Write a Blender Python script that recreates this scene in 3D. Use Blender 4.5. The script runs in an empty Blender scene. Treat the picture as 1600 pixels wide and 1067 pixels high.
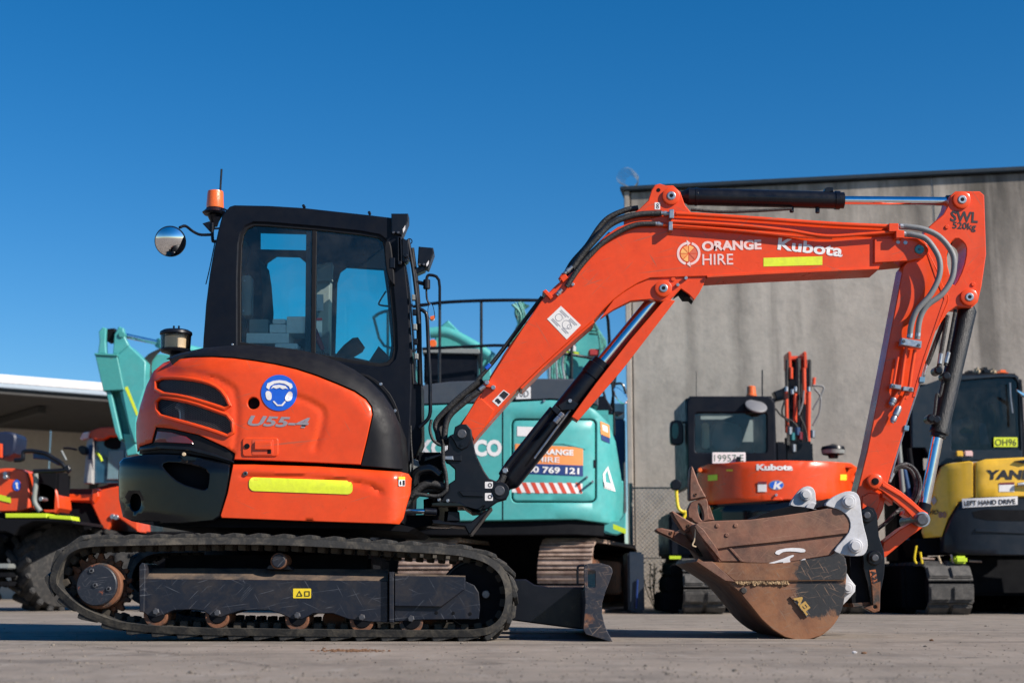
import bpy, bmesh, math, random
from mathutils import Vector, Matrix
from mathutils.geometry import delaunay_2d_cdt
from math import sin, cos, tan, pi, radians, sqrt, atan2
random.seed(7)
SC = bpy.context.scene
COL = SC.collection
# ---------------------------------------------------------------- camera, sky, sun, exposure
F, CX, CY, H, TH = 2300.0, 800.0, 533.5, 0.29, radians(9.418)   # lens in photo pixels, eye height, upward tilt
cam_d = bpy.data.cameras.new('camera'); cam = bpy.data.objects.new('camera', cam_d); COL.objects.link(cam)
cam_d.sensor_width = 36.0; cam_d.lens = F / 1600 * 36.0
cam_d.clip_start = 0.1; cam_d.clip_end = 2000
cam.location = (0, 0, H); cam.rotation_euler = (pi / 2 + TH, 0, 0)
cam_d.dof.use_dof = True; cam_d.dof.focus_distance = 8.5; cam_d.dof.aperture_fstop = 2.5
SC.camera = cam
SUN = Vector((0.726, -0.43, 0.56)).normalized()
world = bpy.data.worlds.new('World'); SC.world = world; world.use_nodes = True
wn = world.node_tree; wn.nodes.clear()
sky = wn.nodes.new('ShaderNodeTexSky'); sky.sky_type = 'NISHITA'; sky.sun_disc = False
sky.sun_elevation = math.asin(SUN.z); sky.sun_rotation = atan2(SUN.x, SUN.y)
sky.altitude = 300; sky.air_density = 1.0; sky.dust_density = 0.15; sky.ozone_density = 5.0
bg = wn.nodes.new('ShaderNodeBackground'); bg.inputs['Strength'].default_value = 0.08
wo = wn.nodes.new('ShaderNodeOutputWorld')
hs = wn.nodes.new('ShaderNodeHueSaturation'); hs.inputs['Saturation'].default_value = 1.32
wn.links.new(sky.outputs[0], hs.inputs['Color']); wn.links.new(hs.outputs[0], bg.inputs[0]); wn.links.new(bg.outputs[0], wo.inputs[0])
sun_d = bpy.data.lights.new('sun', 'SUN'); sun_d.energy = 5.0; sun_d.angle = radians(0.55); sun_d.color = (1.0, 0.92, 0.82)
sun = bpy.data.objects.new('sun', sun_d); COL.objects.link(sun)
sun.rotation_euler = SUN.to_track_quat('Z', 'Y').to_euler(); sun.location = (8, -6, 9)
SC.view_settings.view_transform = 'Standard'; SC.view_settings.look = 'None'
SC.view_settings.exposure = 0.55; SC.view_settings.gamma = 1.0; SC.view_settings.use_curve_mapping = False

# ---------------------------------------------------------------- helpers
def W(px, py, Y):
    """Point of the place seen in the photo at (px,py), at Y metres in front of the eye."""
    u = (px - CX) / F; v = (CY - py) / F
    t = Y / (cos(TH) - v * sin(TH))
    return Vector((u * t, Y, H + (sin(TH) + v * cos(TH)) * t))
def WZ(px, py, Z):
    u = (px - CX) / F; v = (CY - py) / F
    t = (Z - H) / (sin(TH) + v * cos(TH))
    return Vector((u * t, t * (cos(TH) - v * sin(TH)), Z))
def M(n, Y): return n * Y / F * 1.0
def zf(x0, y0, s):
    def q(*a): return [(x0 + a[i] / s, y0 + a[i + 1] / s) for i in range(0, len(a), 2)]
    return q
q0 = zf(0, 0, 1)
q1 = zf(170, 250, 3.048); q2 = zf(170, 530, 3.077); q3 = zf(60, 820, 4.0); q4 = zf(440, 820, 2.963)
q5 = zf(640, 260, 3.1375); q6 = zf(640, 560, 3.334); q7 = zf(1020, 250, 2.857); q8 = zf(1010, 700, 3.334)
qa = zf(600, 320, 3.81); qb = zf(620, 640, 4.85); qc = zf(1340, 380, 4.445); qd = zf(1330, 580, 4.85)
qe = zf(1010, 720, 5.335); qf = zf(1200, 740, 4.104); qg = zf(760, 820, 5.333); qh = zf(1030, 540, 4.103)
qi = zf(340, 330, 3.953); qj = zf(0, 560, 6.667); qk = zf(0, 720, 3.812); ql = zf(130, 490, 4.64)
qm = zf(1380, 560, 4.85); qn = zf(1380, 760, 4.85); qo = zf(780, 580, 5.929); qp = zf(560, 440, 3.335)
def ch(pts, it=1):
    for _ in range(it):
        o = []
        for i in range(len(pts)):
            a, b = pts[i], pts[(i + 1) % len(pts)]
            o += [(a[0] * .75 + b[0] * .25, a[1] * .75 + b[1] * .25), (a[0] * .25 + b[0] * .75, a[1] * .25 + b[1] * .75)]
        pts = o
    return pts
def rrect(x0, y0, x1, y1, r, n=4):
    o = []
    for cx, cy, a in ((x1 - r, y1 - r, 0), (x0 + r, y1 - r, 90), (x0 + r, y0 + r, 180), (x1 - r, y0 + r, 270)):
        for k in range(n + 1):
            t = radians(a + 90 * k / n); o.append((cx + r * cos(t), cy + r * sin(t)))
    return o
def disc(x, y, r, n=24, ry=None): return [(x + r * cos(2 * pi * k / n), y + (ry or r) * sin(2 * pi * k / n)) for k in range(n)]
def area2(p): return sum(p[i][0] * p[(i + 1) % len(p)][1] - p[(i + 1) % len(p)][0] * p[i][1] for i in range(len(p)))
def inset(p, d):
    """offset to the inside by d (outside when d < 0)"""
    s = 1 if area2(p) > 0 else -1; n = len(p); o = []
    for i in range(n):
        a, b, c = p[i - 1], p[i], p[(i + 1) % n]
        e1 = (b[0] - a[0], b[1] - a[1]); e2 = (c[0] - b[0], c[1] - b[1])
        l1 = math.hypot(*e1) or 1e-6; l2 = math.hypot(*e2) or 1e-6
        n1 = (-e1[1] / l1 * s, e1[0] / l1 * s); n2 = (-e2[1] / l2 * s, e2[0] / l2 * s)
        m = (n1[0] + n2[0], n1[1] + n2[1]); k = max(0.5, 1 + n1[0] * n2[0] + n1[1] * n2[1])
        o.append((b[0] + m[0] / k * d, b[1] + m[1] / k * d))
    return o
def pip(x, y, p):
    c = False; n = len(p); j = n - 1
    for i in range(n):
        if (p[i][1] > y) != (p[j][1] > y) and x < (p[j][0] - p[i][0]) * (y - p[i][1]) / (p[j][1] - p[i][1]) + p[i][0]: c = not c
        j = i
    return c
def segd(x, y, poly, closed=False):
    best = 1e9
    for i in range(len(poly) - (0 if closed else 1)):
        a, b = poly[i], poly[(i + 1) % len(poly)]
        dx, dy = b[0] - a[0], b[1] - a[1]; L = dx * dx + dy * dy or 1e-9
        t = max(0, min(1, ((x - a[0]) * dx + (y - a[1]) * dy) / L))
        best = min(best, math.hypot(x - a[0] - t * dx, y - a[1] - t * dy))
    return best
def resamp(p, d):
    o = []
    for i in range(len(p)):
        a, b = p[i], p[(i + 1) % len(p)]; L = math.hypot(b[0] - a[0], b[1] - a[1]); n = max(1, int(L / d))
        o += [(a[0] + (b[0] - a[0]) * k / n, a[1] + (b[1] - a[1]) * k / n) for k in range(n)]
    return o
def tri(outer, holes=(), grid=0):
    """triangles of an outline with holes; returns points, faces"""
    if not holes and not grid: return list(outer), None
    vs = [Vector(p) for p in outer]; es = [(i, (i + 1) % len(outer)) for i in range(len(outer))]
    for h in holes:
        b = len(vs); vs += [Vector(p) for p in h]; es += [(b + i, b + (i + 1) % len(h)) for i in range(len(h))]
    if grid:
        xs = [p[0] for p in outer]; ys = [p[1] for p in outer]; y = min(ys) + grid * .37; r = 0
        while y < max(ys):
            x = min(xs) + grid * .41 + (r % 2) * grid / 2
            while x < max(xs):
                if pip(x, y, outer) and not any(pip(x, y, h) for h in holes) and segd(x, y, outer, True) > grid * .45 and all(segd(x, y, h, True) > grid * .45 for h in holes): vs.append(Vector((x, y)))
                x += grid
            y += grid * .87; r += 1
    v, e, f, *_ = delaunay_2d_cdt(vs, es, [], 1, 1e-6, False)
    keep = []
    for t in f:
        x = sum(v[i].x for i in t) / 3; y = sum(v[i].y for i in t) / 3
        if pip(x, y, outer) and not any(pip(x, y, h) for h in holes): keep.append(list(t))
    return [(p.x, p.y) for p in v], keep
def link(o, parent=None):
    COL.objects.link(o)
    if parent is not None:
        o.parent = parent
        if parent.type == 'EMPTY': o.matrix_parent_inverse = Matrix.Translation(parent.location).inverted()
    return o
def mk(name, verts, faces, mat, parent=None, smooth=30):
    me = bpy.data.meshes.new(name); me.from_pydata([tuple(v) for v in verts], [], faces)
    bm = bmesh.new(); bm.from_mesh(me); bmesh.ops.recalc_face_normals(bm, faces=bm.faces); bm.to_mesh(me); bm.free()
    if mat: me.materials.append(mat)
    if smooth:
        me.shade_smooth(); me.set_sharp_from_angle(angle=radians(smooth))
    return link(bpy.data.objects.new(name, me), parent)
def tag(o, label, cat=None, group=None, kind=None):
    if label: o['label'] = label
    if cat: o['category'] = cat
    if group: o['group'] = group
    if kind: o['kind'] = kind
    return o
def thing(name, loc, label, cat, group=None):
    o = bpy.data.objects.new(name, None); o.empty_display_size = .2; o.location = loc; COL.objects.link(o)
    return tag(o, label, cat, group)
class G:
    """collects several shapes into one mesh"""
    def __init__(s): s.v = []; s.f = []
    def add(s, v, f):
        b = len(s.v); s.v += [Vector(p) for p in v]; s.f += [[i + b for i in t] for t in f]; return s
    def build(s, name, mat, parent=None, smooth=30): return mk(name, s.v, s.f, mat, parent, smooth)
def g_plate(pts, Y, th, holes=(), bev=1.0, surf=None, grid=0):
    """outline seen in the photo -> solid of thickness th whose front lies at depth Y (or on surf)"""
    if area2(pts) < 0: pts = pts[::-1]
    holes = [h if area2(h) > 0 else h[::-1] for h in holes]
    if surf:
        grid = grid or 9; pts = resamp(pts, grid); holes = [resamp(h, grid) for h in holes]
    rings = [pts] + list(holes); inn = [inset(pts, bev)] + [inset(h, -bev) for h in holes] if bev else rings
    def place(p, extra=0.0):
        if not surf: return W(p[0], p[1], Y + extra)
        y = Y
        for _ in range(6):
            w = W(p[0], p[1], y); y = surf(p[0], p[1], w.x, w.z)
        w = W(p[0], p[1], y); w.y += extra; return w
    g = G(); fp, ff = tri(inn[0], inn[1:], grid)
    g.add([place(p) for p in fp], ff or [list(range(len(fp)))])
    bm_ = M(bev, Y) if bev else 0
    for O, I in zip(rings, inn):
        n = len(O); fr = [place(p) for p in I]
        # outer ring keeps the metric outline of the front plane
        ot = [place(p) for p in O]
        for v in ot: v.y += bm_
        bk = [v + Vector((0, max(th - bm_, .0005), 0)) for v in ot]
        a = [(i, (i + 1) % n, n + (i + 1) % n, n + i) for i in range(n)]
        if bev: g.add(fr + ot, a)
        g.add(ot + bk, a)
    bp, bf = tri(pts, holes, grid if surf else 0)
    back = []
    for p in bp:
        w = place(p); w.y += th + (0 if bm_ == 0 else 0); back.append(w)
    g.add(back, bf or [list(range(len(bp)))])
    return g
def weld(g, d=1e-5):
    bm = bmesh.new(); vs = [bm.verts.new(v) for v in g.v]
    for f in g.f:
        try: bm.faces.new([vs[i] for i in f])
        except Exception: pass
    bmesh.ops.remove_doubles(bm, verts=bm.verts, dist=d)
    bm.verts.index_update(); r = G(); r.v = [v.co.copy() for v in bm.verts]; r.f = [[v.index for v in f.verts] for f in bm.faces]; bm.free(); return r
def plate(name, pts, Y, th, mat, parent=None, holes=(), bev=1.0, surf=None, grid=0, smooth=30):
    return weld(g_plate(pts, Y, th, holes, bev, surf, grid)).build(name, mat, parent, smooth)
def decal(name, pts, Y, mat, parent, surf=None, eps=.0016, holes=(), grid=0):
    s = (lambda a, b, X, Z: surf(a, b, X, Z) - eps) if surf else None
    return plate(name, pts, Y - (0 if surf else eps), .0012, mat, parent, holes, 0, s, grid)
def g_box(c, s, rot=None, bev=0.0):
    bm = bmesh.new(); bmesh.ops.create_cube(bm, size=1)
    for v in bm.verts: v.co = Vector((v.co.x * s[0], v.co.y * s[1], v.co.z * s[2]))
    if bev: bmesh.ops.bevel(bm, geom=bm.edges[:], offset=bev, segments=2, affect='EDGES')
    R = rot or Matrix.Identity(3); g = G()
    bm.verts.index_update(); g.add([R @ v.co + Vector(c) for v in bm.verts], [[v.index for v in f.verts] for f in bm.faces]); bm.free(); return g
def box(name, c, s, mat, parent=None, rot=None, bev=.006): return g_box(c, s, rot, bev).build(name, mat, parent)
def g_lathe(p0, p1, prof, n=24, caps=True):
    """prof: (t along p0->p1 in metres, radius)"""
    p0 = Vector(p0); d = (Vector(p1) - p0).normalized(); u = d.orthogonal().normalized(); w = d.cross(u); g = G(); v = []
    for t, r in prof: v += [p0 + d * t + (u * cos(2 * pi * k / n) + w * sin(2 * pi * k / n)) * r for k in range(n)]
    f = [(j * n + k, j * n + (k + 1) % n, (j + 1) * n + (k + 1) % n, (j + 1) * n + k) for j in range(len(prof) - 1) for k in range(n)]
    if caps: f += [list(range(n)), [(len(prof) - 1) * n + k for k in range(n)]]
    return g.add(v, f)
def lathe(name, p0, p1, prof, mat, parent=None, n=24): return g_lathe(p0, p1, prof, n).build(name, mat, parent, 35)
def rodp(name, p0, p1, r, mat, parent=None, n=20, b=.004):
    L = (Vector(p1) - Vector(p0)).length
    return lathe(name, p0, p1, [(0, r - b), (b, r), (L - b, r), (L, r - b)], mat, parent, n)
def ypin(name, px, py, rpx, Y0, Y1, mat, parent=None, n=28, b=.004):
    a = W(px, py, Y0); r = M(rpx, Y0); L = Y1 - Y0
    return lathe(name, a, a + Vector((0, 1, 0)), [(0, r - b), (b, r), (L - b, r), (L, r - b)], mat, parent, n)
def spin(name, px, py, rpx, surf, proud, mat_, par, n=14, b=.002):
    y = 8.1
    for _ in range(5): w = W(px, py, y); y = surf(px, py, w.x, w.z)
    return ypin(name, px, py, rpx, y - proud, y + .05, mat_, par, n, b)
def cat(pts, n=6, closed=False):
    P = [Vector(p) for p in pts]; o = []; m = len(P)
    for i in range(m if closed else m - 1):
        a = P[(i - 1) % m] if closed or i > 0 else P[0] * 2 - P[1]; b = P[i]; c = P[(i + 1) % m]
        d = P[(i + 2) % m] if closed or i + 2 < m else c * 2 - b
        for k in range(n):
            t = k / n; o.append(.5 * ((2 * b) + (c - a) * t + (2 * a - 5 * b + 4 * c - d) * t * t + (3 * b - a - 3 * c + d) * t ** 3))
    if not closed: o.append(P[-1])
    return o
def g_tube(pts, r, n=8, sm=5, closed=False, flat=1.0):
    P = cat(pts, sm, closed) if sm else [Vector(p) for p in pts]; m = len(P); g = G(); v = []; u = None
    for i, p in enumerate(P):
        d = ((P[(i + 1) % m] if closed or i < m - 1 else p) - (P[i - 1] if closed or i > 0 else p)).normalized()
        if u is None: u = d.orthogonal().normalized()
        u = (u - d * u.dot(d)).normalized(); w = d.cross(u)
        rr = r(i / (m - 1)) if callable(r) else r
        v += [p + (u * cos(2 * pi * k / n) + w * sin(2 * pi * k / n) * flat) * rr for k in range(n)]
    f = [(j * n + k, j * n + (k + 1) % n, ((j + 1) % m) * n + (k + 1) % n, ((j + 1) % m) * n + k) for j in range(m if closed else m - 1) for k in range(n)]
    if not closed: f += [list(range(n)), [(m - 1) * n + k for k in range(n)]]
    return g.add(v, f)
def tube(name, pts, r, mat, parent=None, n=8, sm=5, closed=False): return g_tube(pts, r, n, sm, closed).build(name, mat, parent, 40)
def tpx(name, pts, Y, rpx, mat, parent=None, n=8, sm=5, closed=False):
    """pipe through photo points; Y one depth or one per point"""
    ys = Y if isinstance(Y, (list, tuple)) else [Y] * len(pts)
    return tube(name, [W(p[0], p[1], y) for p, y in zip(pts, ys)], M(rpx, ys[0]), mat, parent, n, sm, closed)
def text(name, s, x0, y0, w, h, Y, mat, parent, ang=0, bold=.02, shear=0, surf=None, eps=.0022, sp=1.0):
    """flat lettering: left end x0, baseline y0, width w and cap height h in photo pixels"""
    c = bpy.data.curves.new('t', 'FONT'); c.body = s; c.size = 1; c.offset = bold; c.shear = shear; c.resolution_u = 3; c.space_character = sp
    o = bpy.data.objects.new('t', c); COL.objects.link(o); bpy.context.view_layer.update()
    me = bpy.data.meshes.new_from_object(o.evaluated_get(bpy.context.evaluated_depsgraph_get()))
    bpy.data.objects.remove(o); bpy.data.curves.remove(c)
    xs = [v.co.x for v in me.vertices]; mn, mx = min(xs), max(xs); cap = .729
    for v in me.vertices:
        X = (v.co.x - mn) / (mx - mn) * w; Z = v.co.y / cap * h; a = radians(ang)
        px = x0 + X * cos(a) - Z * sin(a); py = y0 - X * sin(a) - Z * cos(a)
        y = Y - eps
        if surf:
            for _ in range(5):
                p = W(px, py, y); y = surf(px, py, p.x, p.z) - eps
        v.co = W(px, py, y)
    bm = bmesh.new(); bm.from_mesh(me); bmesh.ops.recalc_face_normals(bm, faces=bm.faces); bm.to_mesh(me); bm.free()
    me.name = name; me.materials.clear(); me.materials.append(mat)
    return link(bpy.data.objects.new(name, me), parent)
def clone(o, parent=None, off=(0, 0, 0)):
    c = o.copy(); COL.objects.link(c); c.parent = parent
    if parent is None: c.location = c.location + Vector(off)
    for k in o.children: clone(k, c)
    return c

# ---------------------------------------------------------------- materials
def nd(nt, t, **kw):
    n = nt.nodes.new(t)
    for k, v in kw.items(): setattr(n, k, v)
    return n
def mat(name, col, rough=.5, metal=0., coat=0., col2=None, ns=6., lo=.45, hi=.65, stretch=(1, 1, 1), bump=0., bs=60., scratch=None, sdens=.012, ss=5., spec=.5, rvar=.12, ior=None, dust=None, da=.35, patch=None):
    m = bpy.data.materials.new(name); m.use_nodes = True; nt = m.node_tree; b = nt.nodes['Principled BSDF']; L = nt.links.new
    b.inputs['Base Color'].default_value = (*col, 1); b.inputs['Roughness'].default_value = rough; b.inputs['Metallic'].default_value = metal
    b.inputs['Coat Weight'].default_value = coat; b.inputs['Coat Roughness'].default_value = .08; b.inputs['Specular IOR Level'].default_value = spec
    tc = nd(nt, 'ShaderNodeTexCoord'); mp = nd(nt, 'ShaderNodeMapping'); mp.inputs['Scale'].default_value = stretch; L(tc.outputs['Object'], mp.inputs[0])
    def noise(s, det=6, ro=.6, src=mp):
        n = nd(nt, 'ShaderNodeTexNoise'); n.inputs['Scale'].default_value = s; n.inputs['Detail'].default_value = det; n.inputs['Roughness'].default_value = ro; L(src.outputs[0], n.inputs['Vector']); return n
    def ramp(src, a, c): 
        r = nd(nt, 'ShaderNodeMapRange'); r.inputs[1].default_value = a; r.inputs[2].default_value = c; L(src, r.inputs[0]); r.clamp = True; return r.outputs[0]
    cur = None
    def mix(fac, c, cur):
        x = nd(nt, 'ShaderNodeMix', data_type='RGBA'); L(fac, x.inputs[0])
        if cur is None: x.inputs[6].default_value = (*col, 1)
        else: L(cur, x.inputs[6])
        x.inputs[7].default_value = (*c, 1); return x.outputs[2]
    n0 = noise(ns)
    if col2: cur = mix(ramp(n0.outputs[0], lo, hi), col2, cur)
    # fine value variation everywhere
    n1 = noise(ns * 5, 8, .7); hv = nd(nt, 'ShaderNodeHueSaturation'); L(ramp(n1.outputs[0], .2, .8), hv.inputs['Value'])
    mr = hv.inputs['Value'].links[0].from_node; mr.inputs[3].default_value = .86; mr.inputs[4].default_value = 1.12
    if cur: L(cur, hv.inputs['Color'])
    else: hv.inputs['Color'].default_value = (*col, 1)
    cur = hv.outputs[0]
    if dust:
        n3 = noise(ns * 1.7, 10, .72); n3.inputs['Distortion'].default_value = .6
        f = nd(nt, 'ShaderNodeMath', operation='MULTIPLY'); L(ramp(n3.outputs[0], .46, .72), f.inputs[0]); f.inputs[1].default_value = da
        cur = mix(f.outputs[0], dust, cur)
    if patch:   # areas where the old black paint is still on the steel
        sx = nd(nt, 'ShaderNodeSeparateXYZ'); L(tc.outputs['Object'], sx.inputs[0]); nz = noise(9., 10, .7)
        for cx, cz, rx, rz in patch[1]:
            def lin(src, c0, r0):
                a = nd(nt, 'ShaderNodeMath', operation='SUBTRACT'); L(src, a.inputs[0]); a.inputs[1].default_value = c0
                c = nd(nt, 'ShaderNodeMath', operation='DIVIDE'); L(a.outputs[0], c.inputs[0]); c.inputs[1].default_value = r0
                e = nd(nt, 'ShaderNodeMath', operation='POWER'); 
                ab = nd(nt, 'ShaderNodeMath', operation='ABSOLUTE'); L(c.outputs[0], ab.inputs[0]); L(ab.outputs[0], e.inputs[0]); e.inputs[1].default_value = 2.5; return e.outputs[0]
            a = nd(nt, 'ShaderNodeMath', operation='ADD'); L(lin(sx.outputs[0], cx, rx), a.inputs[0]); L(lin(sx.outputs[2], cz, rz), a.inputs[1])
            w = nd(nt, 'ShaderNodeMath', operation='MULTIPLY_ADD'); L(nz.outputs[0], w.inputs[0]); w.inputs[1].default_value = 3.2; L(a.outputs[0], w.inputs[2])
            cur = mix(ramp(w.outputs[0], 2.75, 2.45), patch[0], cur)
    if scratch:
        tot = None
        for k, rz in enumerate((.12, -.42, .8, -1.05, .3)):
            mp2 = nd(nt, 'ShaderNodeMapping', vector_type='POINT'); mp2.inputs['Rotation'].default_value = (0, rz, 0); mp2.inputs['Location'].default_value = (k * 3.1, 0, k * 1.7); L(tc.outputs['Object'], mp2.inputs[0])
            mp3 = nd(nt, 'ShaderNodeMapping'); mp3.inputs['Scale'].default_value = (ss * (.7 + .3 * k), 1, ss * 34); L(mp2.outputs[0], mp3.inputs[0])
            n2 = noise(1., 1, .5, mp3); nm = noise(ss * .8 + k, 4, .6)
            g = nd(nt, 'ShaderNodeMath', operation='MULTIPLY'); L(ramp(n2.outputs[0], .70 - sdens * 4, .74 - sdens * 4), g.inputs[0]); L(ramp(nm.outputs[0], .42, .62), g.inputs[1])
            if tot: x = nd(nt, 'ShaderNodeMath', operation='MAXIMUM'); L(tot, x.inputs[0]); L(g.outputs[0], x.inputs[1]); tot = x.outputs[0]
            else: tot = g.outputs[0]
        cur = mix(tot, scratch, cur)
    L(cur, b.inputs['Base Color'])
    rr = nd(nt, 'ShaderNodeMapRange'); n4 = noise(ns * 2.3, 8, .65); L(n4.outputs[0], rr.inputs[0]); rr.inputs[1].default_value = .3; rr.inputs[2].default_value = .7
    rr.inputs[3].default_value = max(.02, rough - rvar); rr.inputs[4].default_value = min(1, rough + rvar); L(rr.outputs[0], b.inputs['Roughness'])
    if bump:
        bp = nd(nt, 'ShaderNodeBump'); bp.inputs['Strength'].default_value = bump; bp.inputs['Distance'].default_value = .01; n5 = noise(bs, 6, .6); L(n5.outputs[0], bp.inputs['Height']); L(bp.outputs[0], b.inputs['Normal'])
    return m
def glass(name, tint, dusty=.06):
    m = bpy.data.materials.new(name); m.use_nodes = True; nt = m.node_tree; nt.nodes.clear(); L = nt.links.new
    o = nd(nt, 'ShaderNodeOutputMaterial'); t = nd(nt, 'ShaderNodeBsdfTransparent'); t.inputs[0].default_value = (*tint, 1)
    g = nd(nt, 'ShaderNodeBsdfGlossy'); g.inputs['Roughness'].default_value = .02
    fr = nd(nt, 'ShaderNodeFresnel'); fr.inputs[0].default_value = 1.45; mx = nd(nt, 'ShaderNodeMixShader')
    L(fr.outputs[0], mx.inputs[0]); L(t.outputs[0], mx.inputs[1]); L(g.outputs[0], mx.inputs[2])
    tc = nd(nt, 'ShaderNodeTexCoord'); n = nd(nt, 'ShaderNodeTexNoise'); n.inputs['Scale'].default_value = 3.5; n.inputs['Detail'].default_value = 10; n.inputs['Roughness'].default_value = .7; L(tc.outputs['Object'], n.inputs['Vector'])
    r = nd(nt, 'ShaderNodeMapRange'); r.inputs[1].default_value = .42; r.inputs[2].default_value = .8; r.inputs[4].default_value = dusty; L(n.outputs[0], r.inputs[0])
    df = nd(nt, 'ShaderNodeBsdfDiffuse'); df.inputs[0].default_value = (.45, .42, .38, 1); m2 = nd(nt, 'ShaderNodeMixShader'); L(r.outputs[0], m2.inputs[0]); L(mx.outputs[0], m2.inputs[1]); L(df.outputs[0], m2.inputs[2]); L(m2.outputs[0], o.inputs[0]); return m
ORANGE = (.70, .060, .008)
m_or = mat('orange_paint', ORANGE, .34, 0, .2, col2=(.66, .055, .008), ns=3, bump=.012, bs=25, dust=(.42, .07, .025), da=.22, spec=.35, scratch=(.40, .085, .04), sdens=.0, ss=2.2)
m_or2 = mat('orange_paint_worn', (.66, .058, .009), .42, 0, .1, ns=3, bump=.03, bs=40, dust=(.22, .1, .06), da=.3)
m_bk = mat('black_paint', (.004, .005, .009), .34, 0, .05, ns=4, dust=(.028, .026, .026), da=.22, bump=.02, bs=40, spec=.3)
m_cab = mat('cab_black_paint', (.0035, .005, .010), .45, 0, .0, ns=4, dust=(.011, .013, .018), da=.3, bump=.02, bs=60, spec=.18)
m_cw = mat('gloss_black_cast', (.003, .004, .006), .10, 0, .12, ns=3, bump=.04, bs=10, dust=(.02, .018, .016), da=.15, rvar=.05, spec=.3)
m_pl = mat('black_plastic', (.007, .007, .009), .55, ns=8, bump=.06, bs=160, dust=(.022, .02, .02), da=.25, spec=.22)
m_fr = mat('track_frame_steel', (.009, .012, .021), .42, .0, .1, ns=4, scratch=(.085, .09, .105), sdens=.005, ss=3.5, dust=(.05, .04, .034), da=.6, spec=.3, bump=.06, bs=30)
m_frt = mat('muddy_steel', (.13, .09, .062), .85, ns=7, col2=(.035, .03, .03), lo=.42, hi=.6, bump=.2, bs=60)
m_rub = mat('track_rubber', (.014, .014, .014), .85, ns=7, dust=(.115, .098, .074), da=.85, bump=.25, bs=70)
m_rubi = mat('rubber_inner', (.035, .03, .024), .9, ns=9, dust=(.09, .07, .05), da=.5, bump=.25, bs=70)
m_rst = mat('rusty_steel', (.16, .062, .028), .8, ns=9, col2=(.035, .03, .028), lo=.48, hi=.62, bump=.25, bs=80)
m_hub = mat('drive_hub_paint', (.010, .013, .021), .5, ns=18, col2=(.26, .075, .03), lo=.62, hi=.68, scratch=(.12, .12, .13), sdens=.006, ss=9)
m_buc = mat('bucket_rust', (.20, .085, .052), .75, .0, ns=5, col2=(.10, .050, .036), lo=.42, hi=.64, bump=.12, bs=50, scratch=(.24, .12, .078), sdens=.004, ss=5, dust=(.26, .15, .09), da=.45)
m_tth = mat('tooth_steel', (.17, .07, .043), .6, .2, ns=14, col2=(.10, .05, .035), bump=.15, bs=60, dust=(.3, .2, .15), da=.4)
m_wht = mat('white_lug_paint', (.50, .50, .52), .55, 0, .0, ns=9, dust=(.24, .21, .18), da=.45, bump=.03, bs=40)
m_chr = mat('chrome_rod', (.82, .83, .86), .10, 1., ns=6, rvar=.04)
m_zn = mat('zinc_steel', (.42, .44, .47), .4, .9, ns=25, dust=(.2, .2, .2), da=.4)
m_gsl = mat('grey_hose_sleeve', (.19, .195, .20), .6, .1, ns=20, bump=.15, bs=240)
m_hos = mat('black_hose', (.014, .014, .015), .6, ns=16, bump=.5, bs=90, dust=(.06, .055, .05), da=.4)
m_drk = mat('dark_interior', (.0035, .004, .006), .8, ns=4, spec=.15)
m_pin = mat('greased_pin', (.10, .10, .11), .4, .7, ns=22, dust=(.3, .28, .27), da=.4)
m_mir = mat('mirror', (.85, .86, .88), .03, 1., ns=3, rvar=.01)
m_amb = mat('amber_lens', (.75, .13, .015), .3, 0, .5, ns=30, bump=.2, bs=180)
m_red = mat('red_lens', (.16, .012, .02), .15, 0, .6, ns=6)
m_yel = mat('yellow_reflective', (.66, .74, .03), .4, ns=8, dust=(.42, .44, .06), da=.45, bump=.1, bs=220)
m_yel2 = mat('warning_yellow', (.75, .55, .02), .5, ns=10)
m_whd = mat('white_vinyl', (.72, .70, .70), .45, ns=10, dust=(.5, .42, .4), da=.3)
m_pnk = mat('faded_white_vinyl', (.74, .48, .45), .5, ns=14, col2=(.70, .60, .58))
m_slv = mat('silver_grey_vinyl', (.33, .29, .31), .35, .3, ns=14)
m_blu = mat('blue_vinyl', (.01, .10, .55), .4, ns=10)
m_nav = mat('navy_vinyl', (.01, .035, .16), .45, ns=10)
m_blk = mat('black_vinyl', (.012, .012, .016), .5, ns=10)
m_ogv = mat('orange_vinyl', (.78, .26, .07), .5, ns=10)
m_paper = mat('decal_paper', (.70, .68, .66), .5, ns=40, col2=(.5, .49, .48), lo=.6, hi=.7)
m_cream = mat('filter_cream', (.52, .40, .26), .6, ns=30)
m_gpl = mat('grey_plastic', (.20, .215, .21), .6, ns=10)
m_card = mat('white_card', (.84, .85, .82), .7, ns=6)
m_teal = mat('teal_paint', (.065, .35, .34), .4, 0, .15, ns=3, col2=(.06, .32, .315), dust=(.15, .36, .34), da=.3, bump=.02, bs=20)
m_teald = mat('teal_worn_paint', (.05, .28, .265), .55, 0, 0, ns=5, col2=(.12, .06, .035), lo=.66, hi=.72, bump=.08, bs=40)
m_ycat = mat('machine_yellow_paint', (.74, .43, .025), .38, 0, .3, ns=3, dust=(.4, .28, .12), da=.3)
m_shoe = mat('dusty_steel_shoe', (.36, .26, .205), .8, ns=9, col2=(.20, .13, .10), bump=.15, bs=50)
m_tyre = mat('tyre_rubber', (.018, .018, .019), .85, ns=9, dust=(.10, .09, .08), da=.5, bump=.15, bs=60)
m_trk = mat('dusty_track_rubber', (.06, .057, .054), .85, ns=9, dust=(.17, .155, .14), da=.6, bump=.2, bs=50)
m_soil = mat('dry_soil', (.14, .07, .035), .95, ns=40)
m_glass = glass('tinted_glass', (.88, .975, .972)); m_glf = glass('tinted_glass_far', (.45, .93, .90)); m_gld = glass('dark_glass', (.40, .49, .53))
m_clear = glass('clear_bowl', (.94, .93, .91))
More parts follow.
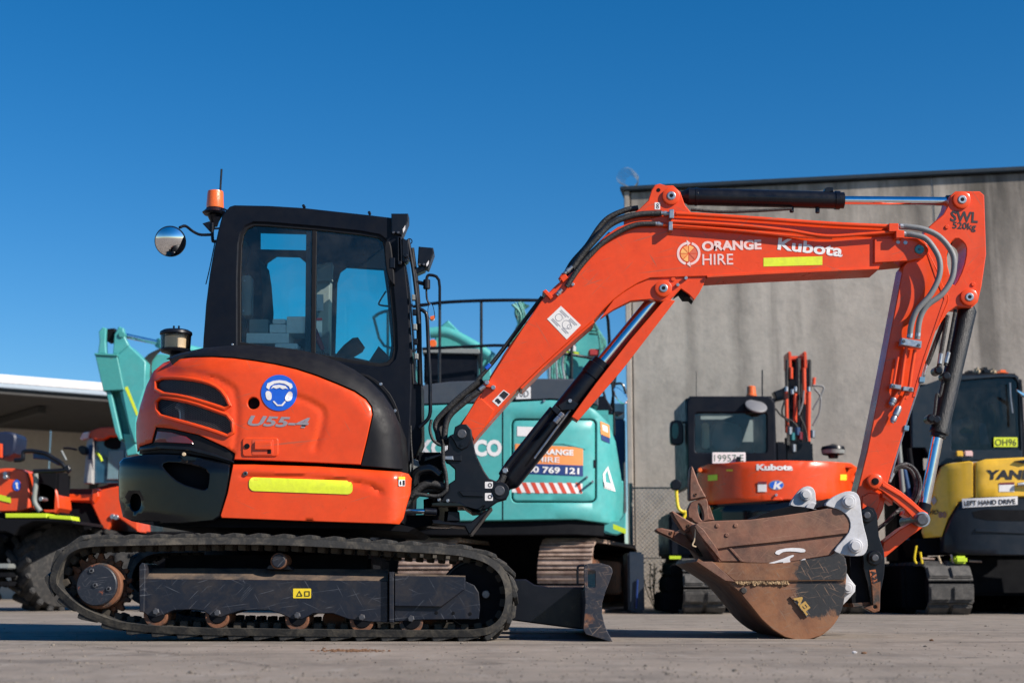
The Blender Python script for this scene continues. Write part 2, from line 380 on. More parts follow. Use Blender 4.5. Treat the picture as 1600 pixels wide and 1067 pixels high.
m_lime = mat('lime_stripe', (.48, .62, .02), .5, ns=10)
m_leaf = mat('weed_leaf', (.10, .12, .05), .8, ns=10)
m_blt = mat('blue_vehicle_paint', (.012, .05, .14), .5, ns=3)
# ---------------------------------------------------------------- setting: yard, sky is the world, buildings
def ground_mat():
    m = bpy.data.materials.new('yard_concrete'); m.use_nodes = True; nt = m.node_tree; b = nt.nodes['Principled BSDF']; L = nt.links.new
    tc = nd(nt, 'ShaderNodeTexCoord')
    def noise(s, det, ro, st=(1, 1, 1), loc=(0, 0, 0)):
        mp = nd(nt, 'ShaderNodeMapping'); mp.inputs['Scale'].default_value = st; mp.inputs['Location'].default_value = loc; L(tc.outputs['Object'], mp.inputs[0])
        n = nd(nt, 'ShaderNodeTexNoise'); n.inputs['Scale'].default_value = s; n.inputs['Detail'].default_value = det; n.inputs['Roughness'].default_value = ro; L(mp.outputs[0], n.inputs['Vector']); return n.outputs[0]
    def ramp(src, a, c, lo=0., hi=1.):
        r = nd(nt, 'ShaderNodeMapRange'); r.inputs[1].default_value = a; r.inputs[2].default_value = c; r.inputs[3].default_value = lo; r.inputs[4].default_value = hi; L(src, r.inputs[0]); return r.outputs[0]
    def mix(fac, a, c):
        x = nd(nt, 'ShaderNodeMix', data_type='RGBA'); L(fac, x.inputs[0])
        for k, v in ((6, a), (7, c)):
            if isinstance(v, tuple): x.inputs[k].default_value = (*v, 1)
            else: L(v, x.inputs[k])
        return x.outputs[2]
    c = mix(ramp(noise(.55, 8, .65), .38, .62), (.215, .182, .150), (.28, .238, .199))
    c = mix(ramp(noise(1.3, 10, .7, (.5, 1.6, 1)), .5, .72, 0, .75), c, (.10, .087, .075))
    c = mix(ramp(noise(2.6, 10, .72, (.35, 1.2, 1), (4, 7, 0)), .55, .75, 0, .6), c, (.28, .25, .225))
    c = mix(ramp(noise(1.1, 6, .6, (1, 1, 1), (9, 2, 0)), .60, .75, 0, .3), c, (.29, .20, .12))
    c = mix(ramp(noise(4.5, 8, .7, (.8, .35, 1), (2, 5, 0)), .5, .66, 0, .55), c, (.13, .113, .098))
    c = mix(ramp(noise(9, 8, .7, (.8, .3, 1), (7, 1, 0)), .54, .68, 0, .5), c, (.32, .29, .26))
    c = mix(ramp(noise(1.9, 5, .55, (1, 1, 1), (13, 4, 0)), .66, .72, 0, .7), c, (.06, .052, .046))
    c = mix(ramp(noise(.8, 6, .6, (.25, 2.2, 1), (3, 8, 0)), .58, .68, 0, .5), c, (.085, .074, .066))
    c = mix(ramp(noise(38, 6, .7), .52, .75, 0, .55), c, (.10, .088, .078))
    c = mix(ramp(noise(150, 3, .6), .60, .72, 0, .5), c, (.38, .35, .32))
    L(c, b.inputs['Base Color']); b.inputs['Roughness'].default_value = .9; b.inputs['Specular IOR Level'].default_value = .25
    bp = nd(nt, 'ShaderNodeBump'); bp.inputs['Strength'].default_value = .55; bp.inputs['Distance'].default_value = .006; L(noise(70, 8, .7), bp.inputs['Height'])
    bp2 = nd(nt, 'ShaderNodeBump'); bp2.inputs['Strength'].default_value = .5; bp2.inputs['Distance'].default_value = .03; L(noise(3.5, 6, .6), bp2.inputs['Height']); L(bp.outputs[0], bp2.inputs['Normal']); L(bp2.outputs[0], b.inputs['Normal'])
    return m
m_gnd = ground_mat()
g = mk('ground', [(-300, -60, 0), (300, -60, 0), (300, 600, 0), (-300, 600, 0)], [(0, 1, 2, 3)], m_gnd, smooth=0); tag(g, 'pale worn concrete yard', None, None, 'structure')
m_crk = mat('crack_dirt', (.05, .042, .036), .95, ns=30)
def crack(pts, w):
    P = [WZ(x, y, 0) for x, y in pts]; v = []; f = []
    Q = []
    for a, b in zip(P[:-1], P[1:]):
        for k in range(10): Q.append(a.lerp(b, k / 10) + Vector((random.uniform(-.015, .015), random.uniform(-.012, .012), 0)))
    for p in Q:
        ww = w * random.uniform(.15, 1.2); v += [(p.x, p.y - ww, .004), (p.x, p.y + ww, .004)]
    f = [(2 * i, 2 * i + 2, 2 * i + 3, 2 * i + 1) for i in range(len(Q) - 1)]
    mk('crack', v, f, m_crk, g, 0)
crack(q0(110, 1007, 170, 1013, 250, 1019, 330, 1028, 400, 1038, 470, 1046), .010)
crack(q0(1250, 987, 1330, 988, 1420, 990, 1600, 994), .016)
crack(q0(1290, 1003, 1380, 1004, 1490, 1006, 1600, 1007), .006)
crack(q0(-20, 1030, 60, 1036, 140, 1040, 260, 1052), .004)
# loose stones and crumbs
st = G(); rs = random.Random(3)
def stone(x, y, r, G_):
    bm = bmesh.new(); bmesh.ops.create_icosphere(bm, subdivisions=1, radius=r)
    for v in bm.verts: v.co *= rs.uniform(.7, 1.25)
    bm.verts.index_update(); G_.add([(v.co.x * 1.2 + x, v.co.y + y, v.co.z * .7 + r * .3) for v in bm.verts], [[v.index for v in f.verts] for f in bm.faces]); bm.free()
for _ in range(1700):
    px = rs.uniform(-50, 1650); p = WZ(px, 965 + 110 * rs.random() ** .7, 0); stone(p.x, p.y, rs.uniform(.0015, .005) * (2.0 if rs.random() < .04 else 1), st)
tag(st.build('loose_grit', mat('grit', (.20, .17, .14), .9, ns=30, col2=(.05, .045, .04)), None, 0), 'loose stones and grit scattered over the yard', 'grit', None, 'stuff')
so = G()
for _ in range(260):
    t = rs.gauss(0, 1); p = WZ(548 + t * 22, 1016.5 + rs.gauss(0, .8), 0); stone(p.x, p.y, rs.uniform(.002, .0075), so)
tag(so.build('soil_crumbs', m_soil, None, 0), 'small brown scatter of soil crumbs in front of the track', 'soil', None, 'stuff')
for px, py in ((1456, 1001), (1350, 1021), (1336, 1020)):
    z = G(); p = WZ(px, py, 0); stone(p.x, p.y, .011, z); o = z.build('pebble', m_soil if px != 1336 else m_whd, None, 0)
    tag(o, {1456: 'small dark pebble lying right of the rusty bucket', 1350: 'dark flat pebble beside a white one on the concrete', 1336: 'tiny white pebble lying on the concrete'}[px], 'pebble', 'single pebbles on the yard')

# concrete warehouse on the right
STREAKS = [(W(x, 500, 19.6).x, w, z, k) for x, w, z, k in ((1086, .13, .8, .75), (1108, .35, 2.2, .35), (1160, .16, .2, .85), (1215, .12, 2.8, .4), (1290, .3, 3.2, .3), (1432, .16, 2.6, .9), (1500, .2, 3.2, .5), (1550, .28, 2.0, .95), (1588, .3, 1.5, .85), (1010, .18, 2.4, .5))]
def wall_mat():
    m = bpy.data.materials.new('stained_tilt_panel'); m.use_nodes = True; nt = m.node_tree; b = nt.nodes['Principled BSDF']; L = nt.links.new
    tc = nd(nt, 'ShaderNodeTexCoord'); sp = nd(nt, 'ShaderNodeSeparateXYZ'); L(tc.outputs['Object'], sp.inputs[0])
    def noise(s, det, ro, st=(1, 1, 1), loc=(0, 0, 0)):
        mp = nd(nt, 'ShaderNodeMapping'); mp.inputs['Scale'].default_value = st; mp.inputs['Location'].default_value = loc; L(tc.outputs['Object'], mp.inputs[0])
        n = nd(nt, 'ShaderNodeTexNoise'); n.inputs['Scale'].default_value = s; n.inputs['Detail'].default_value = det; n.inputs['Roughness'].default_value = ro; L(mp.outputs[0], n.inputs['Vector']); return n.outputs[0]
    def ramp(src, a, c, lo=0., hi=1.):
        r = nd(nt, 'ShaderNodeMapRange'); r.inputs[1].default_value = a; r.inputs[2].default_value = c; r.inputs[3].default_value = lo; r.inputs[4].default_value = hi; L(src, r.inputs[0]); return r.outputs[0]
    def mul(a, c):
        x = nd(nt, 'ShaderNodeMath', operation='MULTIPLY'); L(a, x.inputs[0])
        if isinstance(c, float): x.inputs[1].default_value = c
        else: L(c, x.inputs[1])
        return x.outputs[0]
    def mix(fac, a, c):
        x = nd(nt, 'ShaderNodeMix', data_type='RGBA'); L(fac, x.inputs[0])
        for k, v in ((6, a), (7, c)):
            if isinstance(v, tuple): x.inputs[k].default_value = (*v, 1)
            else: L(v, x.inputs[k])
        return x.outputs[2]
    c = mix(ramp(noise(.7, 8, .65), .35, .65), (.43, .375, .32), (.53, .465, .40))
    c = mix(ramp(noise(5, 8, .7), .5, .8, 0, .6), c, (.27, .245, .22))
    c = mix(ramp(noise(1.7, 10, .72, (1, 1, .6), (6, 0, 2)), .5, .7, 0, .55), c, (.25, .22, .19))
    c = mix(ramp(noise(2.3, 10, .75, (1, 1, .8), (1, 0, 9)), .55, .72, 0, .5), c, (.55, .50, .44))
    up = ramp(sp.outputs[2], 1.5, 6.0)
    s1 = mul(ramp(noise(1.0, 8, .6, (2.4, 1, .10)), .50, .68), ramp(sp.outputs[2], .5, 6.2, .25, 1.))
    c = mix(mul(s1, .45), c, (.165, .145, .125))
    s2 = mul(ramp(noise(1.0, 10, .65, (1.1, 1, .05), (3.3, 0, 0)), .535, .63), ramp(sp.outputs[2], 1.0, 6.0, .25, 1.))
    c = mix(mul(s2, .95), c, (.06, .053, .046))
    s3 = mul(ramp(noise(1.0, 8, .6, (4.5, 1, .07), (1.3, 0, 0)), .56, .66), ramp(sp.outputs[2], 1.5, 6.0, .2, 1.))
    c = mix(mul(s3, .35), c, (.09, .08, .07))
    top = mul(ramp(sp.outputs[2], 4.4, 5.7), ramp(noise(2.5, 8, .7, (1.5, 1, .3)), .3, .65))
    c = mix(mul(top, .95), c, (.13, .115, .095))
    warp = noise(.9, 6, .6, (.6, 1, .5), (5, 0, 3)); wob = nd(nt, 'ShaderNodeMath', operation='MULTIPLY_ADD'); L(warp, wob.inputs[0]); wob.inputs[1].default_value = .5; L(sp.outputs[0], wob.inputs[2])
    grit = noise(1.0, 10, .7, (3, 1, .5), (2, 0, 8))
    for px_, w_, z0, k_ in STREAKS:     # rain streaks running down from the roof edge
        a = nd(nt, 'ShaderNodeMath', operation='SUBTRACT'); L(wob.outputs[0], a.inputs[0]); a.inputs[1].default_value = px_ + .25
        ab = nd(nt, 'ShaderNodeMath', operation='ABSOLUTE'); L(a.outputs[0], ab.inputs[0])
        f = mul(mul(ramp(ab.outputs[0], w_, 0.), ramp(sp.outputs[2], z0, 5.6, .0, 1.)), ramp(grit, .28, .6, .35, 1.))
        c = mix(mul(f, k_), c, (.055, .05, .045))
    L(c, b.inputs['Base Color']); b.inputs['Roughness'].default_value = .92
    bp = nd(nt, 'ShaderNodeBump'); bp.inputs['Strength'].default_value = .3; bp.inputs['Distance'].default_value = .02; L(noise(9, 8, .65), bp.inputs['Height']); L(bp.outputs[0], b.inputs['Normal'])
    return m
m_wall = wall_mat()
ZT = W(975, 294, 20.0).z
A = W(975, 294, 20.0); B = WZ(1600, 263, ZT); d = (B - A); d.z = 0; d.normalize(); nrm = Vector((d.y, -d.x, 0))
A = Vector((A.x, A.y, 0)); LEN = 26.0
bld = thing('concrete_warehouse', A, 'tall grey stained concrete warehouse wall behind the parked machines on the right', 'building')
def slab(name, s0, s1, z0, z1, out, th, m, bev=.01):
    c = A + d * ((s0 + s1) / 2) - nrm * (th / 2 - out); R = Matrix((d, -nrm, Vector((0, 0, 1)))).transposed()
    return box(name, (c.x, c.y, (z0 + z1) / 2), (s1 - s0, th, z1 - z0), m, bld, R, bev)
def s_of(px, py=500):   # distance along the wall of a photo column
    u = (px - CX) / F; v = (CY - py) / F; r = Vector((u, cos(TH) - v * sin(TH), 0)); a = A
    k = (a.x * d.y - a.y * d.x) / (r.x * d.y - r.y * d.x); p = r * k; return (Vector((p.x, p.y, 0)) - a).dot(d)
sj = [s_of(988), s_of(1467), s_of(1467) + 4.3, s_of(1467) + 8.6]
slab('pilaster', 0, sj[0] - .015, 0, ZT - .052, 0.03, .3, m_wall)
for a, b in zip(sj[:-1], sj[1:]): slab('wall_panel', a, b - .012, 0, ZT - .07, 0, .2, m_wall)
for b in sj[1:-1]: slab('joint_sealant', b - .0115, b - .0005, 0, ZT - .08, -.006, .1, mat('sealant', (.42, .40, .37), .8), 0)
slab('wall_core', .05, sj[-1], 0, ZT - .2, -.19, .3, m_drk)
m_cap = mat('dark_roof_capping', (.03, .04, .05), .5, .3, ns=4)
slab('roof_capping', -.05, sj[-1], ZT - .05, ZT + .01, .07, .5, m_cap)
c0 = A + nrm * -6.3; R0 = Matrix((d, -nrm, Vector((0, 0, 1)))).transposed()
c1 = A + d * .12 - nrm * 6.4; box('side_wall', (c1.x, c1.y, ZT / 2 - .05), (.2, 11.9, ZT - .1), m_wall, bld, R0)
# razor wire coil at the roof corner
cw = thing('razor_wire_coil', W(980, 292, 19.9), 'faint coil of thin wire on the roof corner of the concrete warehouse', 'wire coil')
for k in range(6):
    c = W(981, 278, 19.95 + .03 * k); R = M(17 - k * 1.2, 20); tube('wire_loop', [c + Vector((R * cos(t * pi / 8) + .01 * k, .05 * sin(t), R * .9 * sin(t * pi / 8) - .012 * k)) for t in range(16)], .0028, m_gpl, cw, 5, 2, True)

# chain link fence in front of the wall
YF = 18.6; fx0 = W(986, 800, YF).x; fx1 = W(1110, 800, YF).x; fz = W(1000, 762, YF).z
fen = thing('chain_link_fence', (fx0, YF, 0), 'low chain link fence between the teal excavator and the small orange one behind', 'fence')
for x in (fx0, fx1): rodp('post', (x, YF, 0), (x, YF, fz + .06), .025, m_gpl, fen, 10)
rodp('top_rail', (fx0, YF, fz), (fx1, YF, fz), .010, m_gpl, fen, 8)
rodp('middle_wire', (fx0, YF, fz * .42), (fx1, YF, fz * .42), .005, m_gpl, fen, 6)
wg = G(); s = .055; n = int((fx1 - fx0 + fz) / s)
for k in range(n):
    for sg in (1, -1):
        x = fx0 - fz + k * s
        p0 = Vector((x, YF, 0)); p1 = Vector((x + fz, YF, fz))
        if p0.x < fx0: p0 = Vector((fx0, YF, fx0 - x))
        if p1.x > fx1: p1 = Vector((fx1, YF, fx1 - x))
        if p1.x <= p0.x: continue
        if sg < 0: p0.x = fx0 + fx1 - p0.x; p1.x = fx0 + fx1 - p1.x; p0.y += .006; p1.y += .006
        wg.add(*(lambda t: (t.v, t.f))(g_tube([p0, p1], .0028, 4, 0)))
tag(wg.build('wire_mesh', m_zn, fen, 0), None, None, None, 'stuff')
# weeds at the fence
def weed(px, py, h, n, label):
    Yw = 17.9; b = W(px, py, Yw); b.z = 0; t = thing('weed', b, label, 'weed', 'weeds along the fence'); st_ = G(); lv = G(); r = random.Random(px)
    for k in range(n):
        tip = b + Vector((r.uniform(-.16, .16), r.uniform(-.1, .1), h * r.uniform(.6, 1)))
        st_.add(*(lambda q: (q.v, q.f))(g_tube([b, b.lerp(tip, .5) + Vector((r.uniform(-.04, .04), 0, 0)), tip], .006, 5, 3)))
        for j in range(16):
            p = b.lerp(tip, r.uniform(.15, 1)); a = r.uniform(0, 6.28); L = r.uniform(.04, .10); q = p + Vector((cos(a) * L, sin(a) * L, r.uniform(-.02, .06))); w = Vector((-sin(a), cos(a), 0)) * .014
            lv.add([p, p.lerp(q, .5) + w, q, p.lerp(q, .5) - w], [(0, 1, 2, 3)])
    st_.build('stem', m_leaf, t); lv.build('leaves', m_leaf, t, 0)
weed(1024, 950, .75, 5, 'taller dry weed growing at the foot of the chain link fence')
weed(1040, 950, .5, 4, 'shorter weed beside the taller one at the fence foot')

# open shed on the left
YS = 27.0
shed = thing('open_shed', W(-40, 940, YS), 'long open-fronted shed with white fascia behind the machines on the left', 'building')
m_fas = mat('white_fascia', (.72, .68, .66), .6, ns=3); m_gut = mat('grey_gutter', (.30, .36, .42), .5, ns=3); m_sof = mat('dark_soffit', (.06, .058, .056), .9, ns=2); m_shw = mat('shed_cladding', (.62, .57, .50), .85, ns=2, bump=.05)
pa = W(0, 585, YS); pb = WZ(330, 612, pa.z); e = (pb - pa); e.z = 0; e.normalize(); en = Vector((e.y, -e.x, 0)); R1 = Matrix((e, -en, Vector((0, 0, 1)))).transposed(); hf = M(13, YS)
def sslab(name, s0, s1, dep, z0, z1, th, m, bev=.01):
    c = pa + e * ((s0 + s1) / 2) - en * dep; return box(name, (c.x, c.y, (z0 + z1) / 2), (s1 - s0, th, z1 - z0), m, shed, R1, bev)
zt = pa.z
sslab('fascia', -9, 5.5, 0, zt - hf, zt, .06, m_fas); sslab('gutter', -9, 5.5, .02, zt - hf - M(8, YS), zt - hf - .008, .14, m_gut)
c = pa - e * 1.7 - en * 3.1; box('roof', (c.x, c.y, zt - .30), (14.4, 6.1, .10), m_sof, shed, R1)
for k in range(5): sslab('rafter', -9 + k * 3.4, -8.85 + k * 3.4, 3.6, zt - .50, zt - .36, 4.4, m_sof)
for k in range(-6, 3): sslab('wall_sheet', k * 1.6 - .2, k * 1.6 + 1.38, 6.0, 0, zt - .36, .05, m_shw)
sslab('wall_sheet', 4.62, 5.32, 6.0, 0, zt - .36, .05, m_shw)
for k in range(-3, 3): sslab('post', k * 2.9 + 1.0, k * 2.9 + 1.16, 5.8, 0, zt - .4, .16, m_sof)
wn_ = sslab('window', .35, 1.55, 5.94, 1.75, 2.4, .08, m_drk)
c = pa + e * 5.4 - en * 3.1; box('end_wall', (c.x, c.y, zt / 2 - .2), (.12, 5.8, zt - .4), m_shw, shed, R1)
# blue truck body between teal machine and warehouse
bt = thing('blue_truck', W(972, 950, 20.5), 'dark blue truck body with pale top squeezed between teal excavator and warehouse', 'truck')
def bx(name, x0, y0, x1, y1, Y0, Y1, m, p, bev=.015):
    a = W(x0, y1, Y0); b = W(x1, y0, Y0); return box(name, ((a.x + b.x) / 2, (Y0 + Y1) / 2, (a.z + b.z) / 2), (b.x - a.x, Y1 - Y0, b.z - a.z), m, p, None, bev)
bx('body', 930, 655, 977, 800, 20.3, 24, m_blt, bt); bx('cargo_top', 930, 630, 976, 654, 20.35, 24, m_fas, bt); bx('chassis', 935, 801, 976, 925, 20.5, 23.5, m_drk, bt)
for yy in (21, 23.2):
    p = W(968, 900, yy); p.z = .45; lathe('wheel', p - Vector((.4, 0, 0)), p + Vector((1, 0, 0)), [(0, .25), (.02, .4), (.05, .45), (.25, .45), (.28, .4), (.3, .2)], m_tyre, bt, 20)
# ---------------------------------------------------------------- the orange mini excavator in front
YT, YC = 7.93, 8.91
EX = thing('mini_excavator', W(440, 1000, YC), 'orange mini excavator with black cab and rubber tracks, arm folded down in the foreground', 'excavator'); EX.location.z = 0
# --- tracks
belt_px = q0(78, 915, 80, 890, 92, 866, 112, 850, 140, 843, 200, 841, 330, 839, 430, 840, 520, 844, 620, 850, 700, 855, 735, 860, 765, 870, 788, 889, 799, 915, 800, 943, 792, 968, 775, 985, 750, 993, 700, 995, 500, 994, 300, 991, 200, 984, 160, 974, 125, 959, 97, 938)
BP = cat([Vector((*p, 0)) for p in belt_px], 6, True); BP = [(p.x, p.y) for p in BP]
def belt(name, Y0, Y1):
    O = [W(p[0], p[1], YT) for p in BP]; I = [W(p[0], p[1], YT) for p in inset(BP, 11)]
    gO = G(); n = len(O); sec = [(O, Y0 + .012), (I, Y0), (I, Y0 + .10), (I, Y1 - .10), (I, Y1), (O, Y1 - .012), (O, (Y0 + Y1) / 2)]
    V = []
    for k, (S_, y) in enumerate(sec):
        V += [Vector((p.x, y, p.z)) for p in S_]
    fs = []
    for k in range(len(sec)):
        a, b = k * n, ((k + 1) % len(sec)) * n
        fs += [(a + i, a + (i + 1) % n, b + (i + 1) % n, b + i) for i in range(n)]
    # smooth lip ring outside edge
    return gO.add(V, fs).build(name, m_rub, EX, 50)
def at_len(P, s):
    n = len(P); i = 0
    while True:
        a, b = P[i % n], P[(i + 1) % n]; L = (b - a).length
        if s <= L: return a.lerp(b, s / L), (b - a).normalized()
        s -= L; i += 1
PW = [W(p[0], p[1], YT) for p in BP]
TL = sum((PW[(i + 1) % len(PW)] - PW[i]).length for i in range(len(PW)))
def lugmesh():
    # wedge lug, seen from the side: leading face steep, trailing face long; local x along belt, z outward, y across
    v = []; prof = [(-.064, -.004), (.052, -.004), (.060, .003), (.055, .023), (.034, .024), (-.052, .006)]
    for y, k in ((0, 1), (.03, 1), (.16, .92), (.185, .55)): v += [(x + y * .25, y, z * (k if z > 0 else 1)) for x, z in prof]
    n = len(prof); f = [(j * n + i, j * n + (i + 1) % n, (j + 1) * n + (i + 1) % n, (j + 1) * n + i) for j in range(3) for i in range(n)] + [list(range(n)), [3 * n + i for i in range(n)]]
    me = bpy.data.meshes.new('tread_lug'); me.from_pydata(v, [], f); bm = bmesh.new(); bm.from_mesh(me); bmesh.ops.recalc_face_normals(bm, faces=bm.faces); bmesh.ops.bevel(bm, geom=bm.edges[:], offset=.003, segments=1, affect='EDGES'); bm.to_mesh(me); bm.free(); me.materials.append(m_rub); return me
LUG = lugmesh(); NL = 40
def track(Y0):
    b = belt('track', Y0, Y0 + .40)
    for side in (0, 1):
        for k in range(NL):
            p, t = at_len(PW, TL * (k + .5 * side) / NL); p = p.copy(); p.y = Y0 + .018 if side == 0 else Y0 + .382
            out = Vector((-t.z, 0, t.x)); 
            if out.dot(p - Vector((W(440, 918, YT).x, p.y, W(440, 918, YT).z))) < 0: out = -out
            x = out.cross(Vector((0, 1, 0))) * -1; yv = Vector((0, 1 if side == 0 else -1, 0))
            m = Matrix((x, yv, out)).transposed().to_4x4(); m.translation = p
            o = bpy.data.objects.new('tread_lug', LUG); COL.objects.link(o); o.parent = b; o.matrix_local = m
    # inner guide lugs
    gi = G(); IN = [W(p[0], p[1], YT) for p in inset(BP, 11)]; TI = sum((IN[(i + 1) % len(IN)] - IN[i]).length for i in range(len(IN)))
    for k in range(72):
        p, t = at_len(IN, TI * k / 72); out = Vector((-t.z, 0, t.x)); c0 = Vector((W(440, 918, YT).x, 0, W(440, 918, YT).z))
        if out.dot(p - Vector((c0.x, p.y, c0.z))) < 0: out = -out
        Rm = Matrix((t, Vector((0, 1, 0)), out)).transposed()
        for yy in (.14, .26): q = g_box((p.x - out.x * .012, Y0 + yy, p.z - out.z * .012), (.042, .05, .034), Rm, .004); gi.add(q.v, q.f)
    tag(gi.build('drive_lugs', m_rubi, b), None, None, None, 'stuff')
    return b
track(YT); track(YT + 1.56)
def undercarriage(Y0):
    Yf = Y0 + .05
    low = q0(222, 904, 606, 907, 606, 972, 575, 971, 545, 967, 520, 958, 490, 958, 473, 967, 456, 967, 440, 959, 420, 953, 380, 953, 358, 959, 346, 964, 330, 963, 318, 954, 300, 952, 272, 953, 256, 960, 243, 964, 232, 962, 222, 955)
    fr = plate('track_frame', low, Yf, .26, m_fr, EX, bev=1.2)
    a = [W(222, 904, Yf + .002), W(606, 907, Yf + .002), W(606, 889, Yf + .13), W(222, 887, Yf + .13)]; a2 = [v + Vector((0, .12, -.02)) for v in a]
    mk('frame_top', a + a2, [(0, 1, 2, 3), (7, 6, 5, 4), (0, 4, 5, 1), (1, 5, 6, 2), (2, 6, 7, 3), (3, 7, 4, 0)], m_frt, fr, 0)
    plate('end_flange', q0(217, 884, 221, 879, 226, 881, 227, 886, 225, 956, 218, 955), Yf - .025, .3, m_fr, fr, bev=1)
    plate('middle_rib', q0(608, 893, 615, 893, 615, 972, 608, 972), Yf - .03, .3, m_fr, fr, bev=1)
    nose = ch(q0(616, 899, 727, 901, 727, 920, 690, 948, 616, 947), 0)
    plate('nose_cover', nose, Yf - .022, .2, m_fr, fr, bev=1.5)
    plate('nose_plate', q0(616, 903, 728, 908, 741, 914, 748, 925, 750, 948, 748, 966, 742, 967, 660, 968, 616, 971), Yf + .0, .24, m_fr, fr, bev=1.2)
    plate('nose_top', q0(617, 896, 727, 899, 727, 903, 617, 902), Yf - .01, .2, m_frt, fr, bev=.5)
    for x, y in q4(717, 405, 795, 407, 873, 410): ypin('bolt_hole', x, y, 2.6, Yf - .003, Yf + .02, m_drk, fr, 12, .001)
    for x, y in ((243, 955), (339, 957), (464, 961), (565, 964), (642, 966)):
        r = ypin('track_roller', x, y + 5.5, 18.5, Yf + .010, Yf + .22, m_rst, EX, 28)
        ypin('roller_flange', x + 1, y + 2.5, 14, Yf + .004, Yf + .02, m_drk, r, 28)
        ypin('roller_bolt', x, y, 5.4, Yf - .02, Yf + .06, m_pin, r, 6)
    for x, y in ((521, 966), (680, 966)): ypin('track_roller', x, y + 2, 17, Yf + .17, Yf + .25, m_rst, EX, 24)
    # drive sprocket and motor hub
    sp = plate('sprocket', [(155 + (52 if k % 4 in (1, 2) else 44) * cos(k * 2 * pi / 76), 916 + (52 if k % 4 in (1, 2) else 44) * sin(k * 2 * pi / 76)) for k in range(76)], Y0 + .16, .04, m_rst, EX, bev=1)
    ypin('hub_rim', 155, 915, 35, Y0 + .055, Y0 + .17, m_rst, sp, 36, .008); ypin('hub_cover', 150.5, 914, 31.5, Y0 + .03, Y0 + .2, m_hub, sp, 36, .006)
    for x, y in q3(352, 375, 330, 285, 437, 398): ypin('hub_plug', x, y, 4.2, Y0 + .022, Y0 + .04, m_pin, sp, 6, .002); ypin('plug_socket', x, y, 2, Y0 + .0205, Y0 + .03, m_drk, sp, 6, .001)
    for k in range(9):
        t = k * 2 * pi / 9 + .3; ypin('sprocket_bolt', 155 + 41 * cos(t), 916 + 41 * sin(t), 4.2, Y0 + .135, Y0 + .17, m_rst, sp, 6, .002)
    # idler and carrier roller
    idl = ypin('idler', 742, 928, 50, Y0 + .12, Y0 + .28, m_drk, EX, 40, .01); ypin('idler_hub', 759, 928, 6.5, Y0 + .09, Y0 + .14, m_pin, idl, 16, .004); ypin('idler_rim', 742, 928, 54, Y0 + .17, Y0 + .23, m_fr, idl, 40, .01)
    cr_ = ypin('carrier_roller', 435, 876, 12.5, Y0 + .05, Y0 + .25, m_rst, EX, 24); ypin('roller_face', 435, 876, 10.5, Y0 + .044, Y0 + .08, m_fr, cr_, 24)
    plate('carrier_bracket', q0(415, 889, 420, 882, 450, 882, 458, 890), Y0 + .12, .1, m_fr, EX)
    plate('tension_bracket', q0(360, 868, 372, 876, 366, 890, 356, 884), Y0 + .2, .08, m_rst, EX) if False else None
undercarriage(YT); undercarriage(YT + 1.56)
decal('warning_label', rrect(458, 919, 486, 934, 1, 2), YT + .05, m_yel2, EX); 
for pts in (q0(463, 931, 468, 922, 473, 931), q0(476, 923, 484, 923, 484, 931, 476, 931)): decal('warning_pictogram', pts, YT + .05, m_blk, EX, eps=.0045, holes=[inset(pts, 1)])
a = W(440, 870, YC); box('cross_frame', (a.x + .02, YC, .36), (1.15, 1.25, .20), m_drk, EX, None, .02)
for k in (-1, 1): box('frame_leg', (a.x + .38 * k, YC, .30), (.22, 1.5, .12), m_drk, EX, None, .02)
a = W(440, 838, YC); lathe('slew_ring', (a.x, YC, .42), (a.x, YC, 2), [(0, .42), (.02, .45), (.12, .45), (.13, .40), (.2, .40)], m_drk, EX, 48)
# --- dozer blade
bo = qg(815, 345, 830, 328, 862, 319, 960, 318, 1020, 336, 1045, 358, 1052, 390, 1030, 460, 990, 560, 964, 650, 964, 740, 985, 830, 1010, 890, 1052, 965, 1035, 973, 950, 945, 830, 910, 808, 870, 815, 760, 825, 650, 818, 540, 812, 420)
m_bld = mat('worn_blade_paint', (.013, .016, .026), .5, 0, 0, ns=9, col2=(.16, .065, .032), lo=.60, hi=.68, scratch=(.26, .19, .14), sdens=.010, ss=7, dust=(.07, .045, .035), da=.5, bump=.1)
bl = plate('dozer_blade', bo, YT + .0, .022, m_bld, EX, holes=[rrect(*qg(845, 380)[0], *qg(908, 520)[0], 2.5)], bev=.8)
plate('blade_end', bo, YT + 1.938, .022, m_bld, bl, bev=.8)
# moldboard: curved sheet between the ends
cv = qg(1030, 345, 1046, 390, 1022, 460, 984, 560, 956, 650, 957, 740, 978, 830, 1003, 890, 1044, 963); bk = [(x - 9, y) for x, y in cv][::-1]
plate('moldboard', cv + bk, YT + .0225, 1.915, m_bld, bl, bev=0)
plate('cutting_edge', qg(1010, 905, 1050, 962, 1034, 971, 990, 950), YT + .023, 1.914, m_rst, bl, bev=0)
plate('blade_back_box', qg(815, 540, 850, 540, 940, 640, 940, 800, 900, 880, 812, 870), YT + .06, 1.84, m_fr, bl, bev=1)
for yy in (YT + .46, YT + 1.26):
    plate('blade_arm', qg(120, 500, 225, 450, 330, 450, 400, 495, 510, 515, 812, 515, 812, 868, 700, 858, 150, 785, 100, 700), yy, .24, m_bk, bl, bev=2)
tpx('lifting_loop', qg(815, 335, 775, 340, 760, 365, 760, 500), YT + .10, 1.8, m_bk, bl, 8, 4)
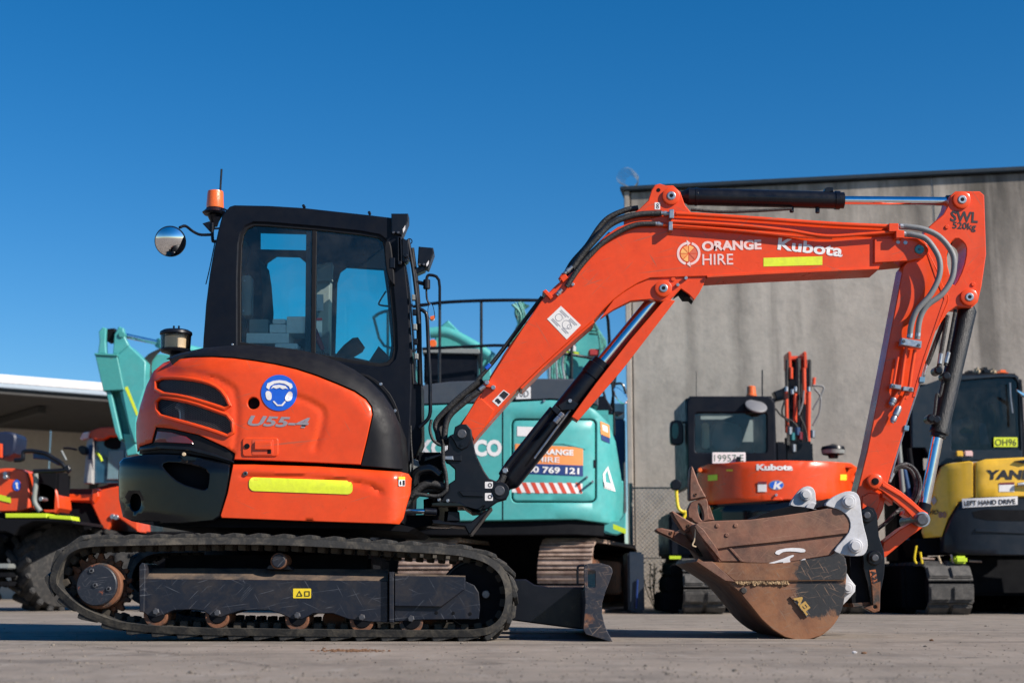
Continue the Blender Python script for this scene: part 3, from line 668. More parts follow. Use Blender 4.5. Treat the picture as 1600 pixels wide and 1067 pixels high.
# --- house: lower panel, counterweight, bonnet, cowl
Xc = W(440, 800, YC).x
cowl = q2(275, 93, 330, 70, 450, 42, 600, 28, 750, 30, 900, 48, 1000, 68, 1100, 105, 1180, 145, 1250, 195, 1320, 265, 1370, 340, 1400, 420, 1412, 520, 1415, 625)
def interp(x, T):
    if x <= T[0][0]: return T[0][1]
    for (a, b), (c, e_) in zip(T[:-1], T[1:]):
        if x <= c: return b + (e_ - b) * (x - a) / (c - a)
    return T[-1][1]
silB = sorted((W(x, y, YC).z, Xc - W(x, y, YC).x) for y, x in ((720, 211), (700, 212), (660, 214), (640, 219), (600, 232), (580, 243), (566, 258), (556, 276), (545, 305), (530, 400)))
silC = sorted((W(x, y, YC).z, Xc - W(x, y, YC).x) for y, x in ((850, 200), (836, 193), (815, 186), (760, 183), (715, 184), (700, 190)))
def arcY(X, a, b, p): 
    t = min(.9995, max(0, (Xc - X) / a)); return YC - b * (1 - t ** p) ** (1 / p)
cre = q2(870, 270, 960, 300, 1020, 335, 1033, 370, 1015, 450, 990, 525); cre2 = q2(170, 175, 240, 155, 400, 160, 520, 190, 600, 240, 615, 330, 612, 470, 600, 540); cre3 = q2(1130, 290, 1200, 310, 1262, 335)
def SB(px, py, X, Z):
    y = arcY(X, interp(Z, silB), .885, 2.6); dd = segd(px, py, cowl); r = 46.
    if dd < r: y += .17 * (1 - sqrt(max(0, 1 - (1 - dd / r) ** 2)))
    y += .010 * math.exp(-(segd(px, py, cre) / 4.) ** 2) + .010 * math.exp(-(segd(px, py, cre2) / 4.) ** 2)
    return y
def SL(px, py, X, Z):
    y = arcY(X, interp(Z, silC), .91, 2.6); 
    if px > 600: y += .35 * ((px - 600) / 45.) ** 3 * .5
    y += .012 * math.exp(-(segd(px, py, GR) / 3.) ** 2)
    zt_ = interp(px, ((150, 712), (345, 722), (640, 738))); 
    if py < zt_ + 14: y += .03 * (1 - sqrt(max(0, 1 - (1 - max(0, py - zt_) / 14) ** 2)))
    return y
GR = q2(640, 655, 900, 660, 1150, 680, 1260, 705, 1310, 740)
slot1 = ch(q2(233, 192, 330, 190, 430, 203, 500, 223, 548, 262, 582, 335, 480, 302, 360, 268, 233, 252), 1)
slot2 = ch(q2(233, 283, 300, 290, 400, 310, 500, 345, 585, 376, 593, 466, 500, 432, 400, 402, 300, 376, 236, 358), 1)
bon = q2(262, 113, 300, 99, 400, 88, 500, 86, 600, 92, 700, 105, 800, 122, 900, 145, 1000, 178, 1100, 218, 1180, 253, 1235, 290, 1260, 325, 1266, 360, 1240, 480, 1210, 602, 900, 588, 602, 577, 606, 548, 560, 518, 430, 458, 300, 428, 226, 421, 205, 495, 150, 512, 136, 541, 131, 470, 131, 400, 150, 320, 180, 222, 215, 152)
hole_c = disc(*q2(695, 307)[0], 9.4, 24)
bn = plate('bonnet', bon, 8.1, .03, m_or, EX, [slot1, slot2, hole_c], 1.0, SB, 5.5, 40)
for s_ in (slot1, slot2):
    P = []
    for p in resamp(inset(s_, -2.2), 8):
        y = 8.1
        for _ in range(5): w = W(p[0], p[1], y); y = SB(p[0], p[1], w.x, w.z)
        P.append(W(p[0], p[1], y - .004))
    tube('grille_rim', P, .0115, m_or, bn, 8, 0, True)
# wire grille in the slots
m_wire = mat('black_wire', (.075, .08, .09), .4, .3, ns=20)
gw = G()
for s_ in (slot1, slot2):
    xs = [p[0] for p in s_]; ys = [p[1] for p in s_]
    for sg in (1, -1):
        k = min(xs) - 60
        while k < max(xs) + 60:
            run = []
            for j in range(0, 80):
                x = k + j * 2.2; y = (min(ys) + j * 1.25) if sg > 0 else (max(ys) - j * 1.25)
                ok = min(ys) <= y <= max(ys) and pip(x, y, s_)
                if ok: 
                    yy = 8.1
                    for _ in range(3): w = W(x, y, yy); yy = SB(x, y, w.x, w.z)
                    run.append(W(x, y, yy + .018))
                if (not ok or j == 79):
                    if len(run) > 1: t_ = g_tube(run[::2] + [run[-1]], .0017, 4, 0); gw.add(t_.v, t_.f)
                    run = []
            k += 5.2
tag(gw.build('wire_grille', m_wire, bn, 0), None, None, None, 'stuff')
# things seen behind the grille
plate('bay_filler', q2(300, 140, 480, 100, 800, 140, 1100, 240, 1200, 320, 1180, 590, 620, 560, 300, 420), 8.55, .9, m_drk, EX, bev=0)  # solid dark block put in so the gaps read as shade
tpx('exhaust_pipe', q2(330, 315, 355, 335, 360, 385, 352, 400), [8.42] * 4, 7, m_zn, EX, 10, 4)
ypin('filter_can', *q2(450, 250)[0], 11, 8.3, 8.6, m_gpl, EX, 20)
plate('gap_filler', q2(160, 500, 420, 480, 700, 560, 1380, 590, 1380, 650, 160, 640), 8.45, .9, m_drk, EX, bev=0)
plate('tail_filler', q2(180, 230, 300, 130, 420, 110, 420, 520, 160, 520), 8.62, .6, m_drk, EX, bev=0)
lathe('service_hole', W(*q2(695, 307)[0], 8.06), W(*q2(695, 307)[0], 8.06) + Vector((0, 1, 0)), [(0, M(9.3, 8.06)), (.06, M(9.3, 8.06))], m_drk, bn, 24)
# black cowl strip along the top and round the front
cow = cowl + q2(1212, 608, 1244, 480, 1271, 360, 1265, 322, 1238, 285, 1183, 247, 1102, 212, 1002, 172, 902, 140, 802, 117, 702, 100, 600, 87, 500, 81, 400, 83, 300, 94)
plate('cowl', cow, 8.1, .03, m_pl, EX, (), .8, SB, 6, 40)
top = inset(cowl + q2(1405, 640, 640, 580, 400, 300), 3.5)
plate('cowl_deck', top, 8.19, 1.5, m_pl, EX, bev=0)
# lower side panel, counterweight
lowp = q2(597, 601, 700, 601, 1000, 611, 1200, 623, 1400, 636, 1440, 646, 1455, 667, 1450, 740, 1430, 800, 1415, 860, 1395, 888, 1200, 882, 900, 872, 542, 858, 537, 845, 570, 740, 585, 660)
lp = plate('side_panel', lowp, 8.0, .03, m_or, EX, (), 1.0, SL, 6, 40)
plate('panel_filler', q2(560, 640, 1400, 650, 1390, 870, 560, 850), 8.2, 1.5, m_drk, EX, bev=0)
pocket = ch(q2(248, 598, 300, 586, 420, 606, 481, 634, 478, 690, 470, 722, 440, 722, 340, 692, 280, 642), 1)
eye = disc(*q2(127, 783)[0], 8.5, 20, 14)
cwo = q2(48, 592, 70, 570, 150, 556, 250, 552, 380, 556, 500, 576, 581, 600, 578, 660, 563, 740, 532, 850, 500, 872, 350, 886, 200, 886, 110, 874, 66, 852, 48, 770, 44, 660)
cwt = plate('counterweight', cwo, 8.1, .06, m_cw, EX, [pocket, eye], 1.8, SL, 6, 40)
plate('pocket_back', inset(pocket, -2), 8.1, .02, m_drk, cwt, (), 0, lambda a, b, X, Z: SL(a, b, X, Z) + .085, 6)
plate('eye_back', inset(eye, -2), 8.1, .02, m_drk, cwt, (), 0, lambda a, b, X, Z: SL(a, b, X, Z) + .07, 6)
# far halves so that the tail is closed all round
def mirror_y(o, name):
    me = o.data.copy(); me.name = name
    for v in me.vertices: v.co.y = 2 * YC - v.co.y
    me.flip_normals(); n = link(bpy.data.objects.new(name, me), EX); return n
mc = plate('counterweight', cwo, 8.1, .06, m_cw, EX, (), 1.8, SL, 10, 40)
for v in mc.data.vertices: v.co.y = 2 * YC - v.co.y
mc.data.flip_normals()
mb = plate('bonnet', [p for p in bon], 8.1, .03, m_or, EX, (), 1.0, SB, 12, 40)
for v in mb.data.vertices: v.co.y = 2 * YC - v.co.y
mb.data.flip_normals()
# trim between counterweight and bonnet, tail lamp
trim = q2(146, 517, 210, 500, 226, 424, 300, 431, 430, 461, 560, 521, 604, 550, 600, 595, 580, 598, 500, 572, 380, 552, 250, 548, 146, 551)
tr = plate('tail_trim', trim, 8.1, .03, m_pl, EX, (), 1, lambda a, b, X, Z: SB(a, b, X, Z) + .012, 6, 40)
lampp = q2(233, 440, 300, 446, 370, 466, 402, 490, 405, 503, 300, 497, 218, 494)
plate('tail_lamp', lampp, 8.1, .02, m_red, tr, (), .8, lambda a, b, X, Z: SB(a, b, X, Z) + .005, 5, 40)
plate('trim_lip', q2(146, 519, 250, 508, 380, 515, 500, 545, 598, 585, 598, 591, 500, 562, 380, 533, 250, 526, 146, 538), 8.1, .03, m_bk, tr, (), .8, lambda a, b, X, Z: SB(a, b, X, Z) - .012, 6, 40)
spin('trim_bolt', *q2(360, 552)[0], 3.0, SB, .02, m_cream, tr, 10)
# floor of the house
plate('house_floor', q2(120, 876, 560, 866, 1400, 890, 1470, 905, 1440, 925, 1200, 908, 600, 905, 200, 892), 8.1, 1.55, m_drk, EX, bev=0)
# decals on the house
st_y = ch(rrect(389, 746.5, 551, 768, 8.5, 5), 0)
st_y = [(x, y + (x - 389) * .036 - 1.5) for x, y in st_y]
decal('reflective_strip', st_y, 8.0, m_yel, lp, SL, .004, (), 8)
dl = decal('hearing_sticker', disc(*q2(819, 257)[0], 28.2, 36), 8.05, m_blu, EX, SB, .004, (), 7)
def icon(pts, m=m_whd, eps=.0065): return decal('sticker_icon', pts, 8.05, m, dl, SB, eps, (), 7)
band = q2(757, 232, 762, 212, 790, 200, 820, 196, 850, 200, 880, 214, 884, 230, 872, 240, 866, 226, 845, 214, 820, 210, 795, 214, 776, 226, 770, 242); icon(band)
icon(q2(778, 238, 790, 222, 820, 218, 850, 224, 862, 240, 850, 236, 835, 240, 822, 232, 805, 238, 792, 232))
icon(ch(q2(752, 252, 770, 246, 784, 262, 782, 290, 768, 294, 756, 284), 1)); icon(ch(q2(884, 256, 868, 248, 854, 264, 846, 282, 852, 298, 872, 296, 882, 284), 1))
icon(q2(788, 298, 796, 296, 812, 314, 830, 314, 846, 296, 852, 300, 836, 320, 808, 320))
text('model_lettering', 'U55-4', *q2(668, 412)[0], 97, 15.5, 8.05, m_slv, bn, ang=-2.5, bold=.035, shear=.28, surf=SB)
# latch
la = rrect(*q2(642, 472)[0], *q2(815, 563)[0], 5); plate('latch_plate', la, 8.0, .02, m_or, bn, (), 1.2, lambda a, b, X, Z: SB(a, b, X, Z) - .008, 6)
plate('latch_recess', rrect(*q2(688, 482)[0], *q2(790, 556)[0], 2), 8.0, .005, m_or2, bn, (), .5, lambda a, b, X, Z: SB(a, b, X, Z) - .0105, 6)
plate('latch_handle', rrect(*q2(700, 490)[0], *q2(782, 530)[0], 1.5), 8.0, .02, m_or, bn, (), 1, lambda a, b, X, Z: SB(a, b, X, Z) - .022, 6)
plate('latch_shadow_slot', rrect(*q2(762, 531)[0], *q2(780, 550)[0], .8), 8.0, .004, m_drk, bn, (), .3, lambda a, b, X, Z: SB(a, b, X, Z) - .012, 6)
spin('key_lock', *q2(664, 513)[0], 4.2, SB, .014, m_drk, bn, 16)
spin('panel_bolt', *q2(656, 645)[0], 3.8, SL, .006, m_pin, lp, 12); spin('bolt_socket', *q2(656, 645)[0], 1.8, SL, .0075, m_drk, lp, 6, .001)
decal('safety_label', rrect(623, 744.5, 633, 759, .8, 2), 8.0, m_whd, lp, SL, .008, (), 4); decal('safety_label_head', rrect(623, 744.5, 633, 749, .5, 2), 8.0, m_yel2, lp, SL, .010, (), 4); decal('safety_label_mark', q0(629, 750, 632.5, 750, 632.5, 758, 629, 758), 8.0, m_blk, lp, SL, .010, (), 4)
decal('safety_label_figure', ch(q0(624.5, 752, 626, 750.5, 627.5, 752, 627, 755, 628, 757.5, 624.5, 757.5), 1), 8.0, m_blk, lp, SL, .010, (), 4)
# air cleaner bowl on the tail
pb_ = W(274, 552, 8.95); s_ = M(1, 8.95)
bowl = lathe('precleaner', pb_ - Vector((0, 0, .05)), pb_ + Vector((0, 0, 1)), [(0, 8 * s_), (.04, 9 * s_), (.055, 22 * s_), (.07, 24 * s_), (.075, 23 * s_)], m_bk, EX, 32)
z0 = pb_.z + .028; v0 = Vector((pb_.x, pb_.y, z0)); up = Vector((0, 0, 1))
lathe('filter_core', v0, v0 + up, [(0, 17 * s_), (.075, 17 * s_)], m_cream, bowl, 28); lathe('clear_bowl', v0, v0 + up, [(0, 23 * s_), (.08, 24 * s_)], m_clear, bowl, 32)
v1 = v0 + up * .082; lathe('bowl_cap', v1, v1 + up, [(0, 24 * s_), (.008, 25.5 * s_), (.022, 25 * s_), (.034, 20 * s_), (.04, 8 * s_), (.042, 1 * s_)], m_bk, bowl, 32)
for k in (-1, 1): rodp('cap_stud', v1 + up * .036 + Vector((k * 4 * s_, 0, 0)), v1 + up * .062 + Vector((k * 4 * s_, 0, 0)), 1.6 * s_, m_bk, bowl, 8, .001)
# --- cab
YN, YFc = 8.86, 9.80
side = q1(447, 905, 450, 850, 462, 690, 480, 545, 500, 430, 522, 330, 540, 262, 575, 222, 597, 215, 760, 218, 925, 228, 1090, 246, 1240, 262, 1345, 275, 1375, 290, 1395, 360, 1412, 500, 1430, 680, 1440, 900, 1442, 1067) + q2(1445, 560, 1445, 640, 900, 640, 480, 300)
win = q1(612, 880, 612, 560, 618, 400, 628, 350, 650, 315, 690, 298, 760, 300, 1000, 320, 1200, 342, 1290, 358, 1318, 380, 1335, 450, 1352, 600, 1368, 780, 1372, 900, 1362, 945, 1335, 975, 1290, 985, 1180, 970, 1050, 950, 900, 920, 760, 905)
cs = plate('cab_side', side, YN, .06, m_cab, EX, [win], 2.0, smooth=25)
seal = inset(win, 7)
plate('window_seal', inset(win, -1), YN + .012, .03, m_pl, cs, [inset(win, 5.5)], 1.0)
plate('side_window', inset(win, 4), YN + .022, .006, m_glass, cs, bev=0)
plate('window_divider', q1(968, 325, 990, 327, 984, 920, 962, 918), YN + .016, .03, m_pl, cs, bev=.8)
plate('divider_frame', q1(940, 322, 968, 324, 962, 918, 934, 912), YN + .03, .02, m_bk, cs, bev=.5)
w1 = q1(718, 342, 945, 348, 942, 430, 718, 425); w2 = ch(q1(752, 485, 795, 455, 905, 458, 942, 490, 938, 640, 936, 800, 720, 800, 718, 640), 0); w3 = ch(q1(1085, 580, 1100, 530, 1130, 508, 1308, 520, 1325, 640, 1345, 880, 1335, 940, 1240, 955, 1075, 920), 0)
fside = q1(530, 300, 597, 255, 925, 262, 1345, 300, 1395, 380, 1440, 1067, 520, 1067)
fs = plate('cab_far_side', fside, YFc - .03, .05, m_drk, EX, [w1, w2, w3], .8)
for w_ in (w1, w2, w3): plate('far_window', inset(w_, -1.5), YFc, .005, m_glf, fs, bev=0)
# roof, back, front of the cab
roof = q1(540, 262, 575, 222, 597, 215, 760, 218, 925, 228, 1090, 246, 1240, 262, 1345, 275, 1345, 298, 1240, 288, 925, 256, 600, 246, 556, 285)
cr_o = plate('cab_roof', inset(roof, .5), YN + .05, YFc - YN - .06, m_cab, EX, bev=1)
for v in cr_o.data.vertices: v.co.z += .15 * (v.co.y - YN - .05) / (YFc - YN)
back = q1(452, 900, 462, 690, 480, 545, 500, 430, 522, 330, 540, 270, 562, 270, 545, 340, 522, 440, 502, 550, 484, 700, 474, 905)
plate('cab_back', inset(back, .3), YN + .05, YFc - YN - .06, m_cab, EX, bev=.5)
plate('cab_floor', q1(600, 905, 900, 935, 1180, 990, 1440, 1000, 1442, 1067, 600, 1067), YN + .065, YFc - YN - .1, m_drk, EX, bev=0)
plate('front_pillar_far', q1(1360, 300, 1395, 320, 1442, 1067, 1405, 1067), YFc - .08, .08, m_cab, EX)
plate('windscreen', q1(1388, 330, 1392, 330, 1436, 1000, 1432, 1000), YN + .07, YFc - YN - .16, m_gld, EX, bev=0)
# inside of the cab
plate('seat_backrest', ch(q1(655, 640, 660, 470, 690, 430, 720, 470, 740, 740, 700, 900, 655, 900), 1), 9.2, .42, m_drk, EX)
plate('grey_side_box', rrect(*q1(630, 548)[0], *q1(678, 740)[0], 4), 8.92, .08, m_gpl, EX)
for x, y in q1(645, 575, 640, 718): ypin('box_screw', x, y, 1.6, 8.914, 8.93, m_zn, EX, 8, .001)
plate('rear_post', q1(975, 500, 1060, 485, 1052, 560, 1046, 920, 975, 915), 9.3, .14, m_gpl, EX)
plate('post_cap', q1(985, 560, 990, 520, 1062, 486, 1064, 575, 985, 580), 9.26, .05, m_gpl, EX)
for r_ in ((978, 640, 1022, 718), (976, 752, 1016, 842)): decal('cab_notice', rrect(*q1(*r_[:2])[0], *q1(*r_[2:])[0], .5, 1), 9.28, m_paper, EX)
decal('notice_heading', rrect(*q1(976, 752)[0], *q1(1016, 764)[0], .3, 1), 9.277, mat('notice_red', (.5, .03, .02), .5), EX)
lathe('control_lever', W(*q1(1025, 925)[0], 9.1), W(*q1(998, 855)[0], 9.1), [(0, .008), (.14, .008)], m_drk, EX, 10)
lathe('red_lever_grip', W(*q1(1020, 905)[0], 9.08), W(*q1(997, 855)[0], 9.08), [(0, .012), (.02, .016), (.13, .022), (.2, .016)], mat('lever_red', (.45, .03, .02), .5), EX, 12)
lathe('joystick', W(*q1(1085, 950)[0], 9.2), W(*q1(1140, 912)[0], 9.2), [(0, .02), (.03, .035), (.09, .05), (.16, .055), (.19, .04)], m_drk, EX, 14)
plate('monitor', q1(1240, 955, 1285, 885, 1330, 930, 1335, 955), 9.4, .12, m_drk, EX)
tpx('radio_cable', q1(1320, 625, 1292, 670, 1290, 690, 1345, 698), 8.95, 1.5, m_hos, EX, 6)
# front of the cab: hinge fairing, work lamps, rails, hoses
plate('mirror_fairing', ch(q1(1312, 395, 1325, 385, 1342, 390, 1352, 470, 1362, 590, 1352, 592, 1328, 560, 1314, 470), 1), YN - .05, .06, m_pl, EX, bev=1.5)
plate('fairing_bracket', q1(1338, 465, 1362, 465, 1362, 515, 1338, 515), YN - .055, .05, m_bk, EX)
for k, pp in enumerate((q1(1345, 255, 1425, 255, 1425, 290, 1395, 360, 1345, 345), q1(1475, 412, 1545, 418, 1548, 440, 1520, 515, 1470, 495))):
    lm = plate('work_lamp', pp, YN - .02 + .05 * k, .12, m_bk, EX, bev=1.5)
    b_ = q1(1400, 330, 1412, 310, 1412, 330, 1402, 348) if k == 0 else q1(1512, 495, 1524, 478, 1524, 494, 1514, 508)
    decal('lamp_lens_edge', b_, YN - .02 + .05 * k, m_whd, lm)
    for x, y in (q1(1355, 345, 1378, 345) if k == 0 else q1(1478, 497, 1500, 497)): ypin('lamp_bolt', x, y, 2, YN - .03 + .05 * k, YN + .1, m_pin, lm, 8, .001)
plate('lamp_bracket', q1(1455, 515, 1510, 500, 1505, 525, 1460, 545), YN + .04, .08, m_bk, EX)
plate('hinge_arm', q1(1375, 365, 1392, 365, 1396, 490, 1376, 492), YN - .04, .04, m_bk, EX, [inset(q1(1375, 365, 1392, 365, 1396, 490, 1376, 492), 1.6)], .5)
for x, y in q1(1413, 455, 1416, 478, 1385, 490): ypin('hinge_bolt', x, y, 3.5, YN - .045, YN + .02, m_bk, EX, 10)
plate('hinge_block', q1(1396, 370, 1425, 385, 1430, 470, 1408, 495, 1396, 480), YN - .03, .08, m_bk, EX)
tpx('lifting_ring', [(p[0], p[1]) for p in disc(*q1(1432, 388)[0], 4, 10)], YN, .9, m_bk, EX, 6, 2, True)
for k, (a_, b_, r_, m_) in enumerate(((q1(1425, 380, 1455, 560, 1478, 780), None, 3.0, m_bk), (q1(1405, 500, 1418, 620, 1440, 900, 1450, 1067), None, 2.2, m_pl), (q1(1445, 420, 1470, 620, 1480, 800, 1482, 1067), None, 3.2, m_pl), (q1(1410, 490, 1430, 620, 1452, 880, 1458, 1067), None, 1.5, m_gsl))):
    tpx('screen_rail', a_, YN - .01 + .03 * k, r_, m_, EX, 8, 4)
plate('front_column', q1(1462, 700, 1480, 700, 1492, 1067, 1470, 1067) , YN + .1, .1, m_cab, EX)
plate('front_column_low', q0(641, 600, 658, 600, 659, 690, 646, 720, 641, 740), YN + .06, .3, m_cab, EX)
tpx('grab_rail', q1(1480, 710, 1500, 720, 1515, 750, 1522, 900, 1530, 1067) + q0(672, 620, 671, 650, 655, 668), YN + .02, 3.0, m_bk, EX, 10, 4)
tpx('grab_rail', q1(1480, 690, 1520, 688), YN + .02, 2.2, m_bk, EX)
for k in range(5):
    p = q1(1452 + k * 3, 640 + k * 70)[0]; plate('cable_clip', rrect(p[0] - 3, p[1], p[0] + 3, p[1] + 9, .8, 2), YN - .02, .03, m_bk if k % 2 else m_gpl, EX)
# mirror on the right of the cab
rm = plate('front_mirror', ch(q1(1518, 700, 1530, 680, 1545, 690, 1555, 740, 1550, 760, 1530, 762, 1518, 745), 1), YN + .05, .04, m_mir, EX, bev=1)
plate('mirror_lamp', q1(1530, 745, 1550, 740, 1550, 758, 1532, 760), YN + .046, .01, m_amb, rm, bev=.3)
tpx('mirror_stay', q1(1512, 600, 1515, 660, 1530, 690), YN + .05, 1.6, m_bk, rm); tpx('mirror_stay', q1(1462, 580, 1500, 590, 1512, 600), YN + .05, 3.2, m_bk, rm)
tpx('mirror_stay', q1(1512, 600, 1515, 560, 1530, 548, 1572, 572, 1576, 700), YN + .05, 2.4, m_bk, rm, 8, 3); rodp('stay_clamp', W(*q1(1514, 570)[0], YN + .04), W(*q1(1514, 615)[0], YN + .04), .022, m_bk, rm)
# beacon and round mirror at the back
bp_ = W(*q1(505, 245)[0], 9.25); s_ = M(1, 9.25)
bc = lathe('beacon', bp_ - up * .03, bp_ + up, [(0, 9 * s_), (.006, 17 * s_), (.02, 20 * s_), (.035, 16 * s_), (.05, 13 * s_)], m_bk, EX, 28)
lathe('beacon_lens', bp_ + up * .02, bp_ + up, [(0, 13.6 * s_), (.01, 14 * s_), (.10, 12.8 * s_), (.112, 12.2 * s_), (.116, 9 * s_)], m_amb, bc, 28)
lathe('beacon_foot', bp_ - up * .10, bp_ + up, [(0, 5 * s_), (.03, 7 * s_), (.07, 12 * s_), (.08, 8 * s_)], m_bk, bc, 16)
rodp('aerial', W(*q1(530, 160)[0], 9.3), W(*q1(537, 44)[0], 9.3), 1.7 * s_, m_bk, EX, 8, .001)
plate('beacon_wedge', q1(445, 302, 478, 292, 500, 300, 490, 336, 478, 338), 9.2, .06, m_bk, bc)
tpx('aerial_wire', q1(505, 395, 490, 470, 475, 540, 462, 592), 9.3, .9, m_bk, EX, 5)
mp_ = q1(293, 388)[0]; c_ = W(*mp_, 9.05); R_ = M(25.0, 9.05); nd_ = Vector((.10, -1, -.33)).normalized()
rmir = lathe('round_mirror', c_ + nd_ * .0, c_ - nd_, [(-.012, R_ * .97), (0, R_), (.02, R_ * .95), (.05, R_ * .6), (.06, R_ * .2)], m_bk, EX, 40)
vv = []; ff = []; u_ = nd_.orthogonal().normalized(); w_ = nd_.cross(u_); nr, na = 8, 36
for i in range(nr + 1):
    r_ = R_ * .93 * i / nr
    for k in range(na): vv.append(c_ + nd_ * (.013 + .030 * (1 - (i / nr) ** 2)) + (u_ * cos(2 * pi * k / na) + w_ * sin(2 * pi * k / na)) * r_)
for i in range(nr):
    for k in range(na): ff.append((i * na + k, i * na + (k + 1) % na, (i + 1) * na + (k + 1) % na, (i + 1) * na + k))
mk('mirror_glass', vv, ff, m_mir, rmir, 60)
tpx('mirror_arm', q1(338, 322, 365, 315, 400, 340, 435, 356, 490, 356), [9.1, 9.15, 9.2, 9.2, 9.2], 2.4, m_bk, rmir, 8, 4); tpx('mirror_post', q1(494, 300, 494, 380, 505, 388, 530, 384), 9.2, 2.6, m_bk, rmir, 8, 3)
tpx('mirror_post', q1(494, 328, 530, 326), 9.2, 1.6, m_bk, rmir, 8)
tpx('roof_hook', q1(530, 248, 538, 234, 550, 234, 560, 240, 575, 236), 9.0, 1.4, m_bk, EX, 6)
for x, y in q1(927, 218, 1240, 250): ypin('roof_bolt', x, y, 2.5, YN + .05, YN + .09, m_bk, EX, 8, .001)
for x, y in q2(1307, 215, 1376, 343): ypin('cab_rivet', x, y, 2.5, YN - .006, YN + .05, m_zn, EX, 10, .001)
plate('door_arch', ch(q2(1200, 160, 1260, 175, 1340, 240, 1385, 320, 1405, 400, 1395, 400, 1370, 325, 1325, 250, 1250, 185, 1200, 170), 1), YN - .004, .02, m_pl, EX, bev=.6)
ypin('corner_pin', *q1(588, 878)[0], 1.8, YN - .02, YN + .02, m_zn, EX, 8, .001)
# boxes lying on the ledge behind the seat
bxs = ((668, 758, 760, 822, 8.93, 'grey box on the left of the pile behind the cab window'), (765, 783, 845, 822, 8.935, 'low white box in the middle of the pile in the cab'), (780, 757, 842, 780, 8.95, 'small white box on top of the pile in the cab'), (845, 745, 942, 824, 8.925, 'tall white box on the right of the pile in the cab'), (654, 824, 858, 872, 8.915, 'long white box at the bottom of the pile in the cab'), (790, 874, 900, 900, 8.91, 'lowest white box seen half behind the black cowl'))
for x0, y0, x1, y1, Yb, lb in bxs:
    a_ = W(*q1(x0, y1)[0], Yb); b_ = W(*q1(x1, y0)[0], Yb); o = box('cardboard_box', ((a_.x + b_.x) / 2, Yb + .11, (a_.z + b_.z) / 2), (b_.x - a_.x, .22, b_.z - a_.z), m_card if x0 != 668 else m_gpl, None, None, .003); tag(o, lb, 'box', 'boxes in the cab')
plate('cab_ledge', q1(640, 903, 960, 903, 960, 930, 640, 930), 8.93, .5, m_drk, EX, bev=0)
# ---------------------------------------------------------------- swing bracket, boom, stick, cylinders of the orange excavator
YB0, YB1 = 8.80, 9.02; YM = 8.91
sb = qb(388, 205, 430, 182, 440, 130, 480, 108, 530, 110, 565, 150, 577, 240, 600, 340, 660, 460, 700, 520, 790, 555, 830, 570, 852, 620, 830, 680, 760, 700, 690, 750, 600, 772, 540, 742, 480, 716, 330, 702, 350, 660, 388, 600, 395, 560, 440, 530, 440, 450, 395, 410, 372, 400, 350, 345, 200, 400, 210, 360, 330, 335, 385, 300)
sw = plate('swing_bracket', sb, YB0 - .09, .05, m_bk, EX, bev=1.6); plate('bracket_far_cheek', sb, YB1 + .04, .05, m_bk, sw, bev=1.6)
plate('bracket_web', qb(400, 330, 560, 250, 590, 345, 650, 470, 690, 530, 660, 700, 560, 700, 420, 690, 470, 560), YB0 - .03, .26, m_bk, sw, bev=1)
plate('bracket_step', qb(470, 615, 655, 612, 655, 660, 500, 655), YB0 - .10, .02, m_bk, sw, bev=1)
plate('pin_boss', ch(qb(400, 195, 430, 182, 440, 130, 480, 108, 530, 110, 563, 150, 565, 220, 540, 280, 490, 306, 455, 285, 430, 235), 0), YB0 - .105, .03, m_bk, sw, bev=1.4)
ypin('boom_foot_pin', *qb(492, 182)[0], 7.6, YB0 - .12, YB1 + .1, m_pin, sw, 10); ypin('boss_bolt', *qb(492, 262)[0], 2.6, YB0 - .112, YB0, m_bk, sw, 8, .001)
ypin('cylinder_pin', *qb(778, 612)[0], 8.2, YB0 - .105, YB1 + .1, m_pin, sw, 24); ypin('pin_collar', *qb(785, 615)[0], 14, YB0 - .095, YB0 - .02, m_bk, sw, 28)
for r_ in ((668, 545, 728, 595), (668, 630, 728, 688)):
    decal('bracket_label', rrect(*qb(*r_[:2])[0], *qb(*r_[2:])[0], 1, 2), YB0 - .09, m_whd, sw); c_ = qb((r_[0] + r_[2]) / 2 + 8, (r_[1] + r_[3]) / 2)[0]; decal('label_mark', disc(*c_, 3.4, 14), YB0 - .09, m_blk, sw, eps=.0026, holes=[disc(*c_, 1.9, 12)])
plate('zinc_clip', qb(350, 352, 425, 350, 428, 380, 350, 376), YB0 - .12, .03, m_zn, sw, bev=.6); plate('clip_seat', qb(425, 348, 488, 340, 490, 388, 428, 386), YB0 - .105, .02, m_bk, sw, bev=.8)
# swing casting: kingpin with upper and lower plates
kp = W(*qb(335, 860)[0], YM - .02); kt = W(*qb(335, 690)[0], YM - .02)
lathe('kingpin', (kp.x, YM - .05, kp.z - .03), (kp.x, YM - .05, 9), [(0, .05), (.01, .10), (.17, .105), (.18, .075), (.24, .07), (.25, .04)], m_cw, sw, 28)
plate('swing_plate', qb(255, 700, 330, 690, 480, 700, 520, 722, 570, 755, 620, 745, 660, 715, 672, 722, 640, 770, 560, 775, 500, 735, 330, 735, 260, 730), YB0 - .12, .44, m_cw, sw, bev=2)
plate('swing_plate', qb(265, 835, 320, 832, 370, 850, 500, 855, 560, 850, 620, 800, 690, 752, 720, 735, 640, 835, 560, 940, 545, 945, 528, 915, 512, 885, 320, 872, 265, 866), YB0 - .11, .42, m_bk, sw, bev=2)
plate('stop_block', qb(385, 765, 470, 770, 478, 845, 375, 845), YB0 - .08, .1, m_bk, sw, bev=1.5)
plate('front_mount', qb(60, 800, 300, 790, 310, 870, 250, 880, 100, 900, 40, 880), YB0 - .02, .4, m_drk, EX, bev=1)
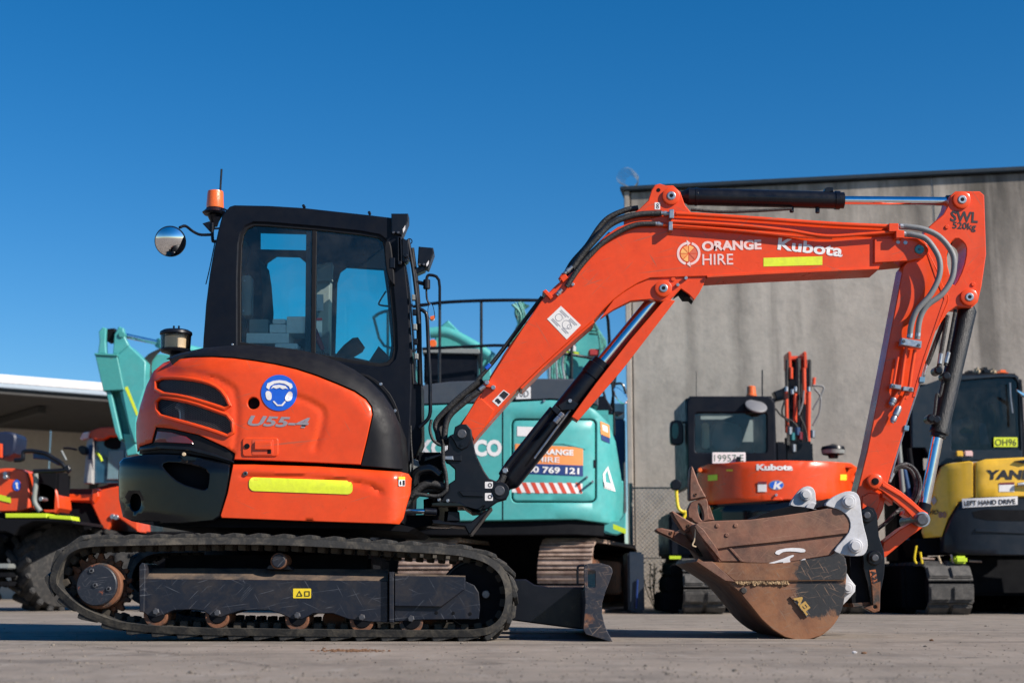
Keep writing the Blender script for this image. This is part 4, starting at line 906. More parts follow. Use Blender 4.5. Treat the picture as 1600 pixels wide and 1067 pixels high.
rodp('swing_cylinder_rod', W(*qb(55, 768)[0], YB0 - .16), W(*qb(225, 770)[0], YB0 - .16), M(4.0, 8.7), m_chr, EX); rodp('rod_gland', W(*qb(205, 770)[0], YB0 - .16), W(*qb(300, 775)[0], YB0 - .14), M(5.8, 8.7), m_bk, EX)
for x, y in qb(318, 680, 385, 688): ypin('grease_nipple', x, y, 2.6, YB0 - .13, YB0 - .08, m_zn, sw, 8, .001)
# hose loops at the swing joint
tpx('hose_guard', qb(130, 560, 145, 490, 190, 460, 260, 455, 320, 500), YB0 - .14, 8, m_cw, EX, 12, 4)
for k, (pp, r_) in enumerate(((qb(105, 660, 150, 640, 300, 655, 360, 625, 378, 590, 370, 480, 352, 400, 350, 260), 3.2), (qb(60, 720, 110, 660, 160, 600, 250, 560, 380, 590), 6.5), (qb(110, 690, 160, 640, 230, 610, 330, 600), 4.5), (qb(350, 260, 330, 268, 285, 240, 262, 200, 250, 140, 262, 75), 2.4), (qb(90, 560, 115, 460, 118, 380, 108, 250, 105, 120), 1.6))):
    tpx('hydraulic_hose', pp, YB0 - .15 + .03 * k, r_, m_hos, EX, 10, 5)
plate('hose_cover', qb(95, 420, 120, 370, 165, 385, 180, 430, 150, 480, 100, 500), YB0 + .02, .1, m_gpl, EX)
for k in range(6): tpx('hose_bundle', qb(330 + k * 9, 270, 310 + k * 10, 180, 300 + k * 12, 90 + k * 4) + q6(230 + k * 8, 230 - k * 6, 300 + k * 6, 170 - k * 3, 355 + k * 5, 125 - k * 2), YB0 + .02 + .032 * k, 4.6, m_hos, EX, 8, 5)
bx('dark_filler', 650, 706, 692, 762, YB0 + .02, YB0 + .25, m_drk, EX)  # dark box added to make the area behind the hoses blacker
# --- boom
boom = q6(262, 342, 300, 290, 345, 215, 375, 175) + q0(766, 590, 790, 553, 818, 510, 847, 468, 870, 445, 895, 424, 920, 396, 945, 369, 965, 355, 990, 346, 1030, 338, 1068, 336, 1130, 339, 1230, 346, 1330, 353, 1400, 357, 1438, 370, 1449, 380, 1450, 394, 1444, 402, 1422, 407, 1380, 411, 1373, 419, 1300, 422, 1195, 426, 1132, 430, 1104, 432, 1065, 433) + q5(1180, 548, 1120, 572, 1060, 608, 1000, 652, 950, 700, 900, 757, 800, 842, 650, 978, 540, 1085) + q6(400, 350, 360, 395, 330, 432, 322, 400, 300, 372, 280, 352)
bo_ = plate('boom', boom, YB0, YB1 - YB0, m_or, EX, bev=1.3)
lug = q5(1000, 652, 1060, 608, 1120, 572, 1180, 548, 1300, 535, 1452, 538, 1456, 552, 1420, 620, 1395, 655, 1370, 628, 1330, 600, 1300, 632, 1275, 655, 1235, 662, 1180, 652, 1085, 660, 1000, 702, 935, 745)
plate('boom_cylinder_lug', lug, YB0 + .012, .05, m_or, bo_, bev=1); plate('boom_cylinder_lug', lug, YB1 - .06, .05, m_or, bo_, bev=1)
plate('wear_pad', q5(1300, 632, 1330, 600, 1370, 628, 1395, 655, 1380, 640, 1350, 640, 1330, 612), YB0 + .03, .15, m_drk, bo_, bev=.5)
tl = q0(975, 343, 1000, 326, 1013, 313, 1018, 297, 1024, 289, 1031, 287, 1040, 290, 1052, 290, 1063, 300, 1070, 320, 1083, 336, 1100, 345, 975, 352)
plate('stick_cylinder_lug', tl, YB0 + .01, .04, m_or, bo_, bev=1.2); plate('stick_cylinder_lug', tl, YB1 - .05, .04, m_or, bo_, bev=1.2)
plate('boom_lip', q5(540, 1085, 650, 978, 800, 842, 900, 757, 908, 762, 805, 852, 655, 988, 552, 1092), YB0 - .012, YB1 - YB0 + .024, m_or, bo_, bev=.6)
plate('boom_lip', q0(1104, 430, 1195, 424.5, 1373, 417.5, 1373, 421, 1195, 429, 1105, 434), YB0 - .012, YB1 - YB0 + .024, m_or, bo_, bev=.6)
plate('nose_cheek', ch(q0(1366, 372, 1420, 372, 1440, 372, 1450, 382, 1450, 395, 1442, 403, 1420, 408, 1366, 411), 0), YB0 - .018, .03, m_or, bo_, bev=1.2)
plate('nose_cheek', ch(q0(1366, 372, 1420, 372, 1440, 372, 1450, 382, 1450, 395, 1442, 403, 1420, 408, 1366, 411), 0), YB1 - .01, .03, m_or, bo_, bev=1.2)
plate('foot_collar', q6(268, 345, 300, 292, 345, 220, 372, 205, 440, 268, 400, 342, 335, 425, 322, 398, 300, 370), YB0 - .010, YB1 - YB0 + .02, m_or, bo_, bev=.8)
m_teb = mat('teal_pin_cap', (.05, .22, .24), .35, .4, ns=20)
def boss(px, py, r, Y, par, m_face=m_pin):
    a_ = W(px, py, Y - .02); u = M(1, Y)
    b = lathe('pin_boss', a_, a_ + Vector((0, 1, 0)), [(0, r * .86 * u), (.003, r * u), (.03, r * u)], m_or, par, 32)
    lathe('pin_end', a_ - Vector((0, .006, 0)), a_ + Vector((0, 1, 0)), [(0, r * .42 * u), (.003, r * .5 * u), (.012, r * .5 * u)], m_face, par, 20); lathe('pin_socket', a_ - Vector((0, .0075, 0)), a_ + Vector((0, 1, 0)), [(0, r * .24 * u), (.003, r * .24 * u)], m_drk, par, 6); return b
boss(1049, 306, 14, YB0 + .01, bo_, m_zn); boss(*q5(1245, 597)[0], 13.5, YB0 + .012, bo_, m_zn)
ypin('nose_pin', 1437, 389.5, 7.6, YB0 - .03, YB1 + .03, m_teb, bo_, 24); ypin('nose_pin_bolt', 1437, 389.5, 2, YB0 - .036, YB0, m_pin, bo_, 6, .001)
ypin('nose_pin_ring', 1440, 390, 11, YB0 - .022, YB0 - .015, m_or, bo_, 28)
for x, y in q5(1315, 580, 1355, 547, 800, 578): ypin('lug_bolt', x, y, 2.8, YB0 - .008, YB0 + .03, m_zn, bo_, 8, .001)
ypin('lug_plug', *q5(1292, 552)[0], 3.6, YB0 + .004, YB0 + .03, m_or, bo_, 14, .002)
ypin('lifting_eye', 1029, 297, 3.2, YB0 + .007, YB0 + .02, m_drk, bo_, 12, .001)
# decals on the boom
decal('reflective_strip', q0(1193, 403, 1285, 400.5, 1285, 414, 1193, 416.5), YB0, m_yel, bo_)
text('lettering', 'ORANGE', *q7(220, 405)[0], 93, 14.5, YB0, m_pnk, bo_, ang=1.8, bold=.045); text('lettering', 'HIRE', *q7(222, 468)[0], 48, 17.5, YB0, m_pnk, bo_, ang=.8, bold=.008)
text('lettering', 'Kubota', *q7(556, 398)[0], 102, 18.5, YB0, m_whd, bo_, ang=-6.5 + 0, bold=.03)
lc = q7(160, 418)[0]
for a0, a1 in ((100, 255), (-80, 75)):
    O = [(lc[0] + 18.4 * cos(radians(a_)), lc[1] - 18.4 * sin(radians(a_))) for a_ in range(a0, a1 + 1, 9)]; I = [(lc[0] + 14.6 * cos(radians(a_)), lc[1] - 14.6 * sin(radians(a_))) for a_ in range(a0, a1 + 1, 9)]
    decal('logo_ring', O + I[::-1], YB0, m_pnk, bo_)
for a_, sg in ((100, 1), (-80, 1)):
    t = radians(a_); P = lambda r, da: (lc[0] + r * cos(t - da), lc[1] - r * sin(t - da)); decal('logo_arrow', [P(12, .02), P(21.5, .02), P(16.5, .36)], YB0, m_pnk, bo_, eps=.0022)
slc = [mat('slice_' + n_, c_, .5) for n_, c_ in (('amber', (.82, .40, .12)), ('orange', (.80, .30, .08)), ('red', (.62, .12, .06)))]
for k in range(8):
    t0, t1 = radians(90 - k * 45 - 2.5), radians(90 - (k + 1) * 45 + 2.5); decal('logo_slice', [(lc[0] + 1.2 * cos((t0 + t1) / 2), lc[1] - 1.2 * sin((t0 + t1) / 2))] + [(lc[0] + 12.6 * cos(t0 + (t1 - t0) * j / 4), lc[1] - 12.6 * sin(t0 + (t1 - t0) * j / 4)) for j in range(5)], YB0, slc[2] if k in (1, 2, 3) else slc[k % 2], bo_)
pd = q5(742, 684, 840, 778, 770, 848, 674, 748); decal('chart_label', pd, YB0, m_paper, bo_)
def lerp2(a, b, t): return (a[0] + (b[0] - a[0]) * t, a[1] + (b[1] - a[1]) * t)
def onlab(u, v): return lerp2(lerp2(pd[0], pd[1], u), lerp2(pd[3], pd[2], u), v)
m_ink = mat('label_ink', (.33, .33, .36), .6)
for (u0, v0, u1, v1) in ((.1, .12, .5, .14), (.1, .2, .42, .22), (.55, .1, .9, .12), (.55, .18, .85, .2), (.12, .75, .5, .77), (.12, .83, .45, .85), (.6, .7, .9, .72), (.6, .78, .85, .8)):
    decal('chart_line', [onlab(u0, v0), onlab(u1, v0), onlab(u1, v1 + .02), onlab(u0, v1 + .02)], YB0, m_ink, bo_, eps=.0026)
for cu, cv_, rr in ((.25, .5, 6), (.62, .48, 7), (.75, .45, 4)):
    c_ = onlab(cu, cv_); decal('chart_drawing', disc(*c_, rr, 16), YB0, m_ink, bo_, eps=.0026, holes=[disc(*c_, rr - .9, 16)])
for pp, m_ in ((q6(490, 163, 522, 185, 462, 250, 430, 222), m_whd), (q6(491, 168, 517, 186, 494, 212, 468, 190), m_blk)): decal('safety_label', pp, YB0 - .0, m_, bo_, eps=.0016 if m_ is m_whd else .0045)
decal('safety_figure', ch(q6(448, 212, 462, 206, 470, 218, 480, 225, 462, 240, 455, 226, 444, 224), 1), YB0, m_blk, bo_, eps=.0026)
decal('number_label', rrect(1023, 316.5, 1031.5, 327.5, .8, 2), YB0 + .01, m_whd, bo_); decal('number_mark', disc(1027.5, 320, 2, 12), YB0 + .01, m_blk, bo_, eps=.0026, holes=[disc(1027.5, 320, 1, 10)]); decal('number_mark', disc(1027.5, 324, 2.2, 12), YB0 + .01, m_blk, bo_, eps=.0026, holes=[disc(1027.5, 324, 1.1, 10)])
# boom pipes and hoses
Yp = YB0 - .03
tpx('steel_pipe', q0(1056, 334, 1110, 337, 1200, 343, 1300, 350, 1390, 354), Yp, 3.6, m_or, bo_, 10)
tpx('steel_pipe', q0(1048, 346, 1150, 352, 1230, 360, 1290, 369, 1350, 366, 1400, 362), Yp - .005, 3.0, m_or, bo_, 10)
tpx('steel_pipe', q0(1048, 352, 1150, 360, 1240, 369, 1300, 372), Yp, 2.4, m_or, bo_, 8)
tpx('steel_pipe', q0(1048, 341, 1150, 345, 1250, 354, 1330, 358, 1395, 358), YB0 + .04, 2.8, m_or, bo_, 8)
for p in ((1046, 327, 1053, 341), (1045, 346, 1051, 360)): plate('pipe_clamp', rrect(*p, 1, 2), Yp - .03, .06, m_zn, bo_, bev=.6)
plate('pipe_clamp', rrect(1389, 349, 1404, 362, 1, 2), Yp - .03, .08, m_or, bo_, bev=.8); plate('pipe_clamp', rrect(1400, 360, 1413, 372, 1, 2), Yp - .04, .08, m_or, bo_, bev=.8)
for x, y in q7(1095, 366, 1128, 369): ypin('clamp_bolt', x, y, 3.4, YB0 - .022, YB0 + .01, m_zn, bo_, 8, .001)
for k, (pp, r_, dy) in enumerate(((q5(760, 540, 800, 470, 870, 390, 930, 300, 980, 250, 1060, 215, 1120, 205), 4.6, .10), (q5(800, 500, 850, 430, 920, 350, 980, 290, 1050, 255, 1130, 235, 1235, 230), 4.8, -.01), (q5(770, 590, 830, 500, 900, 420, 960, 365, 1050, 310, 1120, 285, 1205, 282), 4.2, -.02), (q5(780, 520, 860, 410, 940, 320, 1000, 268, 1080, 240), 4.0, .05), (q5(700, 640, 760, 575, 830, 480, 915, 400, 985, 330), 3.8, .03))):
    tpx('boom_hose', pp, YB0 + dy, r_, m_hos, bo_, 10, 6)
for pp in (q5(760, 525, 798, 492), q5(1232, 229, 1280, 234), q5(1203, 281, 1242, 285), q5(722, 632, 746, 604)):
    a_, b_ = W(*pp[0], YB0 - .02), W(*pp[1], YB0 - .02); L_ = (b_ - a_).length; lathe('hose_ferrule', a_, b_, [(0, .013), (L_ * .3, .013), (L_ * .32, .016), (L_ * .6, .016), (L_ * .62, .012), (L_, .012)], m_zn, bo_, 12)
for pp in (q5(1280, 234, 1312, 236), q5(1240, 286, 1275, 288)): rodp('pipe_union', W(*pp[0], YB0 - .02), W(*pp[1], YB0 - .02), .013, m_or, bo_, 8)
tpx('steel_pipe', q5(765, 555, 700, 615, 640, 690, 560, 800, 480, 910, 450, 960, 400, 1040), YB0 + .02, 3.4, m_or, bo_, 10); tpx('steel_pipe', q5(760, 530, 740, 560), YB0 - .01, 5, m_or, bo_, 8)
tpx('boom_hose', q5(650, 640, 560, 760, 470, 880, 400, 970, 330, 1050), YB0 + .06, 3.4, m_hos, bo_, 8); tpx('boom_hose', q5(690, 650, 600, 770, 500, 900, 420, 1010), YB0 + .03, 2.6, m_hos, bo_, 8)
plate('pipe_bracket', q5(735, 545, 760, 525, 778, 545, 752, 568), YB0 - .03, .1, m_or, bo_, bev=.8); plate('pipe_bracket', q5(652, 612, 668, 602, 705, 640, 690, 652), YB0 - .02, .2, m_or, bo_, bev=.8)
plate('pipe_bracket', q6(380, 135, 400, 118, 448, 140, 440, 160, 418, 152, 400, 150), YB0 - .03, .06, m_or, bo_, bev=1); 
for x, y in q6(403, 124, 436, 150): ypin('clamp_bolt', x, y, 3.6, YB0 - .042, YB0, m_zn, bo_, 8, .001)
a_, b_ = W(*q6(362, 165)[0], YB0 - .02), W(*q6(392, 142)[0], YB0 - .02); rodp('hose_ferrule', a_, b_, .015, m_zn, bo_, 10)
rodp('blue_ferrule', W(*q6(395, 55)[0], YB0), W(*q6(420, 30)[0], YB0), .012, m_blu, bo_, 10)
tpx('boom_hose', q6(375, 160, 320, 200, 270, 240, 215, 290, 190, 340, 180, 420), YB0 - .01, 5, m_hos, bo_, 10)
# spiral wrap knobbles on the hoses
# --- cylinders
def cyl(name, p0, p1, r, prof, m_, par=EX, n=28): return lathe(name, p0, p1, [(t * (p1 - p0).length, r * k) for t, k in prof], m_, par, n)
a_, b_ = W(1058, 307, YM), W(1318, 313.5, YM)
c1 = cyl('stick_cylinder', a_, b_, M(14, YM), ((0, .55), (.03, .6), (.06, .9), (.065, 1), (.105, 1), (.107, 1.06), (.12, 1.06), (.122, 1), (.945, 1), (.947, 1.08), (.975, 1.08), (.977, .95), (1, .95)), m_bk)
rodp('cylinder_rod', b_ - (b_ - a_) * .02, W(1488, 315, YM), M(7.2, YM), m_chr, c1); ypin('rod_seal', 1320, 313.5, 1, YM, YM + .01, m_cream, c1)
rodp('rod_eye', W(1478, 314, YM), W(1500, 313, YM), M(9, YM), m_bk, c1)
plate('cylinder_port', q7(768, 128, 780, 122, 805, 122, 806, 140, 790, 142, 790, 150, 770, 150), YM - .03, .06, m_bk, c1, bev=.6)
for x, y in q7(620, 225, 735, 228): rodp('port_plug', W(x, y - 6, YM), W(x, y + 3.5, YM), M(3.6, YM), m_bk, c1, 10)
tpx('cylinder_hose', q7(170, 222, 300, 232, 450, 228, 560, 222, 620, 218), YM - .02, 2.6, m_hos, c1, 8)
tpx('return_hose', q7(200, 262, 420, 275, 600, 295, 720, 312, 850, 318, 960, 312, 1060, 318), YB0 + .08, 3, m_hos, bo_, 8)
for pp in (q7(705, 303, 745, 306), q7(855, 308, 885, 312), q7(900, 314, 925, 318)): rodp('hose_ferrule', W(*pp[0], YB0 + .02), W(*pp[1], YB0 + .02), .009, m_zn, bo_, 8)
# boom cylinder
a_, b_ = W(*q6(470, 692)[0], YM), W(*q6(1008, 22)[0], YM)
c2 = cyl('boom_cylinder', a_, b_, M(18.5, YM), ((0, .5), (.05, .62), (.08, .95), (.1, 1), (.88, 1), (.885, 1.06), (.96, 1.06), (.965, .9), (1, .9)), m_bk)
rodp('cylinder_rod', b_, W(*q5(1228, 625)[0], YM), M(12, YM), m_chr, c2); rodp('rod_eye', W(*q5(1205, 655)[0], YM), W(*q5(1245, 597)[0], YM), M(14, YM), m_bk, c2)
tpx('cylinder_pipe', q6(745, 262, 690, 330, 600, 445, 520, 545, 492, 590), YM - .11, 5.5, m_bk, c2, 10); tpx('cylinder_pipe', q6(850, 250, 790, 330, 650, 520), YM - .095, 1.6, m_zn, c2, 6)
plate('pipe_clamp', q6(735, 262, 758, 242, 790, 268, 768, 292), YM - .15, .1, m_bk, c2, bev=1); plate('port_block', q6(770, 245, 830, 205, 880, 235, 855, 268, 790, 270), YM - .12, .1, m_bk, c2, bev=1.2)
ypin('port_bolt', *q6(836, 220)[0], 3, YM - .128, YM - .1, m_zn, c2, 10, .001)
for pp in (q6(755, 335, 780, 305), q6(780, 305, 798, 285)): rodp('pipe_union', W(*pp[0], YM - .13), W(*pp[1], YM - .13), .018, m_zn, c2, 6)
rodp('pipe_union', W(*q6(478, 610)[0], YM - .12), W(*q6(505, 565)[0], YM - .12), .022, m_bk, c2, 8); ypin('union_cap', *q6(497, 583)[0], 5, YM - .15, YM - .11, m_zn, c2, 6)
tpx('cylinder_hose', q6(395, 705, 440, 668, 475, 640, 490, 605), YM - .14, 5.5, m_hos, c2, 10)
gu = q0(1040, 466, 1055, 470, 975, 574, 903, 657, 893, 651, 905, 634, 930, 600, 985, 530)
plate('cylinder_guard', gu, YM - .10, .015, m_or, c2, bev=.8); plate('cylinder_guard_back', [(x + 0, y) for x, y in inset(gu, 1)], YM - .085, .16, m_or, c2, [inset(gu, 4)], bev=0)
# --- stick
YS0, YS1 = 8.825, 8.995
stk = q0(1482, 320, 1485, 306, 1493, 299, 1531, 299, 1538, 305, 1541, 397, 1534, 446, 1528, 472, 1518, 481, 1494, 479, 1481, 488, 1462, 517, 1448, 560, 1431, 613, 1410, 679, 1388, 751, 1380, 795, 1372, 812, 1352, 818, 1339, 805, 1338, 772, 1355, 704, 1380, 580, 1411, 417, 1425, 400, 1438, 372, 1454, 352, 1474, 335)
slot = ch(q0(1485, 379, 1495, 371, 1507, 379, 1511, 391, 1506, 418, 1493, 446, 1488, 444, 1478, 404), 1)
sk = plate('stick', stk, YS0, YS1 - YS0, m_or, EX, [slot], 1.3)
boss(1503.5, 312, 14, YS0, sk, m_zn); boss(1515, 464, 13.5, YS0, sk, m_zn); boss(1367.5, 752, 12.5, YS0, sk, m_drk)
for x, y in ((1480, 354.5), (1521, 444)): ypin('stick_plug', x, y, 3.4, YS0 - .008, YS0 + .01, m_or, sk, 14, .002)
text('lettering', 'SWL', *q7(1328, 272)[0], 43, 16.5, YS0, m_blk, sk, ang=-3.5, bold=.028); text('lettering', '520kg', *q7(1338, 304)[0], 36.5, 10.5, YS0, m_blk, sk, ang=-5, bold=.022)
tpx('weld_seam', qc(490, 70, 545, 180, 590, 300, 628, 380, 600, 470, 545, 600), YS0 + .001, 1.3, m_or, sk, 6); 
plate('stick_web', qc(480, 60, 520, 130, 560, 230, 620, 350, 625, 385, 540, 610, 470, 820, 400, 1067, 380, 1067, 460, 790, 530, 590, 600, 385, 540, 240), YS0 - .004, .01, m_or, sk, bev=.5)
plate('bar_strip', q0(1484, 385, 1489, 378, 1478, 400, 1478, 408), YS0 + .01, .05, m_drk, sk, bev=0)
# silver hoses over the stick, clamps, orange pipes, couplers
for pp in (q7(1105, 297, 1150, 300, 1210, 310, 1275, 340, 1325, 395, 1345, 450, 1335, 530, 1290, 600, 1225, 650, 1192, 710, 1180, 800), q7(1120, 330, 1160, 334, 1215, 350, 1255, 395, 1280, 450, 1278, 520, 1240, 600, 1180, 670, 1155, 730, 1146, 795)):
    n_ = len(pp); ys = [YS0 - .06 - .05 * sin(pi * k / (n_ - 1)) for k in range(n_)]; tpx('silver_hose', pp, ys, 4.6, m_gsl, sk, 12, 6)
for pp in (q7(1100, 297, 1140, 300), q7(1115, 330, 1150, 334), q7(1182, 790, 1184, 770), q7(1146, 795, 1150, 770)): rodp('hose_ferrule', W(*pp[0], YS0 - .065), W(*pp[1], YS0 - .065), .018, m_zn, sk, 8)
plate('hose_clamp', q7(1112, 793, 1202, 808, 1198, 840, 1108, 824), YS0 - .09, .06, m_zn, sk, bev=1)
for x, y in q7(1122, 808, 1188, 826): ypin('clamp_bolt', x, y, 2.6, YS0 - .098, YS0 - .08, m_pin, sk, 6, .001)
for pp in (qc(340, 720, 318, 850, 300, 990, 285, 1040, 262, 1075), qc(398, 740, 375, 880, 355, 1020, 330, 1080)): tpx('steel_pipe', pp, YS0 - .05, 3.0, m_or, sk, 10)
tpx('steel_pipe', qc(280, 790, 262, 900, 245, 1000), YS0 - .04, 2.4, m_or, sk, 8)
plate('pipe_clamp', qd(305, 92, 382, 105, 380, 140, 303, 124), YS0 - .08, .05, m_zn, sk, bev=1); plate('pipe_clamp', qd(395, 112, 474, 122, 472, 156, 393, 146), YS0 - .08, .05, m_zn, sk, bev=1)
for x, y in qd(324, 112, 455, 136): ypin('clamp_bolt', x, y, 2.4, YS0 - .088, YS0 - .07, m_pin, sk, 6, .001)
for pp, segs in ((qd(355, 150, 300, 260), None), (qd(420, 155, 308, 390), None)):
    a_, b_ = W(*pp[0], YS0 - .05), W(*pp[1], YS0 - .05); L_ = (b_ - a_).length
    rodp('steel_pipe', a_, a_.lerp(b_, .5), .011, m_or, sk, 10); lathe('quick_coupler', a_.lerp(b_, .48), b_, [(0, .014), (L_ * .08, .02), (L_ * .28, .02), (L_ * .3, .015), (L_ * .34, .019), (L_ * .46, .019), (L_ * .48, .012), (L_ * .52, .012)], m_zn, sk, 12)
tpx('edge_pipe', qd(545, 5, 500, 150, 440, 330, 395, 470, 350, 620, 300, 800), YS0 + .02, 1.6, m_zn, sk, 6)
for r_ in (qd(520, 42, 562, 42, 556, 84, 516, 80), qd(405, 408, 440, 412, 436, 450, 400, 445)): plate('blue_clip', r_, YS0 - .01, .05, mat('clip_blue', (.10, .22, .33), .5, ns=10), sk, bev=.5)
tpx('edge_hose', qc(610, 520, 560, 640, 500, 800, 480, 840), YS0 + .05, 3.6, m_hos, sk, 8); rodp('hose_ferrule', W(*qc(482, 835)[0], YS0 + .05), W(*qc(455, 930)[0], YS0 + .05), .010, m_zn, sk, 8)
# bucket cylinder
a_, b_ = W(1515, 470, YM), W(*qd(655, 500)[0], YM)
c3 = cyl('bucket_cylinder', a_, b_, M(14.5, YM), ((0, .5), (.03, .6), (.07, 1), (.94, 1), (.945, 1.05), (.97, 1.05), (.975, .85), (1, .85)), mat('greasy_black', (.005, .006, .008), .38, 0, .05, ns=30, bump=.5, bs=120, dust=(.035, .035, .035), da=.3, spec=.3))
rodp('cylinder_rod', b_, W(1443, 796, YM), M(8.5, YM), m_chr, c3); rodp('rod_eye', W(1446, 786, YM), W(1440, 808, YM), M(10, YM), m_bk, c3)
for pp, r_ in ((qc(680, 460, 655, 600, 625, 760, 610, 850), 3.0), (qc(625, 500, 600, 640, 575, 790, 560, 880), 3.4), (qc(600, 900, 590, 980, 570, 1060) + qd(650, 180, 635, 300, 625, 350), 2.6)): tpx('cylinder_hose', pp, YM - .06, r_, m_hos, c3, 8)
for pp in (qc(632, 755, 612, 835), qc(580, 765, 568, 840)): rodp('hose_ferrule', W(*pp[0], YM - .065), W(*pp[1], YM - .065), .014, m_zn, c3, 8)
for x, y in (qc(565, 880)[0], qc(620, 920)[0], qd(610, 355)[0], qd(650, 365)[0]): ypin('port_elbow', x, y, 7, YM - .10, YM, m_bk, c3, 12, .01)
rodp('port_plug', W(*qc(770, 505)[0], YM), W(*qc(808, 520)[0], YM), M(4.5, YM), m_bk, c3, 10)
for k in range(2): tpx('loop_hose', qd(300, 800, 330, 740, 390, 705, 450, 715, 500, 770, 525, 850, 510, 940, 470, 1010, 400, 1050, 340, 1067) if k == 0 else qd(310, 790, 350, 735, 400, 725, 450, 750, 485, 820, 485, 900, 455, 970) + qf(830, 240, 760, 310, 715, 345, 690, 370), YM - .02 + .05 * k, 3.0, mat('spiral_hose', (.02, .02, .022), .5, ns=10, stretch=(1, 1, 1), col2=(.12, .12, .12), lo=.55, hi=.6, bump=.6, bs=200), c3, 8, 6)
rodp('hose_ferrule', W(*qd(285, 840)[0], YS0 + .05), W(*qd(318, 770)[0], YS0 + .05), .012, m_zn, c3, 8)
# --- bucket linkage and quick hitch
lk = qf(650, 60, 660, 30, 690, 12, 725, 25, 760, 55, 850, 110, 920, 165, 985, 225, 1025, 250, 1035, 290, 1010, 335, 970, 335, 940, 295, 880, 230, 800, 165, 730, 110, 690, 90, 665, 85)
l1 = plate('bucket_link', lk, YS0 - .07, .035, m_or, EX, bev=1.2); plate('bucket_link', lk, YS1 + .03, .035, m_or, EX, bev=1.2)
plate('link_rib', qf(735, 60, 850, 128, 940, 200, 985, 245, 975, 252, 930, 212, 845, 145, 730, 78), YS0 - .08, .02, m_or, l1, bev=.8)
plate('link_foot', qf(735, 120, 800, 170, 800, 200, 735, 150), YS0 - .05, .1, m_or, l1); plate('link_foot', qf(880, 235, 920, 265, 905, 280, 870, 262), YS0 - .05, .1, m_or, l1)
boss(*qf(688, 48)[0], 11, YS0 - .06, l1, m_drk)
ypin('link_pin', *qf(992, 292)[0], 9.5, YS0 - .13, YS1 + .1, m_pin, l1, 28, .008); ypin('pin_washer', *qf(992, 292)[0], 12, YS0 - .095, YS0 - .06, m_zn, l1, 28)
plate('tension_link', qf(740, 440, 850, 355, 1000, 270, 1030, 290, 1010, 330, 900, 410, 760, 528, 720, 560), YS0 - .01, .14, m_or, EX, bev=1.4)
plate('stick_end', qf(605, 145, 650, 120, 720, 130, 720, 180, 690, 260, 600, 255), YS0 - .012, .19, m_or, EX, bev=1.2)
hk = ch(qf(605, 230, 640, 205, 680, 220, 700, 260, 712, 400, 745, 500, 750, 560, 745, 650, 722, 760, 720, 870, 700, 890, 660, 885, 610, 858, 660, 840, 640, 700, 612, 600, 600, 420), 0)
h1 = plate('quick_hitch', hk, YS0 - .075, .03, m_bk, EX, bev=1.2); plate('hitch_far_cheek', hk, YS1 + .045, .03, m_bk, h1, bev=1.2)
plate('hitch_body', qf(520, 530, 640, 500, 660, 640, 655, 830, 540, 850, 530, 780), YS0 - .035, .24, m_drk, h1, bev=1); plate('hitch_jaw', qf(540, 830, 655, 820, 660, 842, 545, 856), YS0 - .055, .28, m_rst, h1, bev=.8)
plate('hitch_tongue', qf(665, 710, 722, 690, 718, 850, 715, 880, 680, 890, 620, 860, 672, 840), YS0 - .088, .03, m_rst, h1, [disc(*qf(686, 853)[0], 3, 12)], bev=1)
for x, y in qf(637, 265, 688, 538):
    ypin('hitch_collar', x, y, 11.5, YS0 - .10, YS1 + .09, m_bk, h1, 28, .006); ypin('hitch_pin', x, y, 5.6, YS0 - .125, YS1 + .11, m_pin, h1, 12)
decal('hitch_badge', qf(650, 618, 690, 612, 706, 712, 668, 720), YS0 - .075, mat('badge_rust', (.36, .10, .035), .7, ns=20), h1, eps=.006); text('hitch_lettering', 'A23', *qf(660, 622)[0], 21, 8, YS0 - .075, m_blk, h1, ang=-80, bold=.03, eps=.009)
# ---------------------------------------------------------------- buckets
_pa, _pb = W(*q8(915, 625)[0], 8.31), W(*q8(915, 765)[0], 8.31)
m_b2 = mat('bucket_worn', (.22, .088, .036), .7, .0, ns=4.5, col2=(.13, .055, .028), lo=.45, hi=.62, bump=.12, bs=50, scratch=(.19, .12, .08), sdens=.005, ss=6, dust=(.30, .17, .09), da=.5, patch=((.014, .015, .018), [(_pa.x, _pa.z, .17, .095), (_pb.x, _pb.z, .16, .12)]))
m_bkw = mat('scratched_black', (.016, .017, .02), .5, ns=10, col2=(.17, .075, .035), lo=.55, hi=.66, scratch=(.34, .31, .27), sdens=.016, ss=9, dust=(.22, .16, .11), da=.5)
def shell(name, prof, Y0, Y1, th, m_, par):
    """sheet following an open profile in photo px, between depths Y0 and Y1"""
    a_ = [W(p[0], p[1], Y0) for p in prof]; g = G(); n = len(a_); dY = Vector((0, Y1 - Y0, 0)); off = []
    for i in range(n):
        t = (a_[min(i + 1, n - 1)] - a_[max(i - 1, 0)]).normalized(); off.append(Vector((-t.z, 0, t.x)) * th)
    v = a_ + [p + dY for p in a_] + [p + o for p, o in zip(a_, off)] + [p + o + dY for p, o in zip(a_, off)]
    f = []
    for i in range(n - 1): f += [(i, i + 1, n + i + 1, n + i), (2 * n + i, 2 * n + i + 1, 3 * n + i + 1, 3 * n + i), (i, i + 1, 2 * n + i + 1, 2 * n + i), (n + i, n + i + 1, 3 * n + i + 1, 3 * n + i)]
    f += [(0, n, 3 * n, 2 * n), (n - 1, 2 * n - 1, 4 * n - 1, 3 * n - 1)]
    return g.add(v, f).build(name, m_, par, 30)
B0, B1 = 8.31, 9.45
BK = thing('mud_bucket', W(1250, 998, 8.9), 'large rusty excavator bucket resting on the concrete, holding the toothed bucket in it', 'bucket'); BK.location.z = 0
